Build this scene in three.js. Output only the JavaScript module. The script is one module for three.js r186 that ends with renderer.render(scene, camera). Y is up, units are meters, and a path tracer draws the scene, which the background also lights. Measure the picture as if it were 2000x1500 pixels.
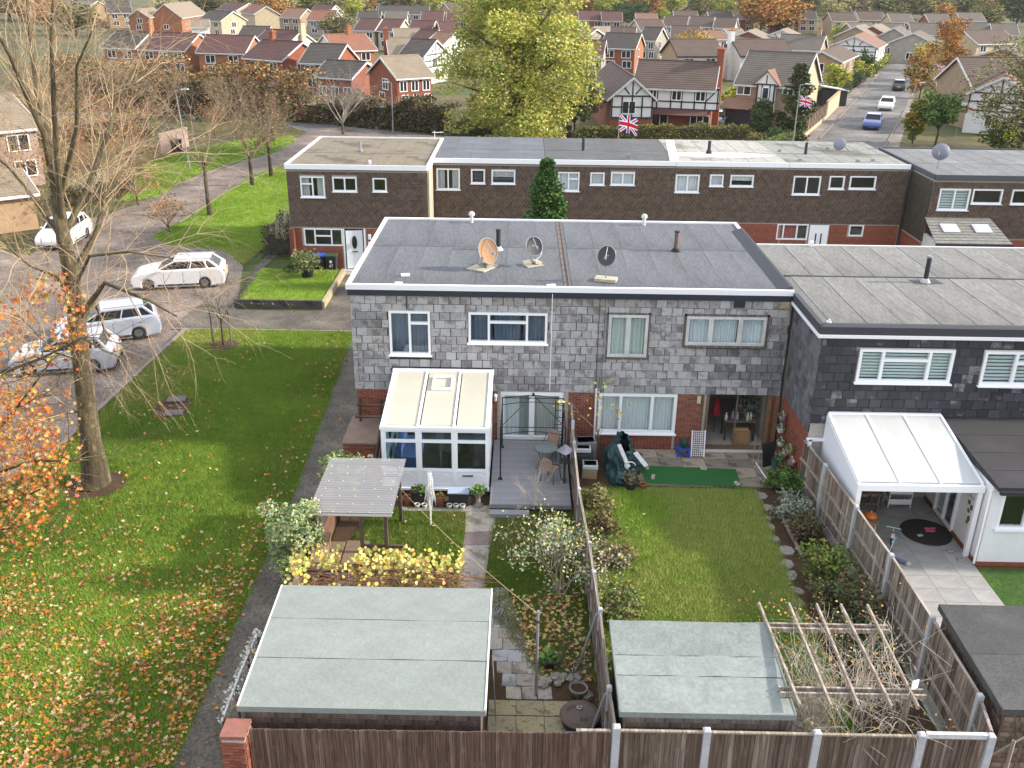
import * as THREE from 'three';
// ---------- camera ----------
const scene = new THREE.Scene();
const EYE = 15, FPX = 1834.4763;                       // eye height in metres, focal length in photo pixels
const CF = [-0.00926155, -0.39888445, -0.91695443], CU = [-0.01612746, 0.91693407, -0.3987127], CR = [0.99982705, 0.01109544, -0.01492523];
const camera = new THREE.PerspectiveCamera(2 * Math.atan(750 / FPX) * 180 / Math.PI, 4 / 3, 0.5, 4000);
camera.position.set(0, EYE, 0); camera.up.set(...CU); camera.lookAt(CF[0], EYE + CF[1], CF[2]);
// ---------- sky, sun, exposure ----------
const SUN_EL = 25 * Math.PI / 180, SUN_AZ = 13 * Math.PI / 180;     // from the right, a little behind the houses
const SUN = new THREE.Vector3(Math.cos(SUN_EL) * Math.cos(SUN_AZ), Math.sin(SUN_EL), -Math.cos(SUN_EL) * Math.sin(SUN_AZ));
const sun = new THREE.DirectionalLight(new THREE.Color().setRGB(1, 0.9, 0.78), 3.0);
sun.position.copy(SUN).multiplyScalar(300); sun.target.position.set(0, 0, -60); scene.add(sun, sun.target);
sun.castShadow = true; sun.shadow.mapSize.set(4096, 4096); sun.shadow.radius = 6;
Object.assign(sun.shadow.camera, { left: -140, right: 140, top: 140, bottom: -140, near: 10, far: 800 });
{ const w = 256, h = 128, d = new Float32Array(w * h * 4);
  for (let j = 0; j < h; j++) for (let i = 0; i < w; i++) {
    const el = Math.max(0, (j + .5) / h - .5) * 2, k = 4 * (j * w + i), a = i / w * 6.2832;
    const c = .5 + .5 * Math.sin(3 * a + 5 * el) * Math.cos(2 * a - 7 * el) * Math.sin(a * 5 + 9 * el);   // broken thin cloud, all round
    const t = Math.pow(el, .55), b = .7 - .12 * t, cl = .35 + .5 * c;
    d[k] = b * ((1 - cl) * (.98 - .45 * t) + cl * 1.0); d[k + 1] = b * ((1 - cl) * (1.0 - .27 * t) + cl * 1.01); d[k + 2] = b * ((1 - cl) * 1.08 + cl * 1.06); d[k + 3] = 1;
  }
  const t = new THREE.DataTexture(d, w, h, THREE.RGBAFormat, THREE.FloatType); t.mapping = THREE.EquirectangularReflectionMapping; t.magFilter = t.minFilter = THREE.LinearFilter; t.wrapS = THREE.RepeatWrapping; t.needsUpdate = true;
  scene.background = t; scene.environment = t; }
const renderer = new THREE.WebGLRenderer({ antialias: true });
renderer.toneMapping = THREE.LinearToneMapping; renderer.toneMappingExposure = 2.65; renderer.shadowMap.enabled = true;
scene.fog = new THREE.FogExp2(new THREE.Color().setRGB(.85, .87, .9), 0.0001);

// ---------- helpers ----------
let seed = 7; const rnd = () => { seed |= 0; seed = seed + 0x6D2B79F5 | 0; let t = Math.imul(seed ^ seed >>> 15, 1 | seed); t = t + Math.imul(t ^ t >>> 7, 61 | t) ^ t; return ((t ^ t >>> 14) >>> 0) / 4294967296; };
const rr = (a, b) => a + (b - a) * rnd(), pick = a => a[Math.floor(rnd() * a.length)], PI = Math.PI, V = (x, y, z) => new THREE.Vector3(x, y, z);
const ray = (px, py) => { const a = (px - 1000) / FPX, b = (py - 750) / FPX; return [CF[0] + CR[0] * a - CU[0] * b, CF[1] + CR[1] * a - CU[1] * b, CF[2] + CR[2] * a - CU[2] * b]; };
const G = (px, py, h = 0) => { const d = ray(px, py), t = (h - EYE) / d[1]; return [d[0] * t, d[2] * t]; };      // photo pixel -> x, z on the level h
const F = (px, py, z) => { const d = ray(px, py), t = z / d[2]; return [d[0] * t, EYE + d[1] * t]; };           // photo pixel -> x, y on the wall plane z
const used = {}; const numbered = n => { if (!(n in used)) { used[n] = 0; return n; } return n + '_' + String(++used[n]).padStart(3, '0'); };
const tag = (o, label, category, group) => { o.userData.label = label; o.userData.category = category; if (group) o.userData.group = group; return o; };
function thing(name, label, category, [x, y, z] = [0, 0, 0], turn = 0, group) { const o = new THREE.Group(); o.name = numbered(name); o.position.set(x, y, z); o.rotation.y = turn; scene.add(o); return tag(o, label, category, group); }
function copyOf(root, [x, y, z], turn, label) { const r = root.clone(); r.name = numbered(root.name.replace(/_\d\d\d$/, '')); r.position.set(x, y, z); if (turn !== undefined) r.rotation.y = turn; r.userData = { ...root.userData }; if (label) r.userData.label = label; scene.add(r); return r; }
function mesh(name, geo, mat, parent, pos) { const m = new THREE.Mesh(geo, mat); m.name = parent ? name : numbered(name); m.castShadow = m.receiveShadow = true; if (pos) m.position.set(...pos); (parent || scene).add(m); return m; }
class MB {                                             // collects shapes, builds ONE mesh
  constructor() { this.p = []; this.n = []; this.u = []; this.c = null; this.col = null; this.M = null; }
  color(r, g, b) { if (!this.c) { this.c = []; for (let i = 0; i < this.p.length / 3; i++) this.c.push(1, 1, 1); } this.col = [r, g, b]; return this; }
  tri(a, b, c, uv) {
    const ux = b[0] - a[0], uy = b[1] - a[1], uz = b[2] - a[2], vx = c[0] - a[0], vy = c[1] - a[1], vz = c[2] - a[2];
    let nx = uy * vz - uz * vy, ny = uz * vx - ux * vz, nz = ux * vy - uy * vx; const l = Math.hypot(nx, ny, nz) || 1; nx /= l; ny /= l; nz /= l;
    const ax = Math.abs(nx), ay = Math.abs(ny), az = Math.abs(nz), q = [a, b, c];
    for (let i = 0; i < 3; i++) { const v = q[i]; this.p.push(v[0], v[1], v[2]); this.n.push(nx, ny, nz);
      if (uv) this.u.push(uv[i][0], uv[i][1]); else if (ay >= ax && ay >= az) this.u.push(v[0], -v[2]); else if (ax >= az) this.u.push(-v[2], v[1]); else this.u.push(v[0], v[1]);
      if (this.c) this.c.push(...this.col); } return this; }
  quad(a, b, c, d, uv) { this.tri(a, b, c, uv && [uv[0], uv[1], uv[2]]); return this.tri(a, c, d, uv && [uv[0], uv[2], uv[3]]); }
  hexa(v) { const f = [[0, 1, 2, 3], [5, 4, 7, 6], [4, 0, 3, 7], [1, 5, 6, 2], [3, 2, 6, 7], [4, 5, 1, 0]]; for (const q of f) this.quad(v[q[0]], v[q[1]], v[q[2]], v[q[3]]); return this; }   // front ccw 0-3, back 4-7
  box(cx, cy, cz, w, h, d, ry = 0, rz = 0, rx = 0) { const v = []; const m = (ry || rz || rx) ? new THREE.Matrix4().makeRotationFromEuler(new THREE.Euler(rx, ry, rz, 'YXZ')) : null;
    for (const s of [1, -1]) for (const [a, b] of [[-1, -1], [1, -1], [1, 1], [-1, 1]]) { let q = [a * w / 2, b * h / 2, s * d / 2]; if (m) { const t = V(...q).applyMatrix4(m); q = [t.x, t.y, t.z]; } v.push([q[0] + cx, q[1] + cy, q[2] + cz]); }
    return this.hexa(v); }
  span(x0, x1, y0, y1, z0, z1) { return this.box((x0 + x1) / 2, (y0 + y1) / 2, (z0 + z1) / 2, Math.abs(x1 - x0), Math.abs(y1 - y0), Math.abs(z1 - z0)); }
  geo(g, m4) { g = g.index ? g.toNonIndexed() : g; if (m4) g.applyMatrix4(m4); const P = g.attributes.position, N = g.attributes.normal, U = g.attributes.uv; for (let i = 0; i < P.count; i++) { this.p.push(P.getX(i), P.getY(i), P.getZ(i)); this.n.push(N.getX(i), N.getY(i), N.getZ(i)); this.u.push(U ? U.getX(i) : 0, U ? U.getY(i) : 0); if (this.c) this.c.push(...this.col); } return this; }
  tube(pts, rad, seg = 6, caps = true) {               // tapered pipe through pts, radii per point
    const rings = []; let len = 0; let ref = null;
    for (let i = 0; i < pts.length; i++) { const a = pts[Math.max(0, i - 1)], b = pts[Math.min(pts.length - 1, i + 1)]; let d = V(b[0] - a[0], b[1] - a[1], b[2] - a[2]).normalize();
      if (!ref) ref = Math.abs(d.y) > .9 ? V(1, 0, 0) : V(0, 1, 0); const s = V(0, 0, 0).crossVectors(d, ref).normalize(); if (s.lengthSq() < .5) s.set(1, 0, 0); const t = V(0, 0, 0).crossVectors(s, d); ref = t.clone();
      if (i) len += Math.hypot(pts[i][0] - pts[i - 1][0], pts[i][1] - pts[i - 1][1], pts[i][2] - pts[i - 1][2]); const r = Array.isArray(rad) ? rad[i] : rad, ring = [];
      for (let k = 0; k <= seg; k++) { const an = k / seg * 2 * PI, c = Math.cos(an), w = Math.sin(an), n = [s.x * c + t.x * w, s.y * c + t.y * w, s.z * c + t.z * w]; ring.push([[pts[i][0] + n[0] * r, pts[i][1] + n[1] * r, pts[i][2] + n[2] * r], n, [k / seg * .5, len]]); } rings.push(ring); }
    const put = v => { this.p.push(...v[0]); this.n.push(...v[1]); this.u.push(...v[2]); if (this.c) this.c.push(...this.col); };
    for (let i = 1; i < rings.length; i++) for (let k = 0; k < seg; k++) { const a = rings[i - 1][k], b = rings[i - 1][k + 1], c = rings[i][k + 1], d = rings[i][k]; put(a); put(c); put(b); put(a); put(d); put(c); }
    if (caps) for (const [R, s] of [[rings[0], 1], [rings[rings.length - 1], 0]]) for (let k = 1; k < seg - 1; k++) s ? this.tri(R[0][0], R[k][0], R[k + 1][0]) : this.tri(R[0][0], R[k + 1][0], R[k][0]);
    return this; }
  cyl(x, y0, z, y1, r0, r1 = r0, seg = 14) { return this.tube([[x, y0, z], [x, y1, z]], [r0, r1], seg); }
  lathe(prof, x, y, z, seg = 18, m4) { const g = new THREE.LatheGeometry(prof.map(p => new THREE.Vector2(p[0], p[1])), seg); g.translate(x, y, z); return this.geo(g, m4); }
  ext(shape, depth, m4, bevel = 0) { const g = new THREE.ExtrudeGeometry(shape, { depth, bevelEnabled: bevel > 0, bevelSize: bevel, bevelThickness: bevel, bevelSegments: 2, curveSegments: 10 }); return this.geo(g, m4); }
  geometry() { const g = new THREE.BufferGeometry(); g.setAttribute('position', new THREE.Float32BufferAttribute(this.p, 3)); g.setAttribute('normal', new THREE.Float32BufferAttribute(this.n, 3)); g.setAttribute('uv', new THREE.Float32BufferAttribute(this.u, 2)); if (this.c) g.setAttribute('color', new THREE.Float32BufferAttribute(this.c, 3)); return g; }
  build(name, mat, parent, pos) { return mesh(name, this.geometry(), mat, parent, pos); }
}
const shapeOf = pts => { const s = new THREE.Shape(); pts.forEach((p, i) => i ? s.lineTo(p[0], p[1]) : s.moveTo(p[0], p[1])); s.closePath(); return s; };
function structure(o) { o.userData.kind = 'structure'; return o; }
function sheet(name, pts, y, mat, step) {              // flat polygon on the ground; pts are [x, z]
  const g = new THREE.ShapeGeometry(shapeOf(pts.map(p => [p[0], -p[1]])), 1); g.rotateX(-PI / 2); g.translate(0, y, 0);
  const P = g.attributes.position, U = g.attributes.uv; for (let i = 0; i < P.count; i++) U.setXY(i, P.getX(i), -P.getZ(i)); return structure(mesh(name, g, mat)); }
const inside = (x, z, poly) => { let c = false; for (let i = 0, j = poly.length - 1; i < poly.length; j = i++) { const a = poly[i], b = poly[j]; if ((a[1] > z) !== (b[1] > z) && x < (b[0] - a[0]) * (z - a[1]) / (b[1] - a[1]) + a[0]) c = !c; } return c; };
// ---------- noise and materials ----------
const NS = 512, noiseField = (base, oct, sd) => { const o = new Float32Array(NS * NS); let amp = 1, tot = 0; const keep = seed; seed = sd;
  for (let k = 0; k < oct; k++) { const n = base << k; if (n > NS) break; const g = new Float32Array(n * n).map(() => rnd());
    for (let y = 0; y < NS; y++) { const fy = y / NS * n, y0 = fy | 0, ty = fy - y0, sy = ty * ty * (3 - 2 * ty), y1 = (y0 + 1) % n; for (let x = 0; x < NS; x++) { const fx = x / NS * n, x0 = fx | 0, tx = fx - x0, sx = tx * tx * (3 - 2 * tx), x1 = (x0 + 1) % n;
      const a = g[y0 * n + x0], b = g[y0 * n + x1], c = g[y1 * n + x0], d = g[y1 * n + x1]; o[y * NS + x] += amp * (a + (b - a) * sx + (c - a) * sy + (a - b - c + d) * sx * sy); } } tot += amp; amp *= .58; }
  seed = keep; for (let i = 0; i < o.length; i++) o[i] = Math.min(1, Math.max(0, (o[i] / tot - .5) * 1.9 + .5)); return o; };
const N1 = noiseField(4, 7, 11), N2 = noiseField(8, 6, 23), N3 = noiseField(64, 4, 37), N4 = noiseField(2, 4, 51), at = (N, x, y) => N[(((y | 0) % NS + NS) % NS) * NS + (((x | 0) % NS + NS) % NS)];
function tex(fn, srgb = true, size = NS) { const d = new Uint8Array(size * size * 4); for (let y = 0; y < size; y++) for (let x = 0; x < size; x++) { const v = fn(x, y), k = 4 * (y * size + x); const c = Array.isArray(v) ? v : [v, v, v]; for (let i = 0; i < 3; i++) d[k + i] = Math.max(0, Math.min(255, c[i] * 255)); d[k + 3] = 255; }
  const t = new THREE.DataTexture(d, size, size); t.wrapS = t.wrapT = THREE.RepeatWrapping; t.magFilter = THREE.LinearFilter; t.minFilter = THREE.LinearMipmapLinearFilter; t.generateMipmaps = true; if (srgb) t.colorSpace = THREE.SRGBColorSpace; t.needsUpdate = true; return t; }
const rep = (t, m, my = m) => { const c = t.clone(); c.repeat.set(1 / m, 1 / my); c.needsUpdate = true; return c; };
const lin = (a, b, t) => a.map((v, i) => v + (b[i] - v) * t), clamp = (v, a = 0, b = 1) => Math.max(a, Math.min(b, v)), ss = (a, b, v) => { const t = clamp((v - a) / (b - a)); return t * t * (3 - 2 * t); };
const T = {
  mottle: tex((x, y) => .86 + .12 * (at(N1, x, y) - .5) + .1 * (at(N3, x, y) - .5)), soft: tex((x, y) => .94 + .05 * (at(N4, x, y) - .5) + .03 * (at(N3, x, y) - .5)),
  grit: tex((x, y) => .7 + .3 * at(N3, x, y) * (.7 + .3 * at(N2, x, y))),
  stain: tex((x, y) => { const s = ss(.5, .85, at(N1, x, y)), g = at(N3, x, y); return lin([.9, .9, .9], [.62, .6, .56], s * .8).map(v => v * (.88 + .18 * g)); }),
  wood: tex((x, y) => { const g = at(N2, x * 8, y * .35), k = at(N3, x * 2, y * .3), b = at(N1, x, y); return .5 + .28 * g + .2 * k + .12 * (b - .5); }),
  weather: tex((x, y) => { const g = at(N2, x * 6, y * .3), w = ss(.52, .8, at(N1, x * 1.5, y * .6)); return lin([.46 + .42 * g, .42 + .41 * g, .39 + .4 * g], [.86, .84, .82], w * .75); }),
  slate: tex((x, y) => { const s = ss(.48, .8, at(N1, x, y * .7)), g = at(N3, x, y); return lin([.93, .93, .94], [.66, .65, .63], s * .8).map(v => v * (.9 + .12 * g)); }),
  slateDark: tex((x, y) => { const s = ss(.66, .82, at(N1, x, y)) * at(N3, x * .5, y * .5); return lin([.55, .55, .58], [1, 1, 1], clamp(s * 1.5)); }),
  felt: tex((x, y) => { const a = at(N1, x, y), b = at(N4, x, y), g = at(N3, x, y); return .74 + .1 * (a - .5) + .12 * (b - .5) + .16 * (g - .5) + .06; }),
  greenfelt: tex((x, y) => { const a = at(N1, x, y), g = at(N3, x, y), w = at(N2, x * .6, y * 1.4); return .86 + .05 * (a - .5) + .07 * (g - .5) + .04 * (w - .5); }),
  asphalt: tex((x, y) => { const a = at(N1, x, y), g = at(N3, x, y), p = at(N4, x, y); return .7 + .18 * (a - .5) + .25 * (g - .5) + .2 * (p - .5); }),
  grass: tex((x, y) => { const a = at(N1, x, y), b = at(N4, x, y), g = at(N3, x, y), h = at(N2, x + 90, y); const base = lin([.36, .5, .16], [.56, .68, .28], .6 * a + .4 * g); const dry = ss(.6, .9, h); return lin(base, [.58, .56, .3], dry * .45).map(v => v * (.78 + .3 * g) * (.9 + .2 * b)); }),
  bark: tex((x, y) => { const g = at(N2, x * 3, y * .5), k = at(N3, x, y), m = ss(.45, .75, at(N1, x, y)); return lin([.44, .4, .33], [.66, .64, .5], m * .7).map(v => v * (.68 + .32 * g) * (.8 + .25 * k)); }),
  earth: tex((x, y) => { const a = at(N1, x, y), g = at(N3, x, y); return lin([.3, .22, .15], [.52, .43, .3], .5 * a + .5 * g); }),
  brick: tex((x, y) => { const a = at(N2, x, y), g = at(N3, x, y); return lin([.62, .62, .62], [1, 1, 1], .5 * a + .5 * g); }),
  far: tex((x, y) => { const a = at(N1, x, y), b = at(N2, x, y), g = at(N3, x, y); return lin(lin([.4, .46, .2], [.58, .5, .26], ss(.35, .7, a)), [.36, .32, .22], ss(.55, .8, b) * .6).map(v => v * (.8 + .25 * g)); }),
  bump: tex((x, y) => at(N3, x, y) * .6 + at(N2, x, y) * .4, false), bumpSoft: tex((x, y) => at(N1, x, y), false),
};
const C = (r, g, b) => new THREE.Color().setRGB(r, g, b);
function mat(c, rough = .85, o = {}) { const q = { color: Array.isArray(c) ? C(...c) : new THREE.Color(c), roughness: rough, metalness: o.metal || 0 }; if (o.map) q.map = rep(o.map, o.size || 1, o.sizeY || o.size || 1); if (o.bump) { q.bumpMap = rep(o.bumpMap || T.bump, o.bumpSize || .5); q.bumpScale = o.bump; } if (o.vc) q.vertexColors = true; if (o.side) q.side = THREE.DoubleSide;
  if (o.spec !== undefined) q.specularIntensity = o.spec; if (o.coat || o.trans || o.spec !== undefined) { if (o.coat) { q.clearcoat = o.coat; q.clearcoatRoughness = .05; } if (o.trans) { q.transmission = o.trans; q.thickness = 0; } return new THREE.MeshPhysicalMaterial(q); } return new THREE.MeshStandardMaterial(q); }
const M = {
  white: mat([.8, .81, .82], .4), upvc: mat([.83, .84, .85], .3), whitePaint: mat([.78, .78, .76], .6, { map: T.mottle, size: 2 }), render: mat([.86, .87, .88], .85, { map: T.soft, size: 3 }),
  black: mat([.02, .02, .022], .6), navy: mat([.02, .025, .04], .5), dark: mat([.035, .033, .03], .8), iron: mat([.02, .02, .022], .45, { metal: .3 }), steel: mat([.5, .51, .52], .4, { metal: .8 }), galv: mat([.42, .43, .45], .5, { metal: .4, map: T.mottle, size: 1 }),
  glass: new THREE.MeshPhysicalMaterial({ color: C(.95, .97, .97), roughness: .03, transmission: 1, thickness: 0, ior: 1.5 }),
  darkGlass: mat([.02, .025, .03], .06), curtain: mat([.66, .71, .7], .9, { side: 1 }), curtainDark: mat([.1, .14, .2], .9, { side: 1 }), blind: mat([.62, .7, .7], .7),
  interior: mat([.3, .28, .25], .95), concrete: mat([.42, .41, .38], .9, { map: T.stain, size: 2.2, bump: .004 }), concretePost: mat([.6, .61, .63], .85, { map: T.mottle, size: .8 }), kerb: mat([.3, .25, .2], .9, { map: T.mottle, size: 1 }),
  terracotta: mat([.45, .16, .07], .85, { map: T.mottle, size: .5 }), stone: mat([.36, .33, .28], .9, { map: T.stain, size: .8 }), mortar: mat([.62, .57, .5], .95, { map: T.grit, size: .7 }),
  lawn: mat([.52, .6, .16], 1, { map: T.grass, size: 5.3, spec: .1 }), earth: mat([.4, .36, .3], 1, { map: T.earth, size: 2.1 }), 
  rubber: mat([.015, .015, .016], .8), chrome: mat([.7, .7, .72], .2, { metal: 1 }), red: mat([.5, .02, .015], .35), blue: mat([.02, .07, .38], .4), bark: mat([.7, .64, .5], .95, { map: T.bark, size: .4, sizeY: 3, bump: .006 }), twig: mat([.5, .43, .29], .95), birch: mat([.6, .58, .52], .9, { map: T.bark, size: .6 }),
};
// ---------- ground, roads, paths, lawns ----------
const gP = (...a) => a.map(p => G(p[0], p[1], p[2] || 0));
{ const g = new THREE.PlaneGeometry(3600, 3600); g.rotateX(-PI / 2); g.translate(0, -.02, -1000); const U = g.attributes.uv, P = g.attributes.position; for (let i = 0; i < P.count; i++) U.setXY(i, P.getX(i), -P.getZ(i)); structure(mesh('ground', g, mat([.42, .42, .3], 1, { map: T.far, size: 37 }))); }
M.asphalt = mat([.42, .33, .27], .92, { map: T.asphalt, size: 4.1, bump: .003 }); M.road = mat([.34, .32, .3], .92, { map: T.asphalt, size: 9, bump: .002 }); M.path = mat([.25, .215, .165], .95, { map: T.asphalt, size: 3.1, bump: .003 }); M.pink = mat([.5, .42, .36], .92, { map: T.asphalt, size: 4 }); M.moss = mat([.2, .2, .11], .95, { map: T.stain, size: 2.4 });
const courtPoly = gP([-300, 430], [60, 500], [120, 440], [210, 420], [300, 385], [340, 365], [395, 336], [450, 322], [500, 306], [540, 296], [578, 272], [600, 258], [660, 250], [800, 262], [1000, 275], [1000, 288], [620, 290], [560, 320], [500, 342], [445, 375], [412, 395], [350, 437], [300, 462], [330, 478], [440, 488], [475, 520], [462, 600], [445, 640], [360, 645], [240, 755], [110, 880], [-20, 960], [-500, 1050], [-700, 600]);
sheet('parking_court', courtPoly, 0, M.asphalt);
sheet('back_road', gP([-200, 235], [0, 232], [120, 222], [300, 226], [440, 232], [560, 246], [600, 258], [660, 250], [800, 262], [860, 262], [860, 250], [640, 236], [540, 224], [380, 212], [200, 205], [-200, 210]), .004, M.road);
sheet('street', gP([1560, 330], [1600, 272], [1712, 152], [1735, 128], [1740, 120], [1784, 121], [1786, 126], [1783, 160], [1768, 215], [1745, 262], [1722, 300], [1700, 345]), .004, M.road);
sheet('street_pavement', gP([1500, 330], [1575, 262], [1640, 200], [1690, 152], [1722, 125], [1740, 120], [1735, 128], [1712, 152], [1600, 272], [1560, 330]), .012, M.pink);
sheet('street_pavement', gP([1745, 262], [1768, 215], [1783, 160], [1792, 160], [1778, 215], [1764, 262], [1752, 300], [1735, 345], [1700, 345], [1722, 300]), .012, M.pink);
for (const [a, b] of [[[1600, 272], [1712, 152]], [[1722, 300], [1768, 215]]]) { const p = G(...a), q = G(...b), k = new MB(); const n = 14; for (let i = 0; i < n; i++) { const x0 = p[0] + (q[0] - p[0]) * i / n, z0 = p[1] + (q[1] - p[1]) * i / n, x1 = p[0] + (q[0] - p[0]) * (i + .985) / n, z1 = p[1] + (q[1] - p[1]) * (i + .985) / n; k.box((x0 + x1) / 2, .04, (z0 + z1) / 2, Math.hypot(x1 - x0, z1 - z0), .12, .13, Math.atan2(-(z1 - z0), x1 - x0)); } structure(k.build('kerb', M.kerb)); }
// green on the left, the path beside the gardens and the cross path
const lawnLeft = [[-48, -6], [-7.0, -6], [-7.05, -19], [-7.05, -25], [-7.35, -33], [-7.6, -40.2], ...gP([445, 640], [360, 645], [240, 755], [110, 880], [-20, 960], [-500, 1050])];
sheet('lawn', lawnLeft, .004, M.lawn);
const pathPoly = [[-7.0, -6], [-5.3, -6], [-5.5, -16], [-5.75, -29], [-5.75, -40.4], [-8, -40.6], [-7.35, -33], [-7.05, -25], [-7.05, -19]];
sheet('side_path', pathPoly, .008, M.path);
sheet('cross_path', [[-16, -40.2], [-5, -40.2], [-5, -42.9], [-13.9, -42.9], [-15.5, -45.5], [-16, -42]], .012, M.path);
sheet('front_walk', gP([455, 605], [500, 520], [575, 450], [590, 455], [520, 520], [470, 590]), .016, M.path);
const lawnTop = gP([590, 300], [560, 320], [500, 342], [445, 375], [412, 395], [350, 437], [300, 462], [330, 478], [440, 488], [475, 515], [560, 445], [565, 330]); sheet('verge', lawnTop, .006, M.lawn);
const vergeFar = gP([300, 385], [340, 365], [395, 336], [450, 322], [540, 296], [575, 276], [570, 266], [480, 272], [420, 285], [360, 300], [300, 310], [260, 340], [240, 395]); sheet('verge', vergeFar, .006, M.lawn);
sheet('verge', gP([640, 236], [860, 250], [1000, 262], [1000, 250], [860, 236], [660, 222]), .006, M.lawn); sheet('verge', gP([-200, 232], [100, 218], [300, 222], [300, 212], [-200, 205]), .008, M.lawn);
{ const k = new MB(), p = G(362, 645), q = G(90, 900); const dx = q[0] - p[0], dz = q[1] - p[1], L = Math.hypot(dx, dz), n = Math.floor(L / .92); for (let i = 0; i < n; i++) { const t = (i + .5) / n; k.box(p[0] + dx * t, .04, p[1] + dz * t, L / n - .012, .14, .14, Math.atan2(-dz, dx) + rr(-.01, .01)); } structure(k.build('kerb', M.kerb)); }
{ const k = new MB(); for (const [a, b] of [[[445, 375], [350, 437]], [[560, 320], [445, 375]], [[578, 272], [450, 322]], [[450, 322], [340, 365]]]) { const p = G(...a), q = G(...b), dx = q[0] - p[0], dz = q[1] - p[1]; k.box((p[0] + q[0]) / 2, .04, (p[1] + q[1]) / 2, Math.hypot(dx, dz), .12, .14, Math.atan2(-dz, dx)); } structure(k.build('kerb', M.kerb)); }
{ const k = new MB(); k.span(-16, -7.62, -.02, .05, -40.2, -40.08); structure(k.build('path_edging', M.kerb)); }
// back gardens: two lawns, borders, paths
const lawnA1 = [[-4.6, -24.75], [-1.55, -24.85], [-1.6, -18], [-5.2, -18]], lawnA2 = [[-.75, -24.5], [1.75, -25], [1.85, -17.3], [.6, -17.3], [-.6, -19.6], [-.88, -20.8]], lawnB = [[2, -26.2], [4.6, -26.3], [7.55, -26.3], [7.4, -21], [7.5, -13.9], [1.95, -13.9]];
sheet('garden_soil', [[-5.4, -29], [1.8, -29], [1.9, -13.9], [-5.3, -13.9]], .003, M.earth); sheet('garden_soil', [[1.9, -29], [8.9, -29], [9.2, -13.9], [1.9, -13.9]], .003, M.earth);
sheet('garden_lawn', lawnA1, .008, M.lawn); sheet('garden_lawn', lawnA2, .008, M.lawn); sheet('garden_lawn', lawnB, .008, M.lawn);
M.turf = mat([.12, .3, .05], 1, { map: T.grit, size: 1.2 }); sheet('artificial_turf', [[12.5, -22.1], [20, -22], [20, -13], [12.3, -13]], .006, mat([.2, .33, .1], 1, { map: T.grass, size: 3 }));
sheet('neighbour_yard', [[9.2, -26], [12.6, -26], [12.6, -22.1], [12.3, -13], [9.2, -13]], .003, M.concrete); sheet('gravel_yard', [[-9, -13.3], [24, -13.3], [24, -6], [-9, -6]], .002, M.earth);
// front garden of the brown row and front court
sheet('front_lawn', [[-13.8, -43.2], [-9.8, -43.3], [-9.95, -49], [-14.2, -49]], .22, M.lawn); sheet('front_court', [[-9.5, -43.2], [22, -43.2], [22, -54], [-12.4, -54], [-12.4, -49.1], [-9.6, -49.1]], .01, mat([.5, .48, .4], .9, { map: T.stain, size: 2.6 }));
sheet('front_path', [[-9.7, -42.9], [-7.9, -42.9], [-8.2, -49], [-9.6, -49]], .016, M.path); sheet('small_verge', [[-7.9, -42.9], [-5, -42.9], [-5, -47], [-8.1, -47]], .02, M.lawn);
{ const k = new MB(); k.span(-14.0, -9.7, 0, .42, -43.36, -43.22); tag(k.build('retaining_wall', mat([.09, .08, .075], .9, { map: T.stain, size: 1.3 })), 'low dark retaining wall holding up the small raised front lawn', 'wall'); const e = new MB(); e.span(-9.78, -9.6, 0, .34, -49, -43.3); tag(e.build('lawn_edging', mat([.5, .42, .25], .9, { map: T.mottle, size: 1 })), 'pale kerb edging along the raised front lawn beside the path', 'kerb'); structure(new MB().span(-13.98, -9.8, 0, .21, -49, -43.37).build('lawn_bank', M.earth)); }
// ---------- building helpers ----------
function wallHoles(mb, x0, x1, y0, y1, z0, z1, holes) { const xs = [...new Set([x0, x1, ...holes.flatMap(h => [h[0], h[1]])])].filter(v => v >= x0 && v <= x1).sort((a, b) => a - b), ys = [...new Set([y0, y1, ...holes.flatMap(h => [h[2], h[3]])])].filter(v => v >= y0 && v <= y1).sort((a, b) => a - b);
  for (let j = 0; j + 1 < ys.length; j++) { let s = null; for (let i = 0; i + 1 <= xs.length; i++) { const solid = i + 1 < xs.length && !holes.some(h => (xs[i] + xs[i + 1]) / 2 > h[0] && (xs[i] + xs[i + 1]) / 2 < h[1] && (ys[j] + ys[j + 1]) / 2 > h[2] && (ys[j] + ys[j + 1]) / 2 < h[3]); if (solid && s === null) s = xs[i]; if (!solid && s !== null) { mb.span(s, xs[i], ys[j], ys[j + 1], z0, z1); s = null; } } } return mb; }
function pleats(w, h, waves, amp, seg = 4) { const n = waves * seg, mb = new MB(); for (let i = 0; i < n; i++) { const f = k => [-w / 2 + w * k / n, amp * Math.sin(k / seg * 2 * PI) * (.6 + .4 * Math.sin(k * 1.7))]; const a = f(i), b = f(i + 1); mb.quad([a[0], -h / 2, a[1]], [b[0], -h / 2, b[1] * 1.2], [b[0], h / 2, b[1] * .7], [a[0], h / 2, a[1] * .7]); } return mb.geometry(); }
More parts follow.
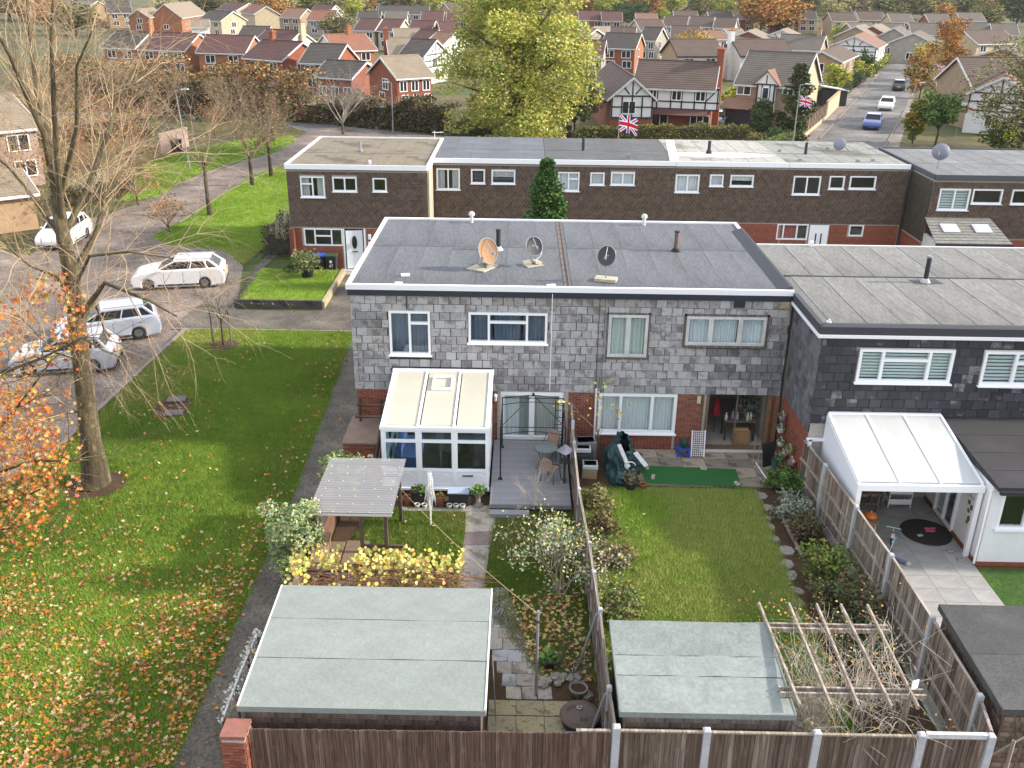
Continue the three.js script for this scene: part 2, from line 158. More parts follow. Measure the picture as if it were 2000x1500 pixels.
// window facing local +z; cols = [width, toplight fraction]; built in the frame of its parent
function win(parent, x0, x1, y0, y1, z, cols, o = {}) {
  const t = o.t || .065, d = o.d || .1, fm = o.frame || M.upvc, mb = new MB(), tot = cols.reduce((s, c) => s + c[0], 0), W = x1 - x0, panes = [];
  mb.span(x0, x1, y1 - t, y1, z - d, z); mb.span(x0, x1, y0, y0 + t, z - d, z); mb.span(x0, x0 + t, y0 + t, y1 - t, z - d, z); mb.span(x1 - t, x1, y0 + t, y1 - t, z - d, z);
  let cx = x0 + t; const usable = W - 2 * t - (cols.length - 1) * t; cols.forEach((c, i) => { const w = usable * c[0] / tot, a = cx, b = cx + w; if (i < cols.length - 1) mb.span(b, b + t, y0 + t, y1 - t, z - d, z + .004); const H = y1 - y0 - 2 * t; if (c[1]) { const ty = y1 - t - H * c[1]; mb.span(a, b, ty - t, ty, z - d, z + .006); panes.push([a, b, y0 + t, ty - t], [a, b, ty, y1 - t]); } else panes.push([a, b, y0 + t, y1 - t]); if (c[2]) { const q = c[2]; mb.span(a, a + q, y0 + t, y1 - t, z - d * .8, z + .012); mb.span(b - q, b, y0 + t, y1 - t, z - d * .8, z + .012); mb.span(a + q, b - q, y0 + t, y0 + t + q, z - d * .8, z + .012); mb.span(a + q, b - q, y1 - t - q, y1 - t, z - d * .8, z + .012); panes[panes.length - 1] = [a + q, b - q, y0 + t + q, y1 - t - q]; } cx = b + t; });
  if (o.sill) mb.span(x0 - .05, x1 + .05, y0 - .04, y0 - .002, z - d, z + .09);
  const w = mb.build(o.name || 'window', fm, parent);
  for (const p of panes) { const g = new MB().box((p[0] + p[1]) / 2, (p[2] + p[3]) / 2, z - d * .55, p[1] - p[0], p[3] - p[2], .008); g.build('pane', o.glass || M.glass, w); if (o.leads) { const l = new MB(); const n = Math.round((p[1] - p[0]) / .16), m = Math.round((p[3] - p[2]) / .22); for (let i = 1; i < n; i++) l.box(p[0] + (p[1] - p[0]) * i / n, (p[2] + p[3]) / 2, z - d * .5, .014, p[3] - p[2], .012); for (let i = 1; i < m; i++) l.box((p[0] + p[1]) / 2, p[2] + (p[3] - p[2]) * i / m, z - d * .5, p[1] - p[0], .014, .012); if (l.p.length) l.build('lead_bars', M.galv, w); } }
  if (o.curtain) for (const [a, b, waves, m, c0, c1] of o.curtain) { const h = (y1 - y0 - t) * ((c1 === undefined ? 1 : c1) - (c0 || 0)), g = pleats((b - a) * W, h, waves, .03); mesh('curtain', g, m || M.curtain, w, [x0 + W * (a + b) / 2, y0 + t / 2 + (y1 - y0 - t) * (((c1 === undefined ? 1 : c1) + (c0 || 0)) / 2), z - d - .1]); }
  if (o.blind) { const bl = new MB(), n = o.blind; for (let i = 0; i < n; i++) bl.box((x0 + x1) / 2, y0 + t + (y1 - y0 - 2 * t) * (i + .5) / n, z - d - .07, W - .1, (y1 - y0 - 2 * t) / n * .8, .006, 0, 0, .25); bl.build('blind', o.blindMat || M.blind, w); }
  return w; }
// lapped slates, each one a part; u runs along the wall, theta turns the wall about y
const uvBoxes = (w, h, d, su, sv, n) => Array.from({ length: n }, () => { const g = new THREE.BoxGeometry(w, h, d), U = g.attributes.uv, a = rnd() * 7, b = rnd() * 7; for (let i = 0; i < U.count; i++) U.setXY(i, U.getX(i) * su + a, U.getY(i) * sv + b); return g; });
const slateGeos = uvBoxes(1, 1, .02, .34, .33, 24);
function slates(parent, org, theta, u0, u1, y0, y1, holes, mats, pw = .345, ph = .285, limit = 300) {
  const ux = Math.cos(theta), uz = -Math.sin(theta), nx = Math.sin(theta), nz = Math.cos(theta), rows = Math.round((y1 - y0) / ph), list = []; ph = (y1 - y0) / rows;
  for (let r = 0; r < rows; r++) { const yb = y0 + r * ph; let x = u0 - (r % 2 ? pw / 2 : 0) - .02; while (x < u1) { let a = Math.max(u0, x), b = Math.min(u1, x + pw - .016); x += pw + rr(-.012, .012); if (b - a < .05) continue; let pieces = [[a, b]];
    for (const h of holes) { if (yb + ph * .6 < h[2] || yb + ph * .4 > h[3]) continue; pieces = pieces.flatMap(([p, q]) => q <= h[0] || p >= h[1] ? [[p, q]] : [[p, Math.min(q, h[0])], [Math.max(p, h[1]), q]].filter(v => v[1] - v[0] > .05)); }
    for (const [p, q] of pieces) list.push([(p + q) / 2, yb, q - p, r]); } }
  const extra = new MB(), ul = new MB(); wallHoles(ul, u0 + .01, u1 - .01, y0 + .03, y1, 0, .008, holes); const um = ul.build('underlay', mat([.03, .03, .032], .95), parent, org); um.position.set(org[0] + nx * .001, 0, org[2] + nz * .001); um.rotation.y = theta;
  list.forEach(([u, y, w, r], i) => { const hh = ph - .015, yy = y + ph / 2 + rr(-.004, .004), off = .02 + rr(0, .006); const m = mats(u, y);
    if (i < limit) { const s = mesh('slate', pick(slateGeos), m, parent, [org[0] + ux * u + nx * off, yy, org[2] + uz * u + nz * off]); s.scale.set(w, hh, 1); s.rotation.set(-.03, theta, rr(-.008, .008), 'YXZ'); }
    else extra.box(org[0] + ux * u + nx * off, yy, org[2] + uz * u + nz * off, w, hh, .02, theta, 0, -.03); });
  if (extra.p.length) extra.build('slate_cladding', mats(0, 3), parent).userData.kind = 'stuff'; }
const slateTones = [.5, .47, .52, .43, .48, .51].map((v, i) => mat([v * 1.0, v * .985, v * .97], .75, { map: T.slate, size: 1.3 + .23 * i, sizeY: 1.1 + .3 * i })); const slateOdd = [mat([.5, .49, .45], .8, { map: T.slate, size: 2 }), mat([.36, .355, .35], .75, { map: T.slate, size: 1 }), mat([.37, .355, .32], .8, { map: T.slate, size: .9 })];
const slateNavy = [.11, .15, .085, .13, .19].map((v, i) => mat([v, v * 1.02, v * 1.08], .55, { map: T.slateDark, size: 2.1 + .5 * i })), slateMid2 = [.33, .36, .3].map((v, i) => mat([v, v * .985, v * .96], .75, { map: T.slate, size: 1.4 + i * .3 })), slateMid = [.24, .28, .21].map((v, i) => mat([v, v * 1.02, v * 1.06], .7, { map: T.slate, size: 1.6 + i * .4 })), slateBlue = [.17, .2, .14].map((v, i) => mat([v, v * 1.04, v * 1.12], .65, { map: T.slate, size: 1.5 + i * .4 }));
// bricks: each one a part up to the limit, the rest joined
const brickGeo = new THREE.BoxGeometry(.211, .06, .02), halfBrickGeo = new THREE.BoxGeometry(.0985, .06, .02), brickMats = [[.33, .095, .05], [.4, .12, .065], [.27, .075, .045], [.36, .105, .07], [.44, .155, .085]].map((c, i) => mat(c, .9, { map: T.brick, size: .4 + .1 * i }));
const brickLeft = new Map();
function bricks(parent, org, theta, u0, u1, y0, y1, holes = [], limit = 300) { const ux = Math.cos(theta), uz = -Math.sin(theta), nx = Math.sin(theta), nz = Math.cos(theta); let left = brickLeft.has(parent) ? brickLeft.get(parent) : limit; const ex = new MB(); let r = 0;
  for (let y = y0 + .0375; y < y1 - .03; y += .075, r++) for (let u = u0 + (r % 2 ? 0 : .1125); u < u1; u += .225) { const inn = (a, b) => holes.some(h => b > h[0] && a < h[1] && y + .02 > h[2] && y - .02 < h[3]); let w = .215, c = u; if (u - .1075 < u0 || u + .1075 > u1 || inn(u - .1075, u + .1075)) { w = .1025; c = u - .1075 < u0 || inn(u - .1075, u) ? u + .055 : u - .055; if (c - .05 < u0 - .03 || c + .05 > u1 + .03 || inn(c - .05, c + .05)) continue; }
    const p = [org[0] + ux * c + nx * .012, y + org[1], org[2] + uz * c + nz * .012]; if (left-- > 0) { const b = mesh('brick', w > .2 ? brickGeo : halfBrickGeo, pick(brickMats), parent, p); b.rotation.y = theta; } else ex.box(...p, w, .065, .02, theta); }
  brickLeft.set(parent, left); if (ex.p.length) ex.build('brickwork', brickMats[1], parent).userData.kind = 'stuff'; }

// ---------- the slate-hung pair of houses ----------
const ZF = -28.93, RH = 5.75, XL = -5.7, XP = 1.5, XR = 8.73, ZB = -38.1;
const feltGrey = [.17, .173, .167].map((v, i) => mat([v, v * 1.05, v * 1.14], .9, { map: T.felt, size: 2.3 + i * .6, bump: .002 })), bitumen = mat([.04, .042, .05], .7);
const houseA = thing('terraced_house', 'grey slate-hung end terrace house with the white lean-to conservatory', 'house', [0, 0, 0]), houseB = thing('terraced_house', 'grey slate-hung house with the open back door and blue-curtained windows', 'house', [0, 0, 0]);
for (const [h, x0, x1, side] of [[houseA, XL + .14, XP, -1], [houseB, XP, XR, 1]]) {
  const holesA = side < 0 ? [[-4.35, -3.0, 3.4, 4.93], [-1.74, .84, 3.86, 4.92], [-.67, 1.45, .3, 2.1], [-4.1, -1.2, .3, 2.0]] : [[2.84, 4.14, 3.44, 4.92], [5.38, 7.98, 3.9, 4.91], [2.65, 5.3, .62, 2.1], [6.36, 8.38, .06, 2.12]];
  const w = new MB(); wallHoles(w, x0, x1, 0, 5.5, -29.28, -29.03, holesA); wallHoles(w, x0, x1, 0, 5.5, ZB + .1, ZB + .35, []); w.span(side < 0 ? x0 : x0 - .1, side < 0 ? x0 + .25 : x0 + .1, 0, 5.5, ZB + .35, -29.28); if (side > 0) w.span(x1 - .25, x1, 0, 5.5, ZB + .35, -29.28); w.span(x0, x1, 2.36, 2.6, ZB + .35, -29.28); w.span(x0, x1, -.02, .05, ZB + .35, -29.28); w.build('wall', M.mortar, h);
  new MB().span(x0 + (side < 0 ? .25 : .1), x1 - .25, .05, 5.4, -33.4, -33.3).build('room_partition', M.interior, h);
  // roof slab, felt strips, edge trims
  new MB().span(side < 0 ? XL + .04 : XP, side < 0 ? XP : XR - .04, 5.5, RH, ZB + .04, ZF - .02).build('roof', feltGrey[0], h);
  const a0 = side < 0 ? XL + .1 : XP + .12, a1 = side < 0 ? XP - .05 : XR - .1, n = 7; for (let i = 0; i < n; i++) for (const [z0, z1] of [[ZB + .12, -33.9], [-33.9, ZF - .16]]) { const s = (a1 - a0) / n, xa = a0 + i * s; const m = mesh('felt_strip', new THREE.BoxGeometry(s - .004, .01, z1 - z0 - .006), feltGrey[(i * 2 + (z0 < -35 ? 1 : 0)) % 3], h, [xa + s / 2, RH + .006 + (i % 2) * .002, (z0 + z1) / 2]); m.rotation.z = .004; }
  const bd = new MB(); for (let i = 1; i < n; i++) { const xa = a0 + (a1 - a0) * i / n + rr(-.02, .02); bd.box(xa, RH + .014, -31.5, .016, .006, 4.5, rr(-.003, .003)); bd.box(xa + .06, RH + .014, -35.9, .014, .006, 3.9, rr(-.003, .003)); } bd.tube([[a0, RH + .014, -33.95], [(a0 + a1) / 2, RH + .015, -33.9], [a1, RH + .014, -33.92]], .014, 4); bd.build('seam_sealant', mat([.11, .115, .125], .85), h);
  const tr = new MB(); if (side < 0) { tr.span(XL, XP, RH - .1, RH + .075, ZF - .13, ZF); tr.span(XL, XP, RH - .1, RH + .075, ZB, ZB + .13); tr.span(XL, XL + .13, RH - .1, RH + .074, ZB + .13, ZF - .13); } else { tr.span(XP, XR, RH - .1, RH + .075, ZF - .13, ZF); tr.span(XP, XR, RH - .1, RH + .075, ZB, ZB + .13); tr.span(XR - .13, XR, RH - .1, RH + .074, ZB + .13, -34.6); } tr.build('roof_trim', M.white, h);
  new MB().span(side < 0 ? XL + .05 : XP, side < 0 ? XP : XR, RH - .3, RH - .102, -29.02, ZF - .015).build('fascia_board', M.navy, h);
  if (side > 0) new MB().hexa([[XR - .5, RH, ZF - .14], [XR - .02, RH, ZF - .14], [XR - .02, RH + .16, ZF - .14], [XR - .1, RH + .16, ZF - .14], [XR - .5, RH, -36.8], [XR - .02, RH, -36.8], [XR - .02, RH + .16, -36.8], [XR - .1, RH + .16, -36.8]]).build('upstand', bitumen, h);
  const hs = side < 0 ? holesA.slice(0, 2) : holesA.slice(0, 2); const tone = (u, y) => { const q = rnd(), st = at(N1, u * 38 + 50, y * 60) + (y > 4.9 ? .16 : 0) - (y < 4.3 && u < 2 ? .06 : 0); if (st > .68 && q < .75) return y > 4.9 ? slateOdd[2] : pick(slateMid2); if (side > 0 && u > 6.2 && y < 3.9 && q < .35 + (u - 6.2) * .2) return pick(slateMid); return q < .06 ? slateOdd[0] : q < .15 ? slateOdd[1] : y > 5 && q < .35 ? slateOdd[2] : pick(slateTones); };
  const grow = hs.map(q => [q[0] - .03, q[1] + .03, q[2] - .04, q[3] + .03]); slates(h, [0, 0, -29.03], 0, x0 - .03, x1, 2.12, 5.44, side < 0 ? [...grow, [-4.32, -.95, 2.1, 2.86]] : grow, tone);
  if (side < 0) { bricks(h, [0, 0, -29.03], 0, x0, -4.15, 0, 2.1); bricks(h, [0, 0, -29.03], 0, -1.0, -.68, 0, 2.1); }
  else { bricks(h, [0, 0, -29.03], 0, 1.62, 2.63, 0, 2.1); bricks(h, [0, 0, -29.03], 0, 5.32, 6.3, 0, 2.1); bricks(h, [0, 0, -29.03], 0, 2.65, 5.3, 0, .6); bricks(h, [0, 0, -29.03], 0, 8.4, 8.7, 0, 2.1); }
}
{ const h = houseA; win(h, -4.35, -3.0, 3.4, 4.93, -28.95, [[1, 0], [1, .22]], { d: .12, sill: 1, t: .075, curtain: [[0, .98, 9, M.curtainDark]] }); win(h, -1.74, .84, 3.86, 4.92, -28.95, [[.8, 0], [1.7, .24], [.8, 0]], { d: .12, sill: 1, t: .075, curtain: [[0, .3, 6, M.curtainDark], [.32, .66, 8, M.curtainDark], [.7, 1, 6, M.curtainDark]] });
  win(h, -.67, 1.45, .3, 2.1, -29.0, [[1, 0, .05], [1, 0, .05]], { name: 'patio_door', t: .085, d: .14, curtain: [[.04, .3, 4], [.3, .5, 3, mat([.3, .34, .32], .9, { side: 1 })], [.52, .96, 9, mat([.5, .52, .46], .9, { side: 1 })]] });
  new MB().cyl(.98, 2.2, -28.94, 5.6, .012, .012, 6).build('cable', M.white, h); new MB().box(.93, RH + .09, ZF - .2, .28, .03, .12, .2).build('cable_clip', M.white, h); new MB().box(-4.0, RH + .09, ZF - .2, .24, .03, .1).build('cable_clip', M.white, h); new MB().box(-3.9, RH + .06, -30.1, .3, .07, .14, .15).build('roof_vent', M.white, h); new MB().box(-3.75, 5.25, -28.97, .04, .55, .02).build('drip_stain', bitumen, h);
  const fl = new MB(); const p = []; for (let i = 0; i <= 20; i++) p.push([-4.35 + 3.45 * i / 20, 2.88 + rr(-.012, .012), -28.94]); fl.tube(p, .05, 6); fl.build('lead_flashing', M.black, h);
  const l = new MB(); l.lathe([[.0, .1], [.07, .02], [.05, -.02], [.05, -.16], [.02, -.2], [0, -.22]], -.84, 2.0, -28.84, 6); l.box(-.84, 1.95, -28.95, .05, .05, .18); l.build('wall_lantern', M.white, h); new MB().box(1.38, RH + .02, -33.5, .07, .016, 9, .005).box(1.52, RH + .02, -33.5, .05, .016, 9, .005).build('copper_strip', mat([.21, .15, .12], .85, { map: T.stain, size: .7 }), h); }
{ const h = houseB; win(h, 2.84, 4.14, 3.44, 4.92, -28.95, [[1, 0, .05], [1, 0, .05]], { d: .12, t: .045, frame: M.whitePaint, curtain: [[0, .46, 5, mat([.58, .65, .63], .9, { side: 1 })], [.54, .97, 5, mat([.54, .61, .59], .9, { side: 1 })]] }); win(h, 5.38, 7.98, 3.9, 4.91, -28.95, [[.95, 0, .05], [1.2, 0, .05], [1, 0, .05]], { d: .12, t: .045, frame: M.whitePaint, curtain: [[.01, .31, 7, mat([.66, .72, .75], .9, { side: 1 })], [.34, .65, 9, mat([.64, .71, .73], .9, { side: 1 })], [.68, .98, 7, mat([.67, .73, .76], .9, { side: 1 })]] });
  win(h, 2.65, 5.3, .62, 2.1, -28.98, [[.75, 0], [1.2, 0], [.85, 0]], { t: .1, d: .13, sill: 1, curtain: [[.02, .3, 6, mat([.66, .7, .7], .9, { side: 1 })], [.31, .68, 9, mat([.65, .7, .7], .9, { side: 1 })], [.7, .97, 7, mat([.66, .7, .71], .9, { side: 1 })]] });
  const fr = new MB(); for (const [x0, x1, y0, y1, z] of [[2.78, 4.2, 3.36, 3.43, 0], [2.78, 2.835, 3.43, 4.98, 0], [4.145, 4.2, 3.43, 4.98, 0], [2.78, 4.2, 4.93, 4.98, 0], [5.3, 8.06, 3.82, 3.89, 0], [5.3, 5.375, 3.89, 4.98, 0], [7.985, 8.06, 3.89, 4.98, 0], [5.3, 8.06, 4.92, 4.98, 0]]) fr.span(x0, x1, y0, y1, -29.05, -28.94); fr.build('timber_surround', mat([.28, .26, .23], .9, { map: T.weather, size: .6 }), h);
  const dj = new MB(); dj.span(6.3, 6.38, .05, 2.12, -29.28, -28.97); dj.span(8.36, 8.42, .05, 2.12, -29.28, -28.97); dj.span(6.38, 8.36, .05, .09, -29.28, -28.9); dj.span(7.35, 7.4, .09, 2.1, -29.2, -29.14); dj.build('door_frame', mat([.3, .2, .12], .8, { map: T.wood, size: .5 }), h);
  const lv = new MB(); lv.span(8.42, 8.46, .1, 2.1, -28.99, -28.9); lv.span(8.69, 8.73, .1, 2.1, -28.99, -28.9); for (let i = 0; i < 24; i++) lv.box(8.575, .17 + i * .083, -28.94, .23, .05, .012, 0, 0, .5); lv.build('louvred_shutter', mat([.42, .2, .09], .75, { map: T.wood, size: .4 }), h);
  new MB().cyl(2.55, .4, -28.93, 2.3, .035, .035, 8).build('downpipe', M.white, h); new MB().cyl(2.7, 2.2, -28.95, 5.6, .008, .008, 5).cyl(2.52, 2.2, -28.95, 5.6, .012, .012, 5).build('cable', M.dark, h); new MB().box(7.03, 5.36, -28.97, .36, .28, .03).build('air_vent', M.black, h); new MB().box(8.5, 5.35, -28.955, .3, .24, .014, 0, .02, -.06).build('replacement_slate', mat([.5, .4, .24], .9, { map: T.mottle, size: .5 }), h);
  new MB().box(6.02, 1.95, -28.93, .12, .26, .06).build('thermometer', mat([.5, .45, .32], .7), h); const cl = new MB(); for (let i = 0; i < 12; i++) cl.box(6.16 + rr(-.03, .03), 1.3 + i * .06, -28.95, .06, .02, .02, rr(0, 3), rr(0, 1)); cl.build('garland', mat([.1, .16, .06], .9), h); }
// ---------- roof furniture ----------
function ventPipe(label, x, z, h, mats, r = .07) { const t = thing('vent_pipe', label, 'vent pipe', [x, RH + .012, z], 0); new MB().cyl(0, .02, 0, h, r, r * .95, 12).build('pipe', mats[0], t); new MB().cyl(0, 0, 0, .13, r * 2.2, r * 1.15, 12).build('collar', mats[1], t); new MB().cyl(0, h - .01, 0, h + .05, r * 1.12, r * 1.12, 12).build('cap', mats[2], t); return t; }
ventPipe('black pipe vent with a white collar behind the rusty dish', -.9, -33.56, .72, [M.black, M.white, M.black], .085); ventPipe('rust-streaked pipe vent with a black cap on the slate house roof', 5.62, -33.71, .72, [mat([.2, .13, .1], .8, { map: T.stain, size: .4 }), M.dark, M.black], .085); ventPipe('tall black pipe vent with pale cap on the tan felt roof', 13.45, -30.33, .85, [M.black, M.whitePaint, M.galv], .08);
for (const [x, l] of [[-2.1, 'short white vent cowl at the far edge by the conifer house'], [4.89, 'short grey vent cowl on the far white roof trim']]) { const t = thing('vent_cowl', l, 'vent', [x, RH + .012, -37.6], 0); new MB().cyl(0, 0, 0, .32, .07, .07, 10).build('pipe', M.whitePaint, t); new MB().lathe([[.12, 0], [.12, .1], [.06, .16], [0, .17]], 0, .3, 0, 12).build('cowl', M.whitePaint, t); }
function dish(label, x, z, r, ht, yaw, tilt, mm, baseKind) { const t = thing('satellite_dish', label, 'satellite dish', [x, RH + .014, z], yaw); const prof = []; for (let i = 0; i <= 10; i++) prof.push([r * i / 10, .16 * r * (i / 10) ** 2 * 1.6]); const g = new THREE.LatheGeometry(prof.map(p => new THREE.Vector2(...p)), 28); g.scale(1, 1, 1.12); const m4 = new THREE.Matrix4().makeRotationX(-PI / 2 + tilt); m4.setPosition(0, ht, 0); const mb = new MB(); mb.geo(g, m4); const d = mb.build('reflector', mm, t);
  const rim = []; for (let i = 0; i <= 28; i++) { const a = i / 28 * 2 * PI, v = V(r * Math.cos(a), .16 * r * 1.6, r * 1.12 * Math.sin(a)).applyMatrix4(m4); rim.push([v.x, v.y, v.z]); } new MB().tube(rim, .012, 5, false).build('rim', M.galv, d);
  const f = V(0, r * 1.1, 0).applyMatrix4(m4), lo = V(0, .2 * r, r * 1.1).applyMatrix4(m4); new MB().tube([[lo.x, lo.y, lo.z], [f.x, f.y - r * .35, f.z]], .014, 5).build('feed_arm', M.galv, t); new MB().box(f.x, f.y - r * .35, f.z, .07, .07, .13).build('feed_horn', M.galv, t);
  new MB().cyl(0, .05, .06, ht, .024, .024, 8).build('mast', M.galv, t); new MB().box(0, ht - .02, .05, .12, .16, .1).box(0, ht - .1, .09, .07, .1, .12).build('bracket', M.steel, t); const slab = mat([.55, .5, .38], .9, { map: T.mottle, size: .5 });
  if (baseKind === 1) { new MB().box(0, .03, .06, .95, .05, .5, .35).box(.3, .025, .3, .6, .04, .24, .35).build('plywood_base', slab, t); new MB().box(-.1, .1, .1, .42, .08, .34, .2).box(-.06, .17, .1, .3, .06, .25, .25).build('ballast_brick', M.stone, t); } else if (baseKind === 2) { new MB().box(0, .025, .06, .62, .04, .5, .1).build('base_plate', slab, t); new MB().box(-.16, .1, .1, .26, .09, .36, .2, .25).box(.18, .1, .1, .26, .09, .36, -.2, -.25).build('ballast_slab', slab, t); const c = []; for (let i = 0; i <= 10; i++) c.push([-.02 - .32 * Math.sin(i / 10 * PI), .12 + (ht - .1) * i / 10, .05]); new MB().tube(c, .014, 5).build('cable', M.white, t); } else new MB().box(0, .06, .06, .72, .1, .42).build('ballast_slab', slab, t);
  return t; }
dish('large rusty orange dish seen from behind on the slate house roof', -1.24, -31.1, .39, .62, PI * 1.22, .36, mat([.38, .21, .1], .7, { map: T.mottle, size: .6, side: 1 }), 1);
const dishMesh = mat([.05, .052, .056], .7, { side: 1 }); dish('small dark dish with a looping white cable on the left roof', .36, -31.56, .3, .68, -2.75, .45, dishMesh, 2); dish('small dark dish on a slab close to the front roof trim', 2.75, -29.85, .3, .85, PI * .92, .4, dishMesh, 0);

// ---------- dark slate neighbour that stands forward ----------
const houseC = thing('terraced_house', 'dark slate-hung neighbour standing forward with tan felt roof', 'house', [0, 0, 0]);
{ const h = houseC, x0 = 8.87, x1 = 24, zf = -25.98, zb = -34.9; const holes = [[9.99, 12.79, 3.97, 5.03], [13.67, 15.6, 3.93, 5.02]], fw = [[9.4, 12.3, .1, 2.2]];
  const w = new MB(); wallHoles(w, x0, x1, 0, 5.4, zf - .25, zf, [...holes, ...fw]); w.span(x0, x0 + .25, 0, 5.4, zb + .1, zf - .25); w.span(x0, x1, 0, 5.4, zb + .1, zb + .35); w.span(x1 - .25, x1, 0, 5.4, zb + .35, zf - .25); w.span(x0 + .25, x1 - .25, 2.36, 2.6, zb + .35, zf - .25); w.build('wall', M.mortar, h); new MB().span(x0 + .25, x1 - .25, 0, 5.4, -30, -29.9).build('room_partition', M.interior, h);
  const fm = [.27, .25, .29].map((v, i) => mat([v * 1.02, v, v * .92], .92, { map: T.felt, size: 2.6 + i, bump: .002 })); new MB().span(x0 - .1, x1, 5.42, RH - .02, zb, zf + .07).build('roof', fm[0], h);
  const n = 14, s = 1.07; for (let i = 0; i < n; i++) for (const [a, b, o] of [[zb + .03, -30.85, 0], [-30.85, zf - .03, .3]]) { const m = mesh('felt_strip', new THREE.BoxGeometry(s - .004, .01, b - a - .006), fm[(i * 2 + (o ? 1 : 0)) % 3], h, [x0 + .45 + i * s + o, RH - .012 + (i % 2) * .003, (a + b) / 2]); m.rotation.z = .004; }
  const bd = new MB(); for (let i = 0; i < n; i++) { bd.box(x0 + .98 + i * s, RH - .002, -32.85, .016, .006, 3.9, rr(-.004, .004)); bd.box(x0 + 1.28 + i * s, RH - .002, -28.5, .014, .006, 4.6, rr(-.004, .004)); } const p = []; for (let i = 0; i <= 24; i++) p.push([x0 + 15 * i / 24, RH, -30.85 + rr(-.02, .02)]); bd.tube(p, .03, 4); bd.build('seam_sealant', bitumen, h); new MB().box(13.5, RH, -30.4, .95, .008, .5, .1).build('bitumen_patch', bitumen, h);
  const k = new MB(); k.hexa([[x0 - .14, RH - .02, zf + .12], [x1, RH - .02, zf + .12], [x1, RH + .03, zf], [x0, RH + .03, zf], [x0 - .14, RH - .02, zf - .1], [x1, RH - .02, zf - .1], [x1, RH + .03, zf - .1], [x0, RH + .03, zf - .1]]); k.span(x0 - .16, x1, RH - .26, RH - .022, zf + .02, zf + .14); k.span(x0 - .17, x0 - .02, RH - .26, RH + .01, -28.9, zf + .018); k.build('roof_upstand', bitumen, h); const tr = new MB(); tr.span(x0 - .2, x1, RH - .36, RH - .262, zf + .02, zf + .17); tr.span(x0 - .2, x0 - .06, RH - .36, RH - .262, -28.9, zf + .018); tr.span(x0, x1, RH - .1, RH + .02, zb - .06, zb); tr.build('roof_trim', M.white, h);
  slates(h, [0, 0, zf], 0, x0 - .02, 16.6, 2.56, 5.38, holes.map(q => [q[0] - .03, q[1] + .03, q[2] - .04, q[3] + .03]), () => pick(slateNavy), .345, .285, 220); slates(h, [x0, 0, zf - .02], -PI / 2, -2.95, .03, 2.2, 5.38, [], () => pick(slateBlue), .33, .285, 80);
  bricks(h, [x0, 0, zf - .02], -PI / 2, -2.95, .02, 0, 2.18); win(h, 9.99, 12.79, 3.97, 5.03, zf + .07, [[.72, 0], [1.6, .25], [.72, 0]], { d: .12, sill: 1, t: .085, blind: 9 }); win(h, 13.67, 15.6, 3.93, 5.02, zf + .07, [[1, 0], [1, .27]], { d: .12, sill: 1, t: .085, blind: 8 });
  new MB().box(9.0, RH + .03, zf - .1, .12, .08, .1).box(8.98, RH + .1, zf - .05, .05, .1, .05).build('camera_bracket', M.white, h); new MB().box(10.9, RH + .08, zb + .1, .14, .2, .12).build('roof_vent', M.white, h); new MB().box(9.05, 2.05, zf + .1, .5, .06, .14).box(8.9, 1.95, zf + .1, .1, .25, .14).build('gutter', M.white, h); }
function leafQuad(mb, x, y, z, s, dir, c) { const a = rnd() * 2 * PI, u = dir || V(Math.cos(a), rr(-.5, .7), Math.sin(a)).normalize(), w = V(rr(-1, 1), rr(-1, 1), rr(-1, 1)); const v = V(0, 0, 0).crossVectors(u, w).normalize(); mb.color(...c); const q = (i, j) => [x + u.x * s * i + v.x * s * j, y + u.y * s * i + v.y * s * j, z + u.z * s * i + v.z * s * j]; mb.quad(q(0, 0), q(.5, .34), q(1, 0), q(.5, -.34)); }
M.leaf = mat([1, 1, 1], .8, { vc: 1, side: 1, spec: .3 }); M.leafT = mat([1, 1, 1], .75, { vc: 1, side: 1, trans: .3 });
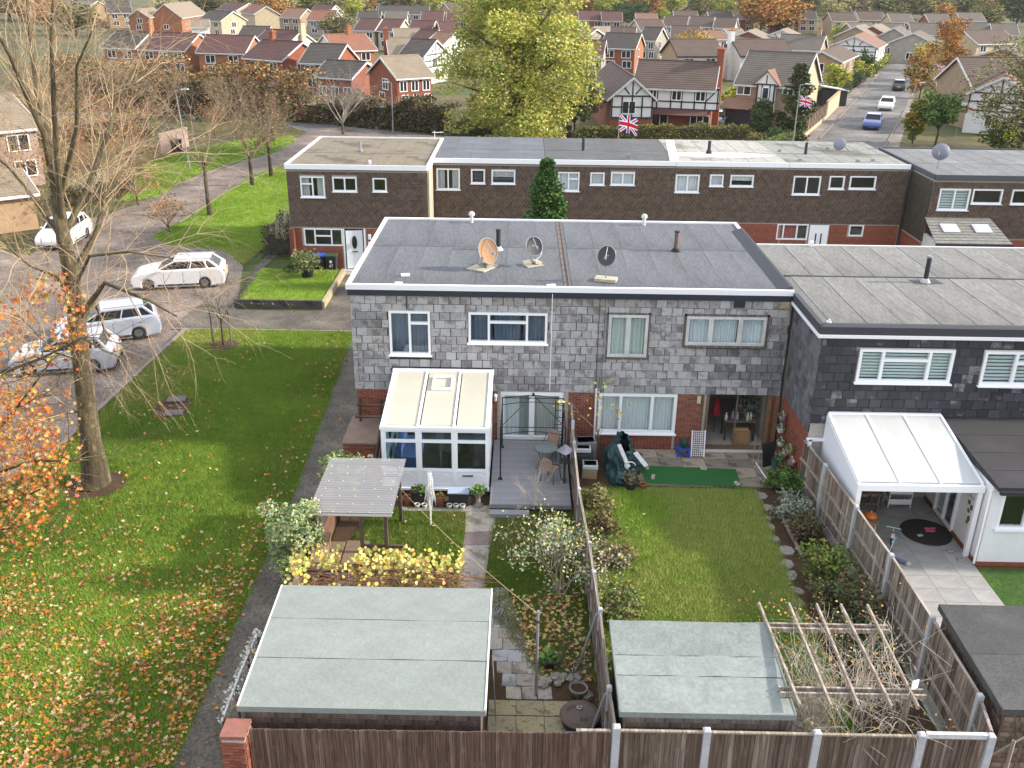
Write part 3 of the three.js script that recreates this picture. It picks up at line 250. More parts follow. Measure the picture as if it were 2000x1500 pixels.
// ---------- conservatory ----------
{ const c = thing('conservatory', 'white lean-to conservatory with cream panel roof', 'conservatory', [0, 0, 0]), x0 = -4.25, x1 = -.95, zf = -25.62, zb = -28.9, he = 2.28, hb = 2.8, cream = mat([.55, .53, .43], .5, { map: T.soft, size: 3 }), blueGlass = new THREE.MeshPhysicalMaterial({ color: C(.62, .78, .86), roughness: .03, transmission: 1, thickness: 0, ior: 1.6 });
  new MB().span(x0 + .02, x1 - .02, 0, .2, zb, zf - .02).build('plinth', mat([.08, .05, .04], .9, { map: T.stain, size: 1 }), c);
  const fr = new MB(); for (const x of [x0, x0 + 1.1, x0 + 2.2, x1 - .1]) fr.span(x, x + .1, .2, he, zf - .1, zf); fr.span(x0 - .03, x1 + .03, he, he + .1, zf - .12, zf + .03); fr.span(x0 - .02, x1 + .02, .2, .27, zf - .1, zf + .05); fr.span(x0 + .1, x1 - .1, .84, .9, zf - .08, zf - .004); for (const x of [x0, x1 - .08]) { for (const z of [zb + .02, -27.8, -26.7]) fr.span(x, x + .08, .2, he + .05, z, z + .08); fr.span(x, x + .08, .2, .28, zb, zf - .1); fr.span(x, x + .08, .9, .98, zb, zf - .1); fr.hexa([[x, he - .05, zf - .1], [x + .08, he - .05, zf - .1], [x + .08, he + .06, zf - .1], [x, he + .06, zf - .1], [x, hb - .1, zb], [x + .08, hb - .1, zb], [x + .08, hb, zb], [x, hb, zb]]); } fr.build('frame', M.upvc, c);
  const pw = 1.0; for (let i = 0; i < 3; i++) { const a = x0 + .1 + i * 1.1, b = a + pw; new MB().span(a, b, .27, .84, zf - .07, zf - .03).build('lower_panel', mat([.78, .8, .84], .35), c); const ar = []; for (let k = 0; k <= 12; k++) { const t = k / 12 * PI; ar.push([a + .5 - .4 * Math.cos(t), .58 + .2 * Math.sin(t), zf - .026]); } new MB().tube(ar, .012, 4).span(a + .06, b - .06, .4, .425, zf - .03, zf - .022).build('panel_moulding', M.upvc, c); const s = new MB(); s.span(a, b, 1.84, 1.94, zf - .08, zf - .006); for (const [u0, u1, v0, v1] of [[a, b, .9, .94], [a, a + .04, .94, 1.84], [b - .04, b, .94, 1.84], [a, a + .05, 1.94, 2.2], [b - .05, b, 1.94, 2.2], [a, b, 2.2, he]]) s.span(u0, u1, v0, v1, zf - .07, zf - .01); const sh = s.build('sash', M.upvc, c); new MB().span(a + .04, b - .04, .94, 1.84, zf - .05, zf - .042).build('pane', blueGlass, sh); new MB().span(a + .05, b - .05, 1.94, 2.2, zf - .05, zf - .042).build('pane', blueGlass, sh);
    const q = (x, z, dy) => [x, hb + (he - hb) * (z - zb) / (zf - zb) + dy, z]; const z1 = zf - .08, pl = new MB(); pl.hexa([q(a + .02, z1, .08), q(b - .02, z1, .08), q(b - .02, z1, .115), q(a + .02, z1, .115), q(a + .02, zb + .05, .06), q(b - .02, zb + .05, .06), q(b - .02, zb + .05, .095), q(a + .02, zb + .05, .095)]); pl.build('roof_panel', cream, c);
    if (i === 1) { const v = new MB(), va = a + .18, vb = b - .14, m = (u0, u1, t0, t1) => v.hexa([q(u0, t0, .12), q(u1, t0, .12), q(u1, t0, .19), q(u0, t0, .19), q(u0, t1, .12), q(u1, t1, .12), q(u1, t1, .19), q(u0, t1, .19)]); m(va, vb, -27.62, -27.54 - .14); m(va, vb, -28.35, -28.43); m(va, va + .07, -27.68, -28.35); m(vb - .07, vb, -27.68, -28.35); v.build('roof_light', M.upvc, c); } }
  for (const x of [x0, x0 + 1.1, x0 + 2.2, x1 - .1]) { const q = (u, z, dy) => [u, hb + (he - hb) * (z - zb) / (zf - zb) + dy, z], w = x === x0 || x > x1 - .2 ? .14 : .08; new MB().hexa([q(x, zf + .02, .06), q(x + w, zf + .02, .06), q(x + w, zf + .02, .15), q(x, zf + .02, .15), q(x, zb, .04), q(x + w, zb, .04), q(x + w, zb, .13), q(x, zb, .13)]).build('rafter', M.upvc, c); }
  new MB().span(x0 - .02, x1 + .06, hb + .02, hb + .14, zb - .02, zb + .12).build('wall_plate', M.upvc, c); for (const x of [x0 + .04, x1 - .04]) { const g = new MB(); for (const [z0, z1] of [[zb + .1, -27.84], [-27.72, -26.74], [-26.62, zf - .1]]) g.box(x, 1.6, (z0 + z1) / 2, .008, 1.24, z1 - z0); g.build('side_pane', M.glass, c); }
  new MB().box(-1.6, .72, zf + .02, .34, .035, .03).build('letter_plate', M.dark, c); const q = new MB(); q.lathe([[.0, 0], [.3, 0], [.3, .05], [0, .05]], -2.2, .9, -27, 14); for (const a of [0, 2, 4]) q.tube([[-2.2 + .22 * Math.cos(a), .2, -27 + .22 * Math.sin(a)], [-2.2, .9, -27]], .02, 5); tag(q.build('side_table', M.dark), 'dark round side table inside the conservatory', 'table'); const sf = new MB(); sf.box(-3.6, .5, -27.6, .7, .4, 1.6).box(-3.9, .85, -27.6, .18, .5, 1.6); tag(sf.build('sofa', mat([.1, .13, .3], .9)), 'blue sofa inside the conservatory', 'sofa'); }
// ---------- deck, gazebo frame and garden furniture ----------
{ const d = thing('deck', 'grey composite deck outside the patio door', 'deck', [0, 0, 0]), m = [.34, .32, .36].map(v => mat([v, v, v * 1.03], .7, { map: T.mottle, size: 1.5 })); let i = 0; const pg = new THREE.BoxGeometry(2.47, .028, .136); for (let z = -24.73; z > -28.85; z -= .142) mesh('plank', pg, m[i++ % 3], d, [.35, .29, z]); new MB().span(-.88, 1.58, 0, .27, -28.9, -24.7).build('joists', M.dark, d); new MB().span(-.9, 1.6, .16, .29, -24.66, -24.635).build('edge_board', m[1], d); for (const z of [-24.36, -24.5]) mesh('step_board', new THREE.BoxGeometry(1.2, .028, .136), m[0], d, [-.28, .15, z]); new MB().span(-.87, .3, 0, .13, -24.6, -24.3).build('step_riser', m[2], d); }
{ const g = thing('gazebo_frame', 'black metal gazebo frame without cover on the grey deck', 'gazebo', [0, .304, 0]); for (const [x, z] of [[-.6, -26.2], [1.42, -26.2], [-.6, -28.4], [1.42, -28.4]]) { new MB().cyl(x, 0, z, 1.86, .024, .024, 8).box(x, .01, z, .14, .02, .14).build('post', M.iron, g); } for (const [a, b] of [[[-.6, -26.2], [1.42, -26.2]], [[-.6, -28.4], [1.42, -28.4]], [[-.6, -26.2], [-.6, -28.4]], [[1.42, -26.2], [1.42, -28.4]]]) { const r = new MB(); r.tube([[a[0], 1.84, a[1]], [b[0], 1.84, b[1]]], .014, 6); const p = []; for (let k = 0; k <= 8; k++) { const t = k / 8; p.push([a[0] + (b[0] - a[0]) * t, 1.58 + .12 * Math.sin(t * PI), a[1] + (b[1] - a[1]) * t]); } r.tube(p, .012, 6); r.build('rail', M.iron, g); } for (const [x, z] of [[-.6, -26.2], [1.42, -26.2], [-.6, -28.4], [1.42, -28.4]]) new MB().tube([[x, 1.84, z], [.41, 2.45, -27.3]], .014, 6).build('rafter', M.iron, g); new MB().cyl(.41, 2.42, -27.3, 2.52, .05, .03, 8).build('finial', M.iron, g);
  const tr = thing('garden_trellis', 'black metal trellis beside the patio door', 'trellis', [1.3, .304, -28.2]); new MB().cyl(-.14, 0, 0, 1.9, .014).cyl(.14, 0, 0, 1.9, .014).build('upright', M.iron, tr); for (let i = 0; i < 7; i++) new MB().box(0, .2 + i * .26, 0, .28, .016, .016).build('rung', M.iron, tr); }
{ const t = thing('round_table', 'round glass-topped table on the grey deck', 'table', [.85, .304, -27.1]); new MB().cyl(0, .66, 0, .68, .38, .38, 24).build('table_top', mat([.16, .19, .18], .15), t); new MB().lathe([[.37, 0], [.395, .012], [.37, .024]], 0, .658, 0, 24).build('rim', M.dark, t); for (let i = 0; i < 3; i++) { const a = i * 2.09 + .5; new MB().tube([[.3 * Math.cos(a), .66, .3 * Math.sin(a)], [.2 * Math.cos(a), .34, .2 * Math.sin(a)], [.34 * Math.cos(a), 0, .34 * Math.sin(a)]], .014, 6).build('leg', M.dark, t); }
  const tan = mat([.42, .3, .22], .9, { map: T.mottle, size: .5 }); const mk = (lab, x, z, ry, folded) => { const c = thing('garden_chair', lab, 'chair', [x, .304, z], ry); const sh = new THREE.Shape(); sh.moveTo(-.2, 0); sh.lineTo(.2, 0); sh.lineTo(.21, .32); sh.quadraticCurveTo(.18, .46, 0, .48); sh.quadraticCurveTo(-.18, .46, -.21, .32); new MB().ext(sh, .02, new THREE.Matrix4().makeRotationX(-.2).setPosition(0, .42, -.22)).build('backrest', tan, c); new MB().box(0, .42, 0, .42, .025, .42).build('seat', tan, c); for (const [a, b] of [[-1, 1], [1, 1], [-1, -1], [1, -1]]) new MB().tube([[a * .2, .42, b * .2], [a * .23, 0, b * .24]], .013, 6).build('leg', M.dark, c); for (const s of [-1, 1]) new MB().tube([[s * .22, .75, -.3], [s * .25, .62, 0], [s * .24, .42, .2]], .012, 6).build('arm', M.dark, c); };
  mk('tan fabric garden chair standing behind the round table', 1.05, -27.75, -.3); mk('tan fabric garden chair between the round table and the bare shrub', 1.0, -26.2, 2.6);
  const l = thing('bird_table', 'dark lantern-shaped bird table by the weathered garden fence', 'bird table', [1.42, .0, -26.0]); new MB().cyl(0, 0, 0, 1.1, .03, .03, 8).build('post', M.dark, l); new MB().lathe([[.3, 0], [.0, .24]], 0, 1.45, 0, 4).build('roof', mat([.2, .19, .22], .5, { side: 1 }), l); new MB().box(0, 1.1, 0, .34, .03, .34).build('tray', M.dark, l); for (const [a, b] of [[-1, -1], [1, -1], [1, 1], [-1, 1]]) new MB().cyl(a * .14, 1.1, b * .14, 1.46, .01, .01, 5).build('strut', M.dark, l); }
// ---------- fences ----------
const oldWood = [[.24, .19, .15], [.34, .28, .23], [.2, .155, .12], [.42, .37, .32], [.28, .24, .2]].map((c, i) => mat(c, .92, { map: T.weather, size: .45 + .1 * i, sizeY: 2.2 })), darkWood = [[.23, .155, .125], [.27, .19, .155], [.19, .125, .1], [.31, .23, .19], [.22, .15, .115]].map((c, i) => mat(c, .9, { map: T.weather, size: .5 + .1 * i, sizeY: 2 })), greyWood = [[.38, .37, .33], [.46, .45, .41], [.32, .31, .27], [.6, .58, .53]].map((c, i) => mat(c, .92, { map: T.weather, size: .5 + .1 * i, sizeY: 2.1 }));
const boardGeos = uvBoxes(.112, 1, .016, .11, 1.8, 20);
function fenceRun(t, pts, hgt, mats, o = {}) { for (let s = 0; s + 1 < pts.length; s++) { const [xa, za] = pts[s], [xb, zb] = pts[s + 1], L = Math.hypot(xb - xa, zb - za), th = Math.atan2(-(zb - za), xb - xa), n = Math.round((L - (o.gap || 0)) / .1), nx = Math.sin(th), nz = Math.cos(th), h = Array.isArray(hgt) ? hgt[s] : hgt, b0 = o.base === undefined ? .02 : o.base;
    for (let i = 0; i < n; i++) { const f = ((o.gap || 0) / 2 + (i + .5) * (L - (o.gap || 0)) / n) / L, m = mesh('board', pick(boardGeos), pick(mats), t, [xa + (xb - xa) * f, b0 + (h - b0) / 2 + rr(-.012, .012), za + (zb - za) * f]); m.scale.y = h - b0; m.scale.x = (L - (o.gap || 0)) / n / .1; m.rotation.set(0, th + .17, rr(-.006, .006)); }
    const xm = (xa + xb) / 2, zm = (za + zb) / 2, sd = o.side || 1; for (const ry of o.rails || []) new MB().box(xm + nx * .04 * sd, ry * h, zm + nz * .04 * sd, L - .1, .07, .05, th, 0).build('rail', o.railMat || mats[mats.length - 1], t); if (o.cap) new MB().box(xm, h + .02, zm, L - (o.gap || 0) + .02, o.cap === 2 ? .1 : .035, o.cap === 2 ? .07 : .06, th).build('capping', o.capMat || mats[1], t); if (o.gravel) new MB().box(xm + nx * .01, .14, zm + nz * .01, L - .1, .3, .05, th).build('gravel_board', M.concrete, t); } }
function concPost(t, x, z, h, w = .11) { const mb = new MB(); mb.box(x, h / 2, z, w, h, w); mb.hexa([[x - w / 2, h, z + w / 2], [x + w / 2, h, z + w / 2], [x + w * .3, h + .03, z + w * .3], [x - w * .3, h + .03, z + w * .3], [x - w / 2, h, z - w / 2], [x + w / 2, h, z - w / 2], [x + w * .3, h + .03, z - w * .3], [x - w * .3, h + .03, z - w * .3]]); mb.build('post', M.concretePost, t); }
{ const t = thing('board_fence', 'dark stained back fence behind the larger green-roofed shed', 'fence', [0, 0, 0]); fenceRun(t, [[-5.05, -13.66], [1.15, -13.72]], 1.84, darkWood, { rails: [.15, .8], side: -1 }); const g = thing('garden_gate', 'dark boarded gate with a pale top rail between the two back fences', 'gate', [0, 0, 0]); fenceRun(g, [[1.17, -13.74], [1.8, -13.75]], 1.86, darkWood.slice(0, 3), { cap: 1, capMat: greyWood[3], rails: [.2, .8], side: -1 });
  const r = thing('board_fence', 'weathered back fence with white concrete posts behind the pergola', 'fence', [0, 0, 0]), px = [1.93, 3.65, 5.74, 7.72, 9.03]; fenceRun(r, px.map(x => [x, -13.8]), [1.82, 1.82, 1.82, 1.8], oldWood, { gap: .14, cap: 1, capMat: mat([.6, .56, .46], .9, { map: T.weather, size: .5 }), rails: [.2, .78], side: -1 }); for (const x of px) concPost(r, x, -13.8, x < 2 ? 1.94 : 1.9, .14); new MB().box(8.37, 1.88, -13.8, 1.14, .1, .08).build('capping', M.whitePaint, r); }
{ const t = thing('panel_fence', 'tall weathered fence with concrete posts beside the canopy house', 'fence', [0, 0, 0]), p = [[8.83, -26.2], [9.0, -24.45], [9.16, -22.1], [9.28, -19.79], [9.32, -17.33], [9.29, -14.84], [9.1, -13.9]]; fenceRun(t, p, [1.86, 1.86, 1.86, 1.86, 1.86, 1.82], greyWood.concat(oldWood.slice(1, 4)), { gap: .14, cap: 1, capMat: greyWood[3], rails: [.36, .68], side: 1, gravel: 1, base: .3, railMat: greyWood[3] }); for (const q of p.slice(1, 6)) concPost(t, q[0] - .02, q[1], 1.95, .12); }
{ const t = thing('panel_fence', 'weathered fence with leaning grey props between the two back gardens', 'fence', [0, 0, 0]), p = [[1.72, -28.8], [1.7, -27.2], [1.71, -26.3], [1.72, -23.4], [1.84, -20.6], [1.87, -19.26], [1.9, -17.62], [1.9, -15.02], [1.93, -13.9]]; fenceRun(t, p, [1.75, 1.6, 1.5, 1.5, 1.55, 1.6, 1.66, 1.7], greyWood.concat(oldWood.slice(3)), { gap: .1, cap: 1, capMat: greyWood[3], rails: [.3, .7], side: 1 }); for (let i = 1; i < 8; i++) concPost(t, p[i][0], p[i][1], i === 1 ? 1.9 : [0, 0, 1.62, 1.6, 1.62, 1.66, 1.78, 1.82][i], .1); for (const [x, z] of [[1.88, -17.6], [1.88, -15.0]]) new MB().tube([[x - .06, 1.66, z], [x - .5, .02, z + .15]], .028, 6).build('prop', M.galv, t); }
{ const t = thing('brick_pier', 'red brick pier at the end of the dark back fence', 'pier', [-5.33, 0, -13.72]); new MB().box(0, .86, 0, .44, 1.72, .44).build('core', M.mortar, t); new MB().box(0, 1.76, 0, .48, .08, .48).build('capping', mat([.34, .14, .1], .85, { map: T.mottle, size: .6 }), t); for (const [th, o] of [[0, [0, 0, .22]], [-PI / 2, [-.22, 0, 0]], [PI / 2, [.22, 0, 0]]]) bricks(t, o, th, -.226, .226, 0, 1.71); const sp = new MB(), st = new MB(); sp.color(1, 1, 1); for (let i = 0; i < 520; i++) { const z = -17.1 + 2.7 * rnd(), e = (z + 14.4) / 2.7; leafQuad(sp, -5.82 + rr(-.1, .06), 1.38 + rr(-.22, .14) * (1 + .5 * e), z, rr(.05, .1), null, pick([[.5, .47, .4], [.62, .59, .5], [.36, .32, .26]]).map(v => v * rr(.8, 1.15))); } st.tube([[-5.8, 1.42, -14.3], [-5.82, 1.44, -15.6], [-5.82, 1.4, -17.1]], .03, 6); const th = thing('trellis_strip', 'leaning trellis strip with pale dried climber beside the shed', 'trellis', [0, 0, 0]); st.build('rail', M.whitePaint, th); for (const z of [-14.4, -15.3, -16.2, -17.0]) new MB().cyl(-5.82, 0, z, 1.45, .03, .03, 6).build('post', oldWood[2], th); sp.build('dried_climber', M.leaf, th); }
{ const t = thing('low_wall', 'low brown brick wall between the side path and the first garden', 'wall', [0, 0, 0]); new MB().span(-5.62, -5.42, 0, .9, -25.6, -18).build('masonry', mat([.22, .11, .07], .9, { map: T.brick, size: .5 }), t); new MB().span(-5.66, -5.38, .9, .96, -25.6, -18).build('coping', mat([.26, .17, .13], .9, { map: T.mottle, size: .7 }), t); const w = thing('garden_wall', 'brown brick bunker wall beside the conservatory', 'wall', [0, 0, 0]); new MB().span(-5.72, -4.65, 0, 1.05, -28.95, -27.0).build('masonry', mat([.2, .1, .065], .9, { map: T.brick, size: .4 }), w); bricks(w, [-5.72, 0, -27.0], -PI / 2, -1.9, 0, 0, 1.03); bricks(w, [0, 0, -27.0], 0, -5.72, -4.65, 0, 1.03); new MB().span(-5.75, -4.62, 1.05, 1.1, -28.98, -26.97).build('coping', mat([.3, .2, .15], .9, { map: T.mottle, size: .8 }), w);
  const p = thing('timber_trestle', 'dark timber trestle leaning behind the conservatory', 'trestle', [0, 0, 0]); for (const [a, b] of [[[-5.4, 1.1, -28.6], [-5.4, 2.0, -28.6]], [[-4.7, 1.1, -28.6], [-4.7, 1.9, -28.6]], [[-5.5, 1.7, -28.6], [-4.5, 1.72, -28.6]], [[-5.5, 1.45, -28.2], [-4.6, 1.47, -28.2]], [[-4.7, 0, -25.5], [-4.55, 1.55, -27.9]], [[-4.6, 0, -25.4], [-4.4, 1.5, -27.8]]]) new MB().tube([a, b], .05, 4).build('beam', oldWood[2], p); const ps = thing('fence_post', 'brown timber post beside the conservatory corner', 'post', [-4.55, 0, -25.3]); new MB().box(0, .75, 0, .12, 1.5, .12).build('shaft', oldWood[1], ps); new MB().box(0, 1.52, 0, .15, .05, .15).build('cap', oldWood[3], ps); }
// ---------- sheds ----------
function shed(label, x0, x1, zb, zf, hb, hf, woods, rm, o = {}) { const t = thing('shed', label, 'shed', [0, 0, 0]), ov = .1; new MB().span(x0 + .12, x1 - .12, 0, hf - .12, zb + .12, zf - .1).build('shed_body', M.dark, t); const n = Math.round((hf - .15) / .13), g = new THREE.BoxGeometry(x1 - x0 - .18, .135, .018), gs = new THREE.BoxGeometry(zf - zb - .2, .135, .018); for (let i = 0; i < n; i++) { const y = .07 + i * .13; const a = mesh('cladding_board', g, woods[i % woods.length], t, [(x0 + x1) / 2, y, zf - .085]); a.rotation.x = -.06; for (const s of [0, 1]) { const b = mesh('cladding_board', gs, woods[(i + 1) % woods.length], t, [s ? x1 - .1 : x0 + .1, y, (zb + zf) / 2]); b.rotation.set(0, PI / 2, 0); } } for (const x of [x0 + .11, x1 - .11]) new MB().span(x - .02, x + .02, 0, hf - .1, zf - .09, zf - .06).build('corner_strip', o.corner || woods[0], t);
  const ns = o.strips || 3, Y = z => hb + (hf - hb) * (z - zb) / (zf - zb); const rf = new MB(); rf.hexa([[x0 + .01, Y(zf) - .09, zf - .02], [x1 - .01, Y(zf) - .09, zf - .02], [x1 - .01, Y(zf) - .006, zf - .02], [x0 + .01, Y(zf) - .006, zf - .02], [x0 + .01, Y(zb) - .09, zb + .01], [x1 - .01, Y(zb) - .09, zb + .01], [x1 - .01, Y(zb) - .006, zb + .01], [x0 + .01, Y(zb) - .006, zb + .01]]); const roof = rf.build('roof', rm[0], t);
  const cuts = o.cuts || [0, .34, .67, 1]; for (let i = 0; i + 1 < cuts.length; i++) { const za = zb + (zf - zb) * cuts[i], zc = zb + (zf - zb) * cuts[i + 1] + (i + 2 < cuts.length ? .012 : 0), m = new MB(), N = 24, dz = 8, ph = i * 3.1; const hgt = (u, v) => (.006 + (cuts.length - i) * .0035) + (o.rough || .004) * (at(N1, u * 60 + i * 90, v * 50) - .5) * 2; for (let a = 0; a < N; a++) for (let b = 0; b < dz; b++) { const P = (k, l) => { const u = k / N, v = l / dz, z = za + (zc - za) * v, w = i + 2 < cuts.length && l === dz ? .004 * Math.sin(k * .9 + ph) : 0; return [x0 + (x1 - x0) * u, Y(z) + hgt(k / N * 8, z) + 0, z + w]; }; m.quad(P(a, b + 1), P(a + 1, b + 1), P(a + 1, b), P(a, b)); } const L = Y(zc); m.quad([x0, L - .02, zc + .001], [x1, L - .02, zc + .001], [x1, L + .016, zc + .001], [x0, L + .016, zc + .001]); m.build('felt_strip', rm[i % rm.length], roof); if (i + 2 < cuts.length) { const sl = new MB(), pp = []; for (let k = 0; k <= 16; k++) pp.push([x0 + .03 + (x1 - x0 - .06) * k / 16, Y(zc) + .012, zc + .008 + rr(-.006, .006)]); sl.tube(pp, .008, 4); sl.build('lap_sealant', bitumen, roof); } }
  const rx = new MB(); rx.box((x0 + x1) / 2, Y(zf) - .05, zf + .005, x1 - x0 + .02, .13, .03); rx.build('felt_apron', rm[1 % rm.length], roof); for (const x of [x0, x1]) { new MB().hexa([[x - .015, Y(zf) - .12, zf], [x + .015, Y(zf) - .12, zf], [x + .015, Y(zf) + .03, zf], [x - .015, Y(zf) + .03, zf], [x - .015, Y(zb) - .12, zb], [x + .015, Y(zb) - .12, zb], [x + .015, Y(zb) + .03, zb], [x - .015, Y(zb) + .03, zb]]).build('verge_trim', o.verge || rm[0], roof); } return t; }
const greenF = [[.305, .335, .305], [.315, .345, .315], [.297, .327, .297]].map((c, i) => mat(c, .9, { map: T.greenfelt, size: 1.4 + i * .5, bump: .007, bumpMap: T.bumpSoft, bumpSize: .8 }));
shed('large shed with a pale green felt roof beside the leafy green', -5.36, -.58, -17.7, -14.05, 2.2, 2.02, [mat([.26, .2, .175], .9, { map: T.weather, size: .6, sizeY: .3 }), mat([.32, .26, .23], .9, { map: T.weather, size: .7, sizeY: .3 }), mat([.2, .15, .13], .9, { map: T.weather, size: .5, sizeY: .3 })], greenF, { cuts: [0, .3, .63, 1], verge: mat([.7, .73, .7], .7) });
{ const wet = [mat([.25, .285, .262], .7, { map: T.mottle, size: 2.5, bump: .012, bumpMap: T.bumpSoft, bumpSize: .8 }), mat([.3, .335, .31], .8, { map: T.mottle, size: 3.1 }), mat([.29, .325, .3], .8, { map: T.mottle, size: 4.2, bump: .006, bumpMap: T.bumpSoft, bumpSize: 1.3 })]; shed('smaller shed with a damp patched green roof beside the pergola', 2.02, 5.4, -16.7, -14.12, 2.16, 2.0, [mat([.42, .36, .32], .9, { map: T.weather, size: .8, sizeY: .25 }), mat([.5, .47, .44], .9, { map: T.weather, size: .7, sizeY: .25 }), mat([.24, .18, .15], .9, { map: T.weather, size: .9, sizeY: .25 })], wet, { cuts: [0, .4, .62, 1], rough: .012 }); }
shed('shed with a dark grey felt roof behind the tall fence', 9.42, 12.2, -17.4, -14.3, 2.22, 2.08, oldWood.slice(0, 3), [mat([.1, .098, .095], .9, { map: T.felt, size: 1.5, bump: .003 }), mat([.12, .117, .113], .9, { map: T.felt, size: 2.3, bump: .003 })], { cuts: [0, .5, 1] });
// ---------- corrugated shelter with workbench ----------
{ const t = thing('shelter', 'timber shelter with a clear corrugated plastic roof', 'shelter', [0, 0, 0]), x0 = -5.5, x1 = -3.3, za = -24.15, zb = -21.05, n = 120, mb = new MB(); const Y = z => 2.06 - .05 * (z - za) / (zb - za); for (let i = 0; i < n; i++) { const z0 = za + (zb - za) * i / n, z1 = za + (zb - za) * (i + 1) / n, y0 = Y(z0) + .022 * Math.sin(i / n * 2 * PI * 32), y1 = Y(z1) + .022 * Math.sin((i + 1) / n * 2 * PI * 32); const k = (z0 - za) / (zb - za) * -.05; mb.quad([x0 + k, y1, z1], [x1 + k * .3, y1, z1], [x1 + k * .3, y0, z0], [x0 + k, y0, z0]); } mb.build('corrugated_roof', new THREE.MeshPhysicalMaterial({ color: C(.66, .65, .65), roughness: .3, transmission: .7, thickness: 0, side: THREE.DoubleSide }), t);
  for (const z of [-24, -23.3, -22.6, -21.9, -21.2]) new MB().box(-4.4, 1.98, z, 2.1, .07, .05).build('purlin', oldWood[0], t); for (const x of [-5.35, -4.4, -3.45]) new MB().box(x, 1.9, -22.6, .06, .09, 3).build('beam', oldWood[2], t); for (const [x, z] of [[-5.35, -21.2], [-4.15, -21.2], [-3.5, -21.2], [-5.35, -24], [-3.5, -24]]) new MB().box(x, .95, z, .09, 1.9, .09).build('post', oldWood[2], t); const sc = new MB(); for (let i = 0; i < 5; i++) for (let j = 0; j < 8; j++) sc.geo(new THREE.SphereGeometry(.013, 6, 4), new THREE.Matrix4().makeTranslation(-5.4 + i * .5 + rr(-.12, .12), Y(-24 + j * .4) + .03, -24 + j * .4)); sc.build('screw_cap', M.white, t).userData.kind = 'stuff'; new MB().box(-3.5, 1.0, -21.2, 1.2, .08, .06).build('cross_bar', oldWood[2], t);
  const b = thing('workbench', 'timber potting bench under the corrugated shelter', 'bench', [-4.7, 0, -20.9]); new MB().box(-.35, .8, 0, .7, .05, 1.5).box(.35, .78, -.3, .6, .05, 1.1).build('bench_top', mat([.34, .24, .15], .85, { map: T.wood, size: .5 }), b); for (const [x, z] of [[-.65, .7], [-.05, .7], [-.65, -.7], [.6, -.7]]) new MB().box(x, .4, z, .07, .8, .07).build('leg', oldWood[1], b); new MB().box(.2, .6, .62, .6, .5, .04, 0, 0, -.5).build('leaning_board', mat([.45, .43, .4], .9, { map: T.weather, size: .5 }), b); new MB().box(-.5, 1.0, .05, .4, .35, 1.4, .1).build('bench_side', mat([.4, .26, .16], .85, { map: T.wood, size: .6 }), b); }
function pot(label, x, z, r, h, m, plant, y = 0) { const t = thing('plant_pot', label, 'plant pot', [x, y, z]); new MB().lathe([[0, 0], [r * .72, 0], [r, h * .86], [r * 1.08, h * .86], [r * 1.08, h], [r * .92, h], [r * .88, h * .8], [0, h * .8]], 0, 0, 0, 16).build('pot_body', m, t); new MB().cyl(0, h * .72, 0, h * .84, r * .88, r * .88, 12).build('compost', M.earth, t); if (plant) tuftPlant(t, plant, h * .82); return t; }
function tuftPlant(t, p, y0) { const mb = new MB(); mb.color(1, 1, 1); for (let i = 0; i < p.n; i++) { const a = rnd() * 2 * PI, r = p.r * Math.sqrt(rnd()), y = y0 + p.h * rnd(); leafQuad(mb, r * Math.cos(a), y, r * Math.sin(a), p.s * rr(.7, 1.3), null, pick(p.c).map(v => v * rr(.75, 1.25))); } mb.build('foliage', M.leaf, t); if (p.h > .25) { const st = new MB(); for (let i = 0; i < 5; i++) { const a = rnd() * 6.28, r = p.r * .7 * rnd(); st.tube([[0, y0 - .05, 0], [r * Math.cos(a), y0 + p.h * .9, r * Math.sin(a)]], [.01, .004], 4); } st.build('stem', M.twig, t); } }
const gr = [[.09, .17, .035], [.12, .2, .05], [.07, .13, .03]], gy = [[.2, .24, .05], [.3, .28, .06], [.14, .18, .04]];
// row of planters in front of the conservatory
{ const trough = (lab, x, lidc, plant) => { const t = thing('planter_trough', lab, 'planter', [x, 0, -25.1]); new MB().box(0, .24, 0, .6, .48, .34).build('tub', M.black, t); new MB().box(0, .485, 0, .66, .03, .4).build('rim', lidc ? mat([.32, .4, .5], .3) : M.black, t); if (plant) tuftPlant(t, { n: 160, r: .26, h: .1, s: .08, c: gr }, .48); };
  trough('black trough of green seedlings below the conservatory windows', -3.0, 0, 1); trough('black trough with a blue-grey lid below the conservatory', -1.85, 1, 0); pot('terracotta pot left of the black seedling trough', -3.42, -25.05, .13, .3, M.terracotta); pot('terracotta pot with a small plant by the rotary dryer', -2.42, -25.05, .14, .34, M.terracotta, { n: 30, r: .1, h: .12, s: .09, c: gy }); for (let i = 0; i < 5; i++) { const t = pot(i < 2 ? 'one of two small white pots before the seedling trough' : 'one of three small white pots before the lidded trough', i < 2 ? -3.1 + i * .22 : -2.12 + (i - 2) * .2, -24.82, .085, .16, M.whitePaint); t.userData.group = i < 2 ? 'white pots by the seedling trough' : 'white pots by the lidded trough'; }
  const u = thing('stone_urn', 'stone pedestal urn with a trailing plant beside the deck', 'urn', [-1.25, 0, -25.0]); new MB().lathe([[0, 0], [.16, 0], [.16, .06], [.08, .12], [.07, .34], [.18, .46], [.22, .56], [.19, .56], [0, .5]], 0, 0, 0, 16).build('urn_body', M.stone, u); tuftPlant(u, { n: 120, r: .24, h: .14, s: .11, c: gr }, .52); const ln = new MB(); ln.box(-2.4, .02, -24.72, 2.4, .04, .2); tag(ln.build('edging_slab', M.concrete), 'pale edging slab under the row of planters', 'slab'); }
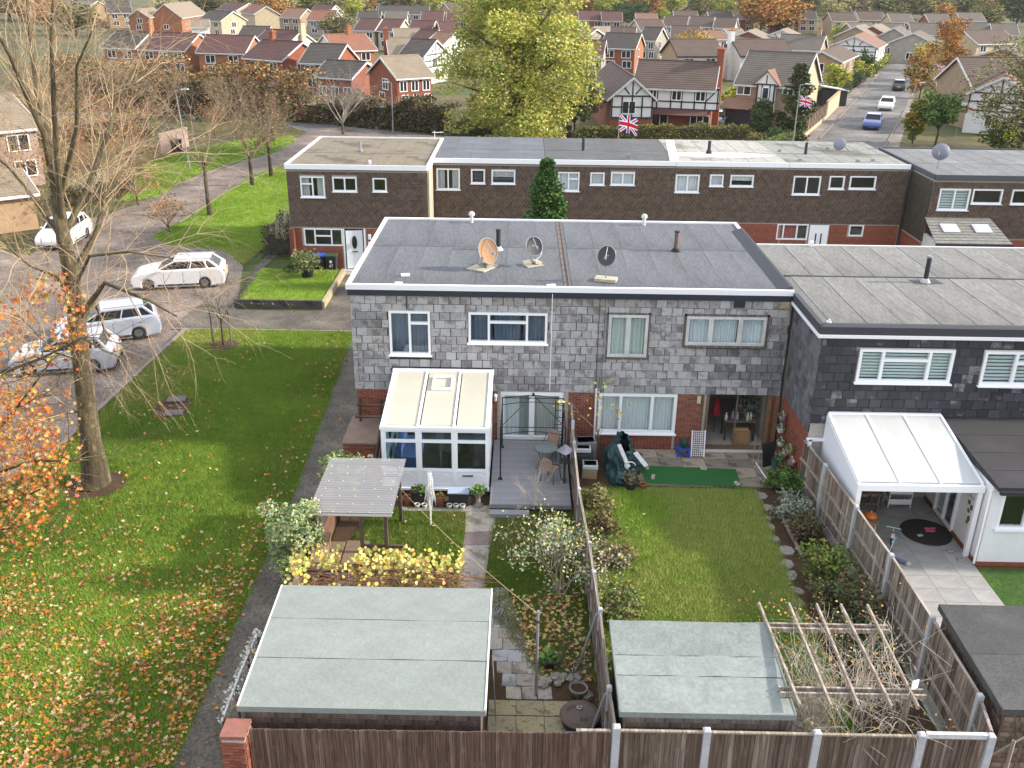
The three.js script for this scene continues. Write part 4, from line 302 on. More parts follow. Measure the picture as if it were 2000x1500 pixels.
{ const t = thing('rotary_dryer', 'white folded rotary clothes dryer on the first lawn', 'clothes dryer', [-2.6, 0, -23.85]); new MB().cyl(0, 0, 0, 1.75, .022, .022, 8).build('pole', M.white, t); for (let i = 0; i < 4; i++) { const a = i * PI / 2 + .3; new MB().tube([[.03 * Math.cos(a), .55, .03 * Math.sin(a)], [.11 * Math.cos(a), 1.1, .11 * Math.sin(a)], [.05 * Math.cos(a), 1.8, .05 * Math.sin(a)]], .012, 5).build('arm', M.white, t); } const ln = new MB(); for (let i = 0; i < 22; i++) { const a = rnd() * 6.28, y = rr(.6, 1.2); ln.tube([[.1 * Math.cos(a), y + .5, .1 * Math.sin(a)], [.17 * Math.cos(a + .4), y, .17 * Math.sin(a + .4)], [.08 * Math.cos(a + .8), y + .45, .08 * Math.sin(a + .8)]], .006, 3); } ln.build('line', M.white, t); }
{ const t = thing('washing_line_post', 'grey metal washing line post in the first back garden', 'post', [.46, 0, -16.75]); new MB().cyl(0, 0, 0, 2.35, .036, .03, 10).build('pole', M.galv, t); new MB().cyl(0, 2.05, 0, 2.1, .05, .05, 10).build('collar', M.black, t); new MB().box(0, 2.3, 0, .16, .02, .02).build('hook', M.steel, t); const l = new MB(), a = [-4.5, 1.5, -25.3], b = [.42, 2.3, -16.75], p = []; for (let i = 0; i <= 24; i++) { const s = i / 24; p.push([a[0] + (b[0] - a[0]) * s, a[1] + (b[1] - a[1]) * s - .25 * Math.sin(s * PI), a[2] + (b[2] - a[2]) * s]); } l.tube(p, .007, 4); tag(l.build('washing_line', mat([.6, .42, .25], .8)), 'pale washing line stretched across the first garden', 'rope'); }
// garden path: slabs and crazy paving
{ const t = thing('garden_path', 'concrete and crazy-paved path down the first garden', 'path', [0, 0, 0]); const add = (nm, pts, m, h = .03) => { const g = new THREE.ExtrudeGeometry(shapeOf(pts.map(p => [p[0], -p[1]])), { depth: h, bevelEnabled: false }); g.rotateX(-PI / 2); const P = g.attributes.position, U = g.attributes.uv; for (let i = 0; i < P.count; i++) U.setXY(i, P.getX(i), -P.getZ(i)); mesh(nm, g, m, t); }; const tan = [mat([.48, .43, .34], .9, { map: T.stain, size: 1.4 }), mat([.4, .35, .3], .9, { map: T.stain, size: 1.1 }), mat([.44, .38, .33], .9, { map: T.stain, size: 1.7 })], p1 = mat([.28, .2, .18], .9, { map: T.mottle, size: .8 });
  add('slab', [[-1.62, -25], [-.66, -25], [-.74, -23.55], [-1.56, -23.5]], tan[0]); add('slab', [[-1.56, -23.48], [-.74, -23.53], [-.8, -22.85], [-1.58, -22.8]], p1); add('slab', [[-1.58, -22.78], [-.8, -22.83], [-.9, -20.8], [-1.6, -20.8]], tan[1]); add('slab', [[-1.6, -20.78], [-.9, -20.78], [-.82, -18.6], [-1.5, -18.2]], tan[2]);
  let k = 0; for (let z = -20.6; z < -16.6; z += .42) for (let c = 0; c < 3; c++) { const ctr = -.75 + (z + 20.6) * .28, w = .35, x = ctr + (c - 1) * w; if (x < -.62 && z > -18.2) continue; const j = () => rr(-.05, .05); add('crazy_stone', [[x - w * .49 + j() * .4, z - .2 + j() * .4], [x + j() * .5, z - .205], [x + w * .49 + j() * .4, z - .2 + j() * .4], [x + w * .49, z + .2 + j() * .4], [x + j(), z + .205], [x - w * .49 + j() * .4, z + .2 + j() * .4]], rnd() < .12 ? slateTones[3] : tan[k++ % 3], .022 + rr(0, .01)); }
  const s2 = thing('patio', 'yellowish slab patio beside the larger green-roofed shed', 'patio', [0, 0, 0]), ym = [mat([.42, .36, .2], .9, { map: T.stain, size: 1.2 }), mat([.38, .33, .2], .9, { map: T.stain, size: .9 })]; let q = 0; for (const [z0, z1] of [[-16.55, -16.08], [-16.06, -15.4], [-15.38, -14.72], [-14.7, -14.05]]) for (let x = -.6; x < 1.1; x += .62) mesh('slab', new THREE.BoxGeometry(Math.min(.61, 1.2 - x), .04, z1 - z0 - .012), ym[q++ % 2], s2, [x + Math.min(.61, 1.2 - x) / 2, .024, (z0 + z1) / 2]); }
{ const t = thing('water_butt', 'dark round composter lid in the corner by the grey props', 'composter', [1.4, 0, -15.9]); new MB().cyl(0, 0, 0, .24, .38, .42, 20).build('tub', M.dark, t); new MB().lathe([[.44, 0], [.44, .04], [.3, .08], [0, .1]], 0, .24, 0, 20).build('lid', mat([.15, .11, .085], .8, { map: T.stain, size: .6 }), t); new MB().lathe([[.05, 0], [.07, .02], [.05, .04]], .0, .34, -.12, 12).build('handle_ring', M.whitePaint, t); const b = thing('recycling_box', 'grey-blue plastic box by the garden gate', 'box', [1.35, 0, -14.75]); new MB().box(0, .22, 0, .55, .44, .8).build('box_body', mat([.09, .1, .13], .5), b); new MB().box(0, .46, 0, .58, .05, .84).build('lid', mat([.11, .12, .15], .5), b); new MB().box(.05, .5, .1, .1, .03, .4, .3).build('handle', M.galv, b); pot('black pot with a broad-leaved plant beside the washing line post', .78, -17.7, .16, .26, M.black, { n: 40, r: .2, h: .12, s: .2, c: gr }); pot('empty wire-rimmed pot beside the dark composter', 1.42, -16.75, .2, .28, M.stone); for (let i = 0; i < 9; i++) { const m = new THREE.Mesh(new THREE.DodecahedronGeometry(rr(.1, .2), 0), M.stone); m.name = numbered('rock'); m.scale.y = .6; m.position.set(rr(.5, 1.6), .06, rr(-17.6, -16.7)); m.rotation.y = rnd() * 6; m.castShadow = m.receiveShadow = true; scene.add(m); tag(m, 'grey rockery stone near the washing line post', 'rock', 'rockery stones'); } const sh = new MB(); sh.tube([[-.42, .02, -15.9], [-.52, 1.5, -16.3]], .012, 5); tag(sh.build('garden_cane', M.galv), 'thin grey cane leaning on the larger shed', 'cane'); }
// ---------- second garden ----------
{ const t = thing('patio', 'stained slab patio outside the open back door', 'patio', [0, 0, 0]), ms = [[.3, .26, .2], [.4, .33, .25], [.26, .225, .18], [.46, .37, .29]].map((c, i) => mat(c, .92, { map: T.stain, size: 1.1 + i * .3 })); let i = 0; for (let z = -28.6; z < -26.3; z += .62) for (let x = 3.9; x < 8.6; x += .78) { if (z > -27 && x > 7.9) continue; mesh('slab', new THREE.BoxGeometry(.77, .05, .61), ms[(i++ * 7 + Math.floor(x * 3)) % 4], t, [x + .39, .028 + rr(-.004, .004), z]); } new MB().span(6.2, 8.5, .05, .12, -28.86, -28.78).build('door_step_edge', M.whitePaint, t);
  const c = thing('artificial_grass_mat', 'dark green artificial grass mat on the stained patio', 'mat', [0, 0, 0]); const g = new THREE.ExtrudeGeometry(shapeOf([[4.02, 27.68], [7.18, 27.54], [7.1, 26.38], [4.09, 26.5]]), { depth: .014, bevelEnabled: false }); g.rotateX(-PI / 2); g.translate(0, .062, 0); mesh('turf', g, mat([.025, .16, .03], 1, { map: T.grit, size: .4, bump: .006 }), c); for (const [x, z] of [[4.2, -27.5], [4.35, -26.85], [6.1, -27.5], [7.0, -26.5]]) { const b = thing('broken_brick', 'pale brick weighing down the artificial grass mat', 'brick', [x, .078, z], rnd() * 3, 'bricks on the artificial grass mat'); new MB().box(0, .035, 0, .21, .07, .1).build('brick_body', mat([.62, .54, .4], .9, { map: T.mottle, size: .4 }), b); new MB().box(.0, .071, 0, .12, .004, .05).build('frog', M.stone, b); } }
{ const t = thing('tarpaulin_heap', 'crumpled dark green tarpaulin over garden furniture', 'tarpaulin', [3.4, 0, -27.25]); t.scale.set(1.25, 1.02, 1.2); const mb = new MB(), N = 26, K = 18, P = (i, j) => { const a = i / N * 2 * PI, v = j / K, r0 = (.72 - .12 * Math.cos(2 * a)) * (1 - v * .78), f = at(N2, i / N * 512, v * 260) - .5, y = 1.15 * Math.pow(v, .7) * (1 + .25 * Math.cos(a + 2)) + f * .28 * (1 - v * .4); const r = r0 * (1 + f * .7) + .05 * Math.sin(a * 7 + v * 3); return [r * Math.cos(a) * .85, Math.max(.0, y), r * Math.sin(a)]; }; for (let i = 0; i < N; i++) for (let j = 0; j < K; j++) mb.quad(P(i, j), P(i, j + 1), P(i + 1, j + 1), P(i + 1, j)); mb.build('cover', mat([.015, .05, .05], .45, { side: 1 }), t); new MB().box(-.05, .9, .42, .1, .75, .05, .3, .25, -.4).box(.4, .75, .35, .12, .5, .06, 0, .6, -.5).build('white_panel', M.whitePaint, t); const l = []; for (let i = 0; i <= 12; i++) { const a = i / 12 * PI * 1.4; l.push([.12 + .13 * Math.cos(a), .62 + .13 * Math.sin(a), .52]); } new MB().tube(l, .022, 6).build('hose_loop', M.whitePaint, t);
  const s = thing('step_stool', 'blue plastic step stool beside the brick wall', 'stool', [5.55, .05, -28.5]); new MB().box(0, .3, 0, .42, .05, .3).build('top', M.blue, s); for (const [a, b] of [[-1, -1], [1, -1], [-1, 1], [1, 1]]) new MB().tube([[a * .16, .3, b * .1], [a * .2, 0, b * .15]], .03, 5).build('leg', M.blue, s); new MB().box(0, .08, .14, .36, .05, .03).build('stretcher', M.blue, s); const gb = thing('green_bucket', 'dark green bucket on the blue stool', 'bucket', [5.58, .375, -28.5]); new MB().lathe([[0, 0], [.1, 0], [.14, .22], [.15, .22], [.12, .02], [0, .02]], 0, 0, 0, 14).build('bucket_body', mat([.02, .08, .05], .5, { side: 1 }), gb);
  const r = thing('drying_rack', 'white lattice drying rack leaning on the brick wall', 'rack', [6.05, .05, -28.62]); for (let i = 0; i < 7; i++) new MB().box(-.2 + i * .067, .46, .12 - 0, .012, .9, .012, 0, 0, -.2).build('bar', M.white, r); const cr = new MB(); for (let j = 0; j < 12; j++) cr.box(0, .05 + j * .075, .2 - j * .0155, .42, .012, .012); cr.build('lattice', M.white, r); new MB().box(-.22, .46, .12, .03, .94, .03, 0, 0, -.2).box(.22, .46, .12, .03, .94, .03, 0, 0, -.2).build('side_rail', M.white, r); const br = new MB(); br.cyl(6.22, .1, -28.8, 1.35, .014, .014, 6); tag(br.build('broom_handle', M.galv), 'thin broom handle standing behind the white rack', 'broom');
  for (const [nm, lab, x, y, z, w, h, d, c, cat] of [['storage_tub', 'grey lidded storage tub against the house wall', 2.2, 0, -28.2, .7, .75, .55, [.3, .3, .3], 'tub'], ['gravel_sack', 'white filled sack on the grey tubs', 2.1, .62, -27.6, .5, .16, .34, [.75, .75, .73], 'sack'], ['plastic_crate', 'black crate under the white sack', 2.15, 0, -27.6, .55, .6, .42, [.04, .04, .04], 'crate'], ['polystyrene_lid', 'pale moulded tray at the head of the fence', 2.3, .35, -27.0, .5, .16, .45, [.6, .68, .7], 'tray'], ['timber_box', 'small wooden box under the pale tray', 2.3, 0, -27.0, .48, .35, .42, [.4, .3, .18], 'box']]) { const o = thing(nm, lab, cat, [x, y, z], rr(-.15, .15)); const sh = new THREE.Shape(); const a = w / 2 - .04, b = d / 2 - .04; sh.moveTo(-a, -b); sh.lineTo(a, -b); sh.lineTo(a, b); sh.lineTo(-a, b); new MB().ext(sh, h - .08, new THREE.Matrix4().makeRotationX(-PI / 2).setPosition(0, .04, 0), .04).build('body', mat(c, .7, { map: T.mottle, size: .6 }), o); new MB().box(0, h - .015, 0, w * .8, .03, d * .7).build('top_panel', mat(c.map(v => v * .8), .7), o); }
  pot('dark pot with a woody plant at the foot of the tarpaulin', 3.55, -26.2, .2, .34, M.dark, { n: 90, r: .28, h: .35, s: .09, c: [[.2, .12, .06], [.14, .16, .06]] }); pot('small terracotta pot beside the artificial grass mat', 3.95, -26.25, .12, .2, M.terracotta); }
// clutter inside the open back door
{ const t = thing('work_table', 'cluttered table inside the open back door', 'table', [7.7, .06, -29.95]); new MB().box(0, .74, 0, 1.1, .04, .6).build('table_top', mat([.3, .24, .16], .8, { map: T.wood, size: .5 }), t); for (const [a, b] of [[-1, -1], [1, -1], [-1, 1], [1, 1]]) new MB().box(a * .5, .37, b * .26, .05, .74, .05).build('leg', M.dark, t); const bx = thing('cardboard_box', 'brown cardboard box below the cluttered table', 'box', [7.72, .06, -29.5], .05); new MB().box(0, .26, 0, .55, .5, .32).build('carton', mat([.4, .24, .11], .85, { map: T.mottle, size: 1 }), bx); new MB().box(0, .52, .02, .5, .01, .2, 0, 0, .2).build('flap', mat([.42, .26, .13], .85), bx);
  for (const [x, c] of [[7.95, [.6, .58, .45]], [8.08, [.62, .6, .48]], [7.2, [.7, .7, .68]], [7.45, [.2, .25, .5]], [7.6, [.3, .32, .4]]]) { const b = thing('bottle', 'bottle standing on the cluttered table', 'bottle', [x, .82, -29.85 + rr(-.1, .1)], 0, 'bottles on the cluttered table'); new MB().lathe([[0, 0], [.05, 0], [.05, .17], [.02, .22], [.02, .26], [0, .26]], 0, 0, 0, 10).build('bottle_body', mat(c, .4), b); new MB().cyl(0, .26, 0, .29, .022, .022, 8).build('bottle_cap', M.white, b); }
  const cl = thing('red_coat', 'red garment hanging inside the open back door', 'coat', [6.95, .06, -30.3]); new MB().lathe([[.0, 1.35], [.06, 1.3], [.1, 1.1], [.17, .75], [.15, .7], [0, .72]], 0, 0, 0, 10).build('coat_body', mat([.35, .02, .03], .9), cl); new MB().cyl(0, .0, -.05, 1.4, .012, .012, 6).build('stand', M.dark, cl); const pl = thing('house_plant', 'leafy house plant inside the open back door', 'plant', [8.0, .82, -30.1]); tuftPlant(pl, { n: 120, r: .4, h: .7, s: .16, c: [[.06, .1, .05], [.2, .2, .16], [.12, .15, .14]] }, .0); new MB().cyl(0, 0, 0, .18, .09, .12, 12).build('pot_body', M.stone, pl); }
// wall baskets and pots on the side wall of the dark house
{ const wb = (lab, z, y, c) => { const t = thing('wall_pot', lab, 'plant pot', [8.68, y, z]); const prof = [[.0, 0], [.1, 0], [.14, .16], [.12, .16], [.08, .03]]; new MB().lathe(prof, 0, 0, 0, 14).build('pot_body', mat(c, .6, { side: 1 }), t); const hp = []; for (let i = 0; i <= 10; i++) { const a = i / 10 * PI; hp.push([0, .16 + .16 * Math.sin(a), .13 * Math.cos(a)]); } new MB().tube(hp, .008, 4).build('handle', M.white, t); if (rnd() < .7) tuftPlant(t, { n: 50, r: .16, h: .12, s: .08, c: gr }, .12); }; wb('purple-rimmed wall pot highest on the brick side wall', -28.2, 1.6, [.35, .25, .33]); wb('white wall pot with trailing plant on the brick side wall', -28.2, 1.15, [.7, .7, .7]); wb('white wall pot under the trailing plant', -28.0, .75, [.72, .72, .7]); wb('terracotta wall pot towards the fence', -27.0, 1.0, [.45, .3, .22]); wb('small grey wall pot above the green bin', -27.6, .5, [.6, .58, .55]); wb('wire wall pot beside the fence end', -26.6, .75, [.3, .2, .18]);
  for (const [nm, lab, x, z, c, h, r] of [['garden_bin', 'dark green tall garden bin against the side wall', 8.45, -27.3, [.02, .09, .07], .62, .2], ['garden_bin', 'maroon tall garden bin against the side wall', 8.5, -26.85, [.14, .05, .04], .62, .2], ['grow_bucket', 'red bucket by the fence end', 8.6, -26.4, [.4, .04, .04], .35, .18]]) { const t = thing(nm, lab, nm === 'grow_bucket' ? 'bucket' : 'bin', [x, 0, z]); new MB().lathe([[0, 0], [r * .8, 0], [r, h], [r * 1.08, h], [r * .9, h - .03], [0, h - .1]], 0, 0, 0, 16).build('bin_body', mat(c, .6), t); tuftPlant(t, { n: 40, r: r, h: .15, s: .1, c: gr }, h - .06); } const bb = thing('black_board', 'black board leaning at the corner of the patio', 'board', [8.3, 0, -27.9], .5); new MB().box(0, .42, 0, .5, .85, .03, 0, 0, -.18).build('panel', M.black, bb); new MB().box(0, .85, -.08, .52, .03, .04).build('top_edge', M.dark, bb); const wp = new MB(); wp.tube([[7.95, .07, -28.0], [8.05, .07, -26.9]], .03, 6); tag(wp.build('white_pipe', M.white), 'white plastic pipe lying at the patio edge', 'pipe'); for (const [x, z] of [[7.82, -27.95], [7.9, -27.6]]) { const c = thing('bamboo_cane', 'upright cane beside the artificial grass mat', 'cane', [x, 0, z], 0, 'canes by the mat'); new MB().cyl(0, 0, 0, 1.1, .012, .009, 5).build('stick', mat([.4, .32, .18], .9), c); } const ap = thing('animal_ornament', 'black and white animal ornament beside the tall fence', 'ornament', [8.45, 0, -25.3], .6); new MB().geo(new THREE.SphereGeometry(.17, 12, 8), new THREE.Matrix4().makeScale(1.4, .9, .8).setPosition(0, .28, 0)).build('body', M.black, ap); new MB().geo(new THREE.SphereGeometry(.1, 10, 8), new THREE.Matrix4().makeTranslation(-.24, .4, 0)).build('head', M.whitePaint, ap); for (const [a, b] of [[-.14, .07], [.14, .07], [-.14, -.07], [.14, -.07]]) new MB().cyl(a, 0, b, .22, .03, .03, 6).build('leg', M.whitePaint, ap); new MB().tube([[.2, .34, 0], [.3, .5, 0]], .018, 5).build('tail', M.whitePaint, ap); }
// stepping stones and border edging along the second lawn
for (let i = 0; i < 11; i++) { const g = new THREE.CylinderGeometry(rr(.2, .32), rr(.26, .34), .035, 7); const m = mesh('stepping_stone', g, pick([M.stone, M.stone, M.concrete]), null, [7.5 + rr(-.25, .25) - i * .012, .012, -25.9 + i * .62 + rr(-.08, .08)]); m.rotation.y = rnd() * 6; m.scale.set(rr(.6, 1.1), 1, rr(.4, .8)); tag(m, 'flat stepping stone sunk along the edge of the second lawn', 'stepping stone', 'stepping stones along the second lawn'); }
{ const e = new MB(); e.tube([[7.95, .12, -24.6], [8.0, .12, -22.4]], .07, 6); tag(e.build('border_log', oldWood[3]), 'half-buried timber edging along the fence border', 'edging'); }
// ---------- pergola with bare climber ----------
{ const t = thing('pergola', 'weathered pale timber pergola between the damp shed and the tall fence', 'pergola', [0, 0, 0]), m = mat([.62, .59, .53], .9, { map: T.weather, size: .6 }); for (const z of [-16.72, -16.56, -14.72, -14.56]) new MB().box(6.62, 2.12, z, 2.85, .1, .045).build('beam', m, t); for (const x of [5.45, 6.03, 6.62, 7.2, 7.78]) new MB().box(x + rr(-.03, .03), 2.21, -15.75, .045, .085, 3.2, rr(-.03, .03), rr(-.06, .06)).build('rafter', m, t); for (const [x, z] of [[5.5, -16.64], [7.75, -16.64], [5.5, -14.64], [7.75, -14.64]]) new MB().box(x, 1.05, z, .09, 2.1, .09).build('post', m, t); const sl = thing('patio', 'pale slab floor under the pergola', 'patio', [0, 0, 0]); for (let i = 0; i < 5; i++) for (let j = 0; j < 2; j++) mesh('slab', new THREE.BoxGeometry(.6, .04, .55), pick([mat([.42, .36, .24], .9, { map: T.stain, size: 1 }), M.stone]), sl, [6.0 + j * .62, .024, -16.6 + i * .57]); new MB().box(7.85, 2.3, -14.7, .16, .2, .02, .4).build('label_plate', M.white, t); }
// ---------- canopy and white extension of the dark house ----------
{ const t = thing('canopy', 'white lean-to canopy with opal roof on the dark slate house', 'canopy', [0, 0, 0]), x0 = 9.35, x1 = 12.72, zf = -22.75, zb = -25.9, hf = 2.28, hb = 2.86, q = (x, z, dy) => [x, hb + (hf - hb) * (z - zb) / (zf - zb) + dy, z], op = mat([.7, .71, .69], .4, { map: T.soft, size: 1.7, sizeY: 3, trans: .2 }); for (let i = 0; i < 3; i++) { const a = x0 + (x1 - x0) * i / 3, b = x0 + (x1 - x0) * (i + 1) / 3; new MB().hexa([q(a, zf, .05), q(b, zf, .05), q(b, zf, .075), q(a, zf, .075), q(a, zb, .05), q(b, zb, .05), q(b, zb, .075), q(a, zb, .075)]).build('roof_panel', op, t); } for (let i = 0; i <= 3; i++) { const x = x0 + (x1 - x0) * i / 3; new MB().hexa([q(x - .035, zf + .02, -.03), q(x + .035, zf + .02, -.03), q(x + .035, zf + .02, .1), q(x - .035, zf + .02, .1), q(x - .035, zb, -.03), q(x + .035, zb, -.03), q(x + .035, zb, .1), q(x - .035, zb, .1)]).build('rafter', M.upvc, t); } new MB().span(x0 - .06, x1 + .06, hf - .16, hf + .03, zf - .02, zf + .12).build('gutter_beam', M.upvc, t); for (const x of [x0 + .02, x1 - .02]) new MB().box(x, (hf - .1) / 2, zf + .03, .13, hf - .1, .11).build('post', M.upvc, t); new MB().hexa([[x0 - .05, .02, zf], [x0, .02, zf], [x0, hf, zf], [x0 - .05, hf, zf], [x0 - .05, .02, zb], [x0, .02, zb], [x0, hb, zb], [x0 - .05, hb, zb]]).build('side_screen', mat([.76, .78, .83], .6), t); new MB().span(x0, x1, hb, hb + .13, zb - .02, zb + .06).build('wall_bar', M.upvc, t);
  const e = thing('extension', 'white rendered flat-roofed extension beside the canopy', 'extension', [0, 0, 0]); const w = new MB(); wallHoles(w, 12.82, 20, .12, 2.5, -22.55, -22.3, [[13.12, 14.6, 1.2, 2.3]]); w.span(12.82, 13.0, .12, 2.5, -25.95, -25.2); w.span(12.82, 13.0, .12, 2.5, -23.9, -22.55); w.span(12.82, 13.0, 2.1, 2.5, -25.2, -23.9); w.build('wall', M.render, e); new MB().span(13.0, 20, .1, .14, -25.95, -22.55).span(16, 16.1, .14, 2.5, -25.95, -22.55).build('floor', M.interior, e); new MB().span(12.78, 20, 0, .12, -25.95, -22.26).build('plinth', brickMats[0], e);
  const rz0 = -25.95, rz1 = -22.05; new MB().hexa([[12.8, 2.5, rz1], [20, 2.5, rz1], [20, 2.62, rz1], [12.8, 2.62, rz1], [12.8, 2.5, rz0], [20, 2.5, rz0], [20, 2.84, rz0], [12.8, 2.84, rz0]]).build('roof', mat([.055, .052, .055], .85, { map: T.felt, size: 1.7, bump: .003 }), e); new MB().span(12.85, 20, 2.42, 2.52, rz1 - .02, rz1 + .08).build('gutter', M.black, e); for (const z of [-24.9, -23.9, -22.95]) new MB().box(16.4, 2.626 + .22 * (rz1 - z) / (rz1 - rz0), z, 7.1, .012, .03).build('felt_lap', bitumen, e); win(e, 13.12, 14.6, 1.2, 2.3, -22.29, [[1, 0], [1, 0]], { d: .12, sill: 1 }); new MB().cyl(12.72, .1, -22.24, 2.45, .035, .035, 8).build('downpipe', M.upvc, e);
  const dr = new MB(); dr.box(12.78, 1.08, -25.16, .1, 2.0, .07); dr.box(12.78, 1.08, -24.55, .1, 2.0, .07); dr.box(12.78, 1.08, -23.94, .1, 2.0, .07); dr.box(12.78, 2.06, -24.55, .1, .07, 1.3); dr.box(12.78, .12, -24.55, .1, .07, 1.3); const d = dr.build('french_door', M.upvc, e); for (const z of [-24.86, -24.24]) { new MB().box(12.79, 1.08, z, .01, 1.86, .5).build('pane', M.glass, d); const bl = new MB(); if (z < -24.5) { for (let i = 0; i < 14; i++) bl.box(12.84, .25 + i * .13, z, .006, .1, .5); bl.build('blind', M.blind, d); } }
  const a = thing('wall_art', 'tall white panel with dark circles on the extension wall', 'wall art', [12.79, .75, -23.2], -PI / 2); new MB().box(0, .4, 0, .42, .95, .02).build('panel', mat([.7, .68, .62], .8), a); for (const [x, y, r] of [[-.08, .7, .07], [.1, .62, .08], [-.02, .46, .07], [.07, .25, .08], [.02, .12, .06]]) { new MB().lathe([[0, .0], [r, .0], [r, .012], [0, .02]], 0, 0, 0, 14, new THREE.Matrix4().makeRotationX(PI / 2).setPosition(x, y, .012)).build('disc', mat([.12, .1, .06], .8), a); } const s = thing('sun_ornament', 'golden sunburst ornament above the white art panel', 'wall ornament', [12.79, 1.95, -23.35], -PI / 2); new MB().lathe([[0, .02], [.09, .01], [.09, 0]], 0, 0, 0, 14, new THREE.Matrix4().makeRotationX(PI / 2)).build('disc', mat([.2, .11, .03], .6), s); const ry = new MB(); for (let i = 0; i < 22; i++) { const an = i / 22 * 2 * PI; ry.box(.15 * Math.cos(an), .15 * Math.sin(an), .008, .14, .014, .01, 0, an); } ry.build('rays', mat([.5, .3, .1], .6), s);
  const pv = thing('tiled_patio', 'large pale grey porcelain tiles under the canopy', 'patio', [0, 0, 0]), tm = [.42, .4, .44].map(v => mat([v, v * .97, v * .92], .55, { map: T.mottle, size: 2 })); let k = 0; for (let z = -25.6; z < -13.6; z += .6) for (let x = 9.45; x < 12.3 + (z < -22.6 ? .3 : 0); x += .9) mesh('tile', new THREE.BoxGeometry(Math.min(.892, 12.75 - x), .03, .592), tm[k++ % 3], pv, [x + Math.min(.892, 12.75 - x) / 2, .02, z]); }
{ const r = thing('round_mat', 'large dark round mat on the tiled patio', 'mat', [12.05, .036, -23.9]); new MB().cyl(0, 0, 0, .012, .72, .72, 32).build('mat_body', mat([.03, .028, .024], .95, { map: T.grit, size: .3 }), r); new MB().lathe([[.7, .012], [.73, .016], [.73, 0]], 0, 0, 0, 32).build('border', M.black, r); new MB().box(-.25, .02, .2, .16, .012, .1, .4).build('white_patch', M.whitePaint, r); const tt = thing('pink_toy', 'pink toy lying on the round mat', 'toy', [12.2, .055, -23.95]); const mb = new MB(); for (let i = 0; i < 6; i++) mb.geo(new THREE.SphereGeometry(.05, 8, 6), new THREE.Matrix4().makeScale(1.6, .6, .8).setPosition(rr(-.12, .12), .035, rr(-.1, .1))); mb.build('toy_body', mat([.6, .1, .2], .6), tt);
  const st = thing('basket_tower', 'white stacked corner basket tower under the canopy', 'storage', [11.75, .036, -25.5]); for (let i = 0; i < 4; i++) { const b = new MB(); b.span(-.35, .35, .1 + i * .36, .12 + i * .36, -.22, .22); b.span(-.35, .35, .1 + i * .36, .3 + i * .36, .2, .22); b.span(-.35, -.33, .1 + i * .36, .3 + i * .36, -.22, .2); b.span(.33, .35, .1 + i * .36, .3 + i * .36, -.22, .2); b.build('basket', M.white, st); } for (const [a, c] of [[-.34, -.21], [.34, -.21], [-.34, .21], [.34, .21]]) new MB().box(a, .75, c, .03, 1.5, .03).build('upright', M.white, st);
  const tc = thing('toy_car', 'red ride-on toy car under the canopy', 'toy car', [10.1, .72, -25.3], .05); new MB().box(0, .3, 0, .95, .22, .5).box(-.05, .46, 0, .5, .16, .42).build('body', M.red, tc); for (const [a, b] of [[-.3, .26], [.3, .26], [-.3, -.26], [.3, -.26]]) { const w = new MB(); w.geo(new THREE.CylinderGeometry(.15, .15, .09, 18), new THREE.Matrix4().makeRotationX(PI / 2).setPosition(a, .15, b)); const wh = w.build('wheel', M.rubber, tc); new MB().geo(new THREE.CylinderGeometry(.085, .085, .1, 12), new THREE.Matrix4().makeRotationX(PI / 2).setPosition(a, .15, b)).build('hub', M.chrome, wh); } const tb = thing('timber_table', 'timber table carrying the red toy car', 'table', [10.25, .036, -25.3]); new MB().box(0, .66, 0, 1.5, .05, .7).build('table_top', mat([.3, .2, .11], .8, { map: T.wood, size: .5 }), tb); for (const [a, b] of [[-1, -1], [1, -1], [-1, 1], [1, 1]]) new MB().box(a * .7, .32, b * .3, .06, .64, .06).build('leg', oldWood[1], tb); new MB().box(0, .3, .3, 1.4, .05, .04).build('stretcher', oldWood[1], tb);
  const rt = thing('round_table', 'round pale wooden table under the canopy', 'table', [10.2, .036, -23.75]); new MB().cyl(0, .5, 0, .54, .34, .34, 24).build('table_top', mat([.5, .36, .2], .6, { map: T.wood, size: .4 }), rt); for (let i = 0; i < 4; i++) { const a = i * PI / 2 + .5; new MB().tube([[.22 * Math.cos(a), .5, .22 * Math.sin(a)], [.28 * Math.cos(a), 0, .28 * Math.sin(a)]], .02, 6).build('leg', M.whitePaint, rt); } const pk = thing('pumpkin', 'orange pumpkin on the round wooden table', 'pumpkin', [10.25, .575, -23.72]); { const g = new THREE.SphereGeometry(.18, 28, 14), P = g.attributes.position; for (let i = 0; i < P.count; i++) { const a = Math.atan2(P.getZ(i), P.getX(i)), k = 1 + .06 * Math.cos(a * 10); P.setXYZ(i, P.getX(i) * k, P.getY(i) * .62, P.getZ(i) * k); } g.computeVertexNormals(); g.translate(0, .11, 0); mesh('gourd', g, mat([.62, .16, .02], .6), pk); new MB().tube([[0, .2, 0], [.02, .28, .01]], [.025, .015], 6).build('stalk', M.twig, pk); } const ba = thing('barbecue', 'black kettle barbecue beside the round wooden table', 'barbecue', [9.75, .036, -23.5]); new MB().geo(new THREE.SphereGeometry(.27, 18, 12), new THREE.Matrix4().makeScale(1, .85, 1).setPosition(0, .62, 0)).build('bowl', mat([.03, .02, .025], .25), ba); for (let i = 0; i < 3; i++) { const a = i * 2.1; new MB().tube([[.12 * Math.cos(a), .5, .12 * Math.sin(a)], [.28 * Math.cos(a), 0, .28 * Math.sin(a)]], .014, 5).build('leg', M.steel, ba); } new MB().box(0, .86, 0, .12, .03, .03).build('handle', M.white, ba);
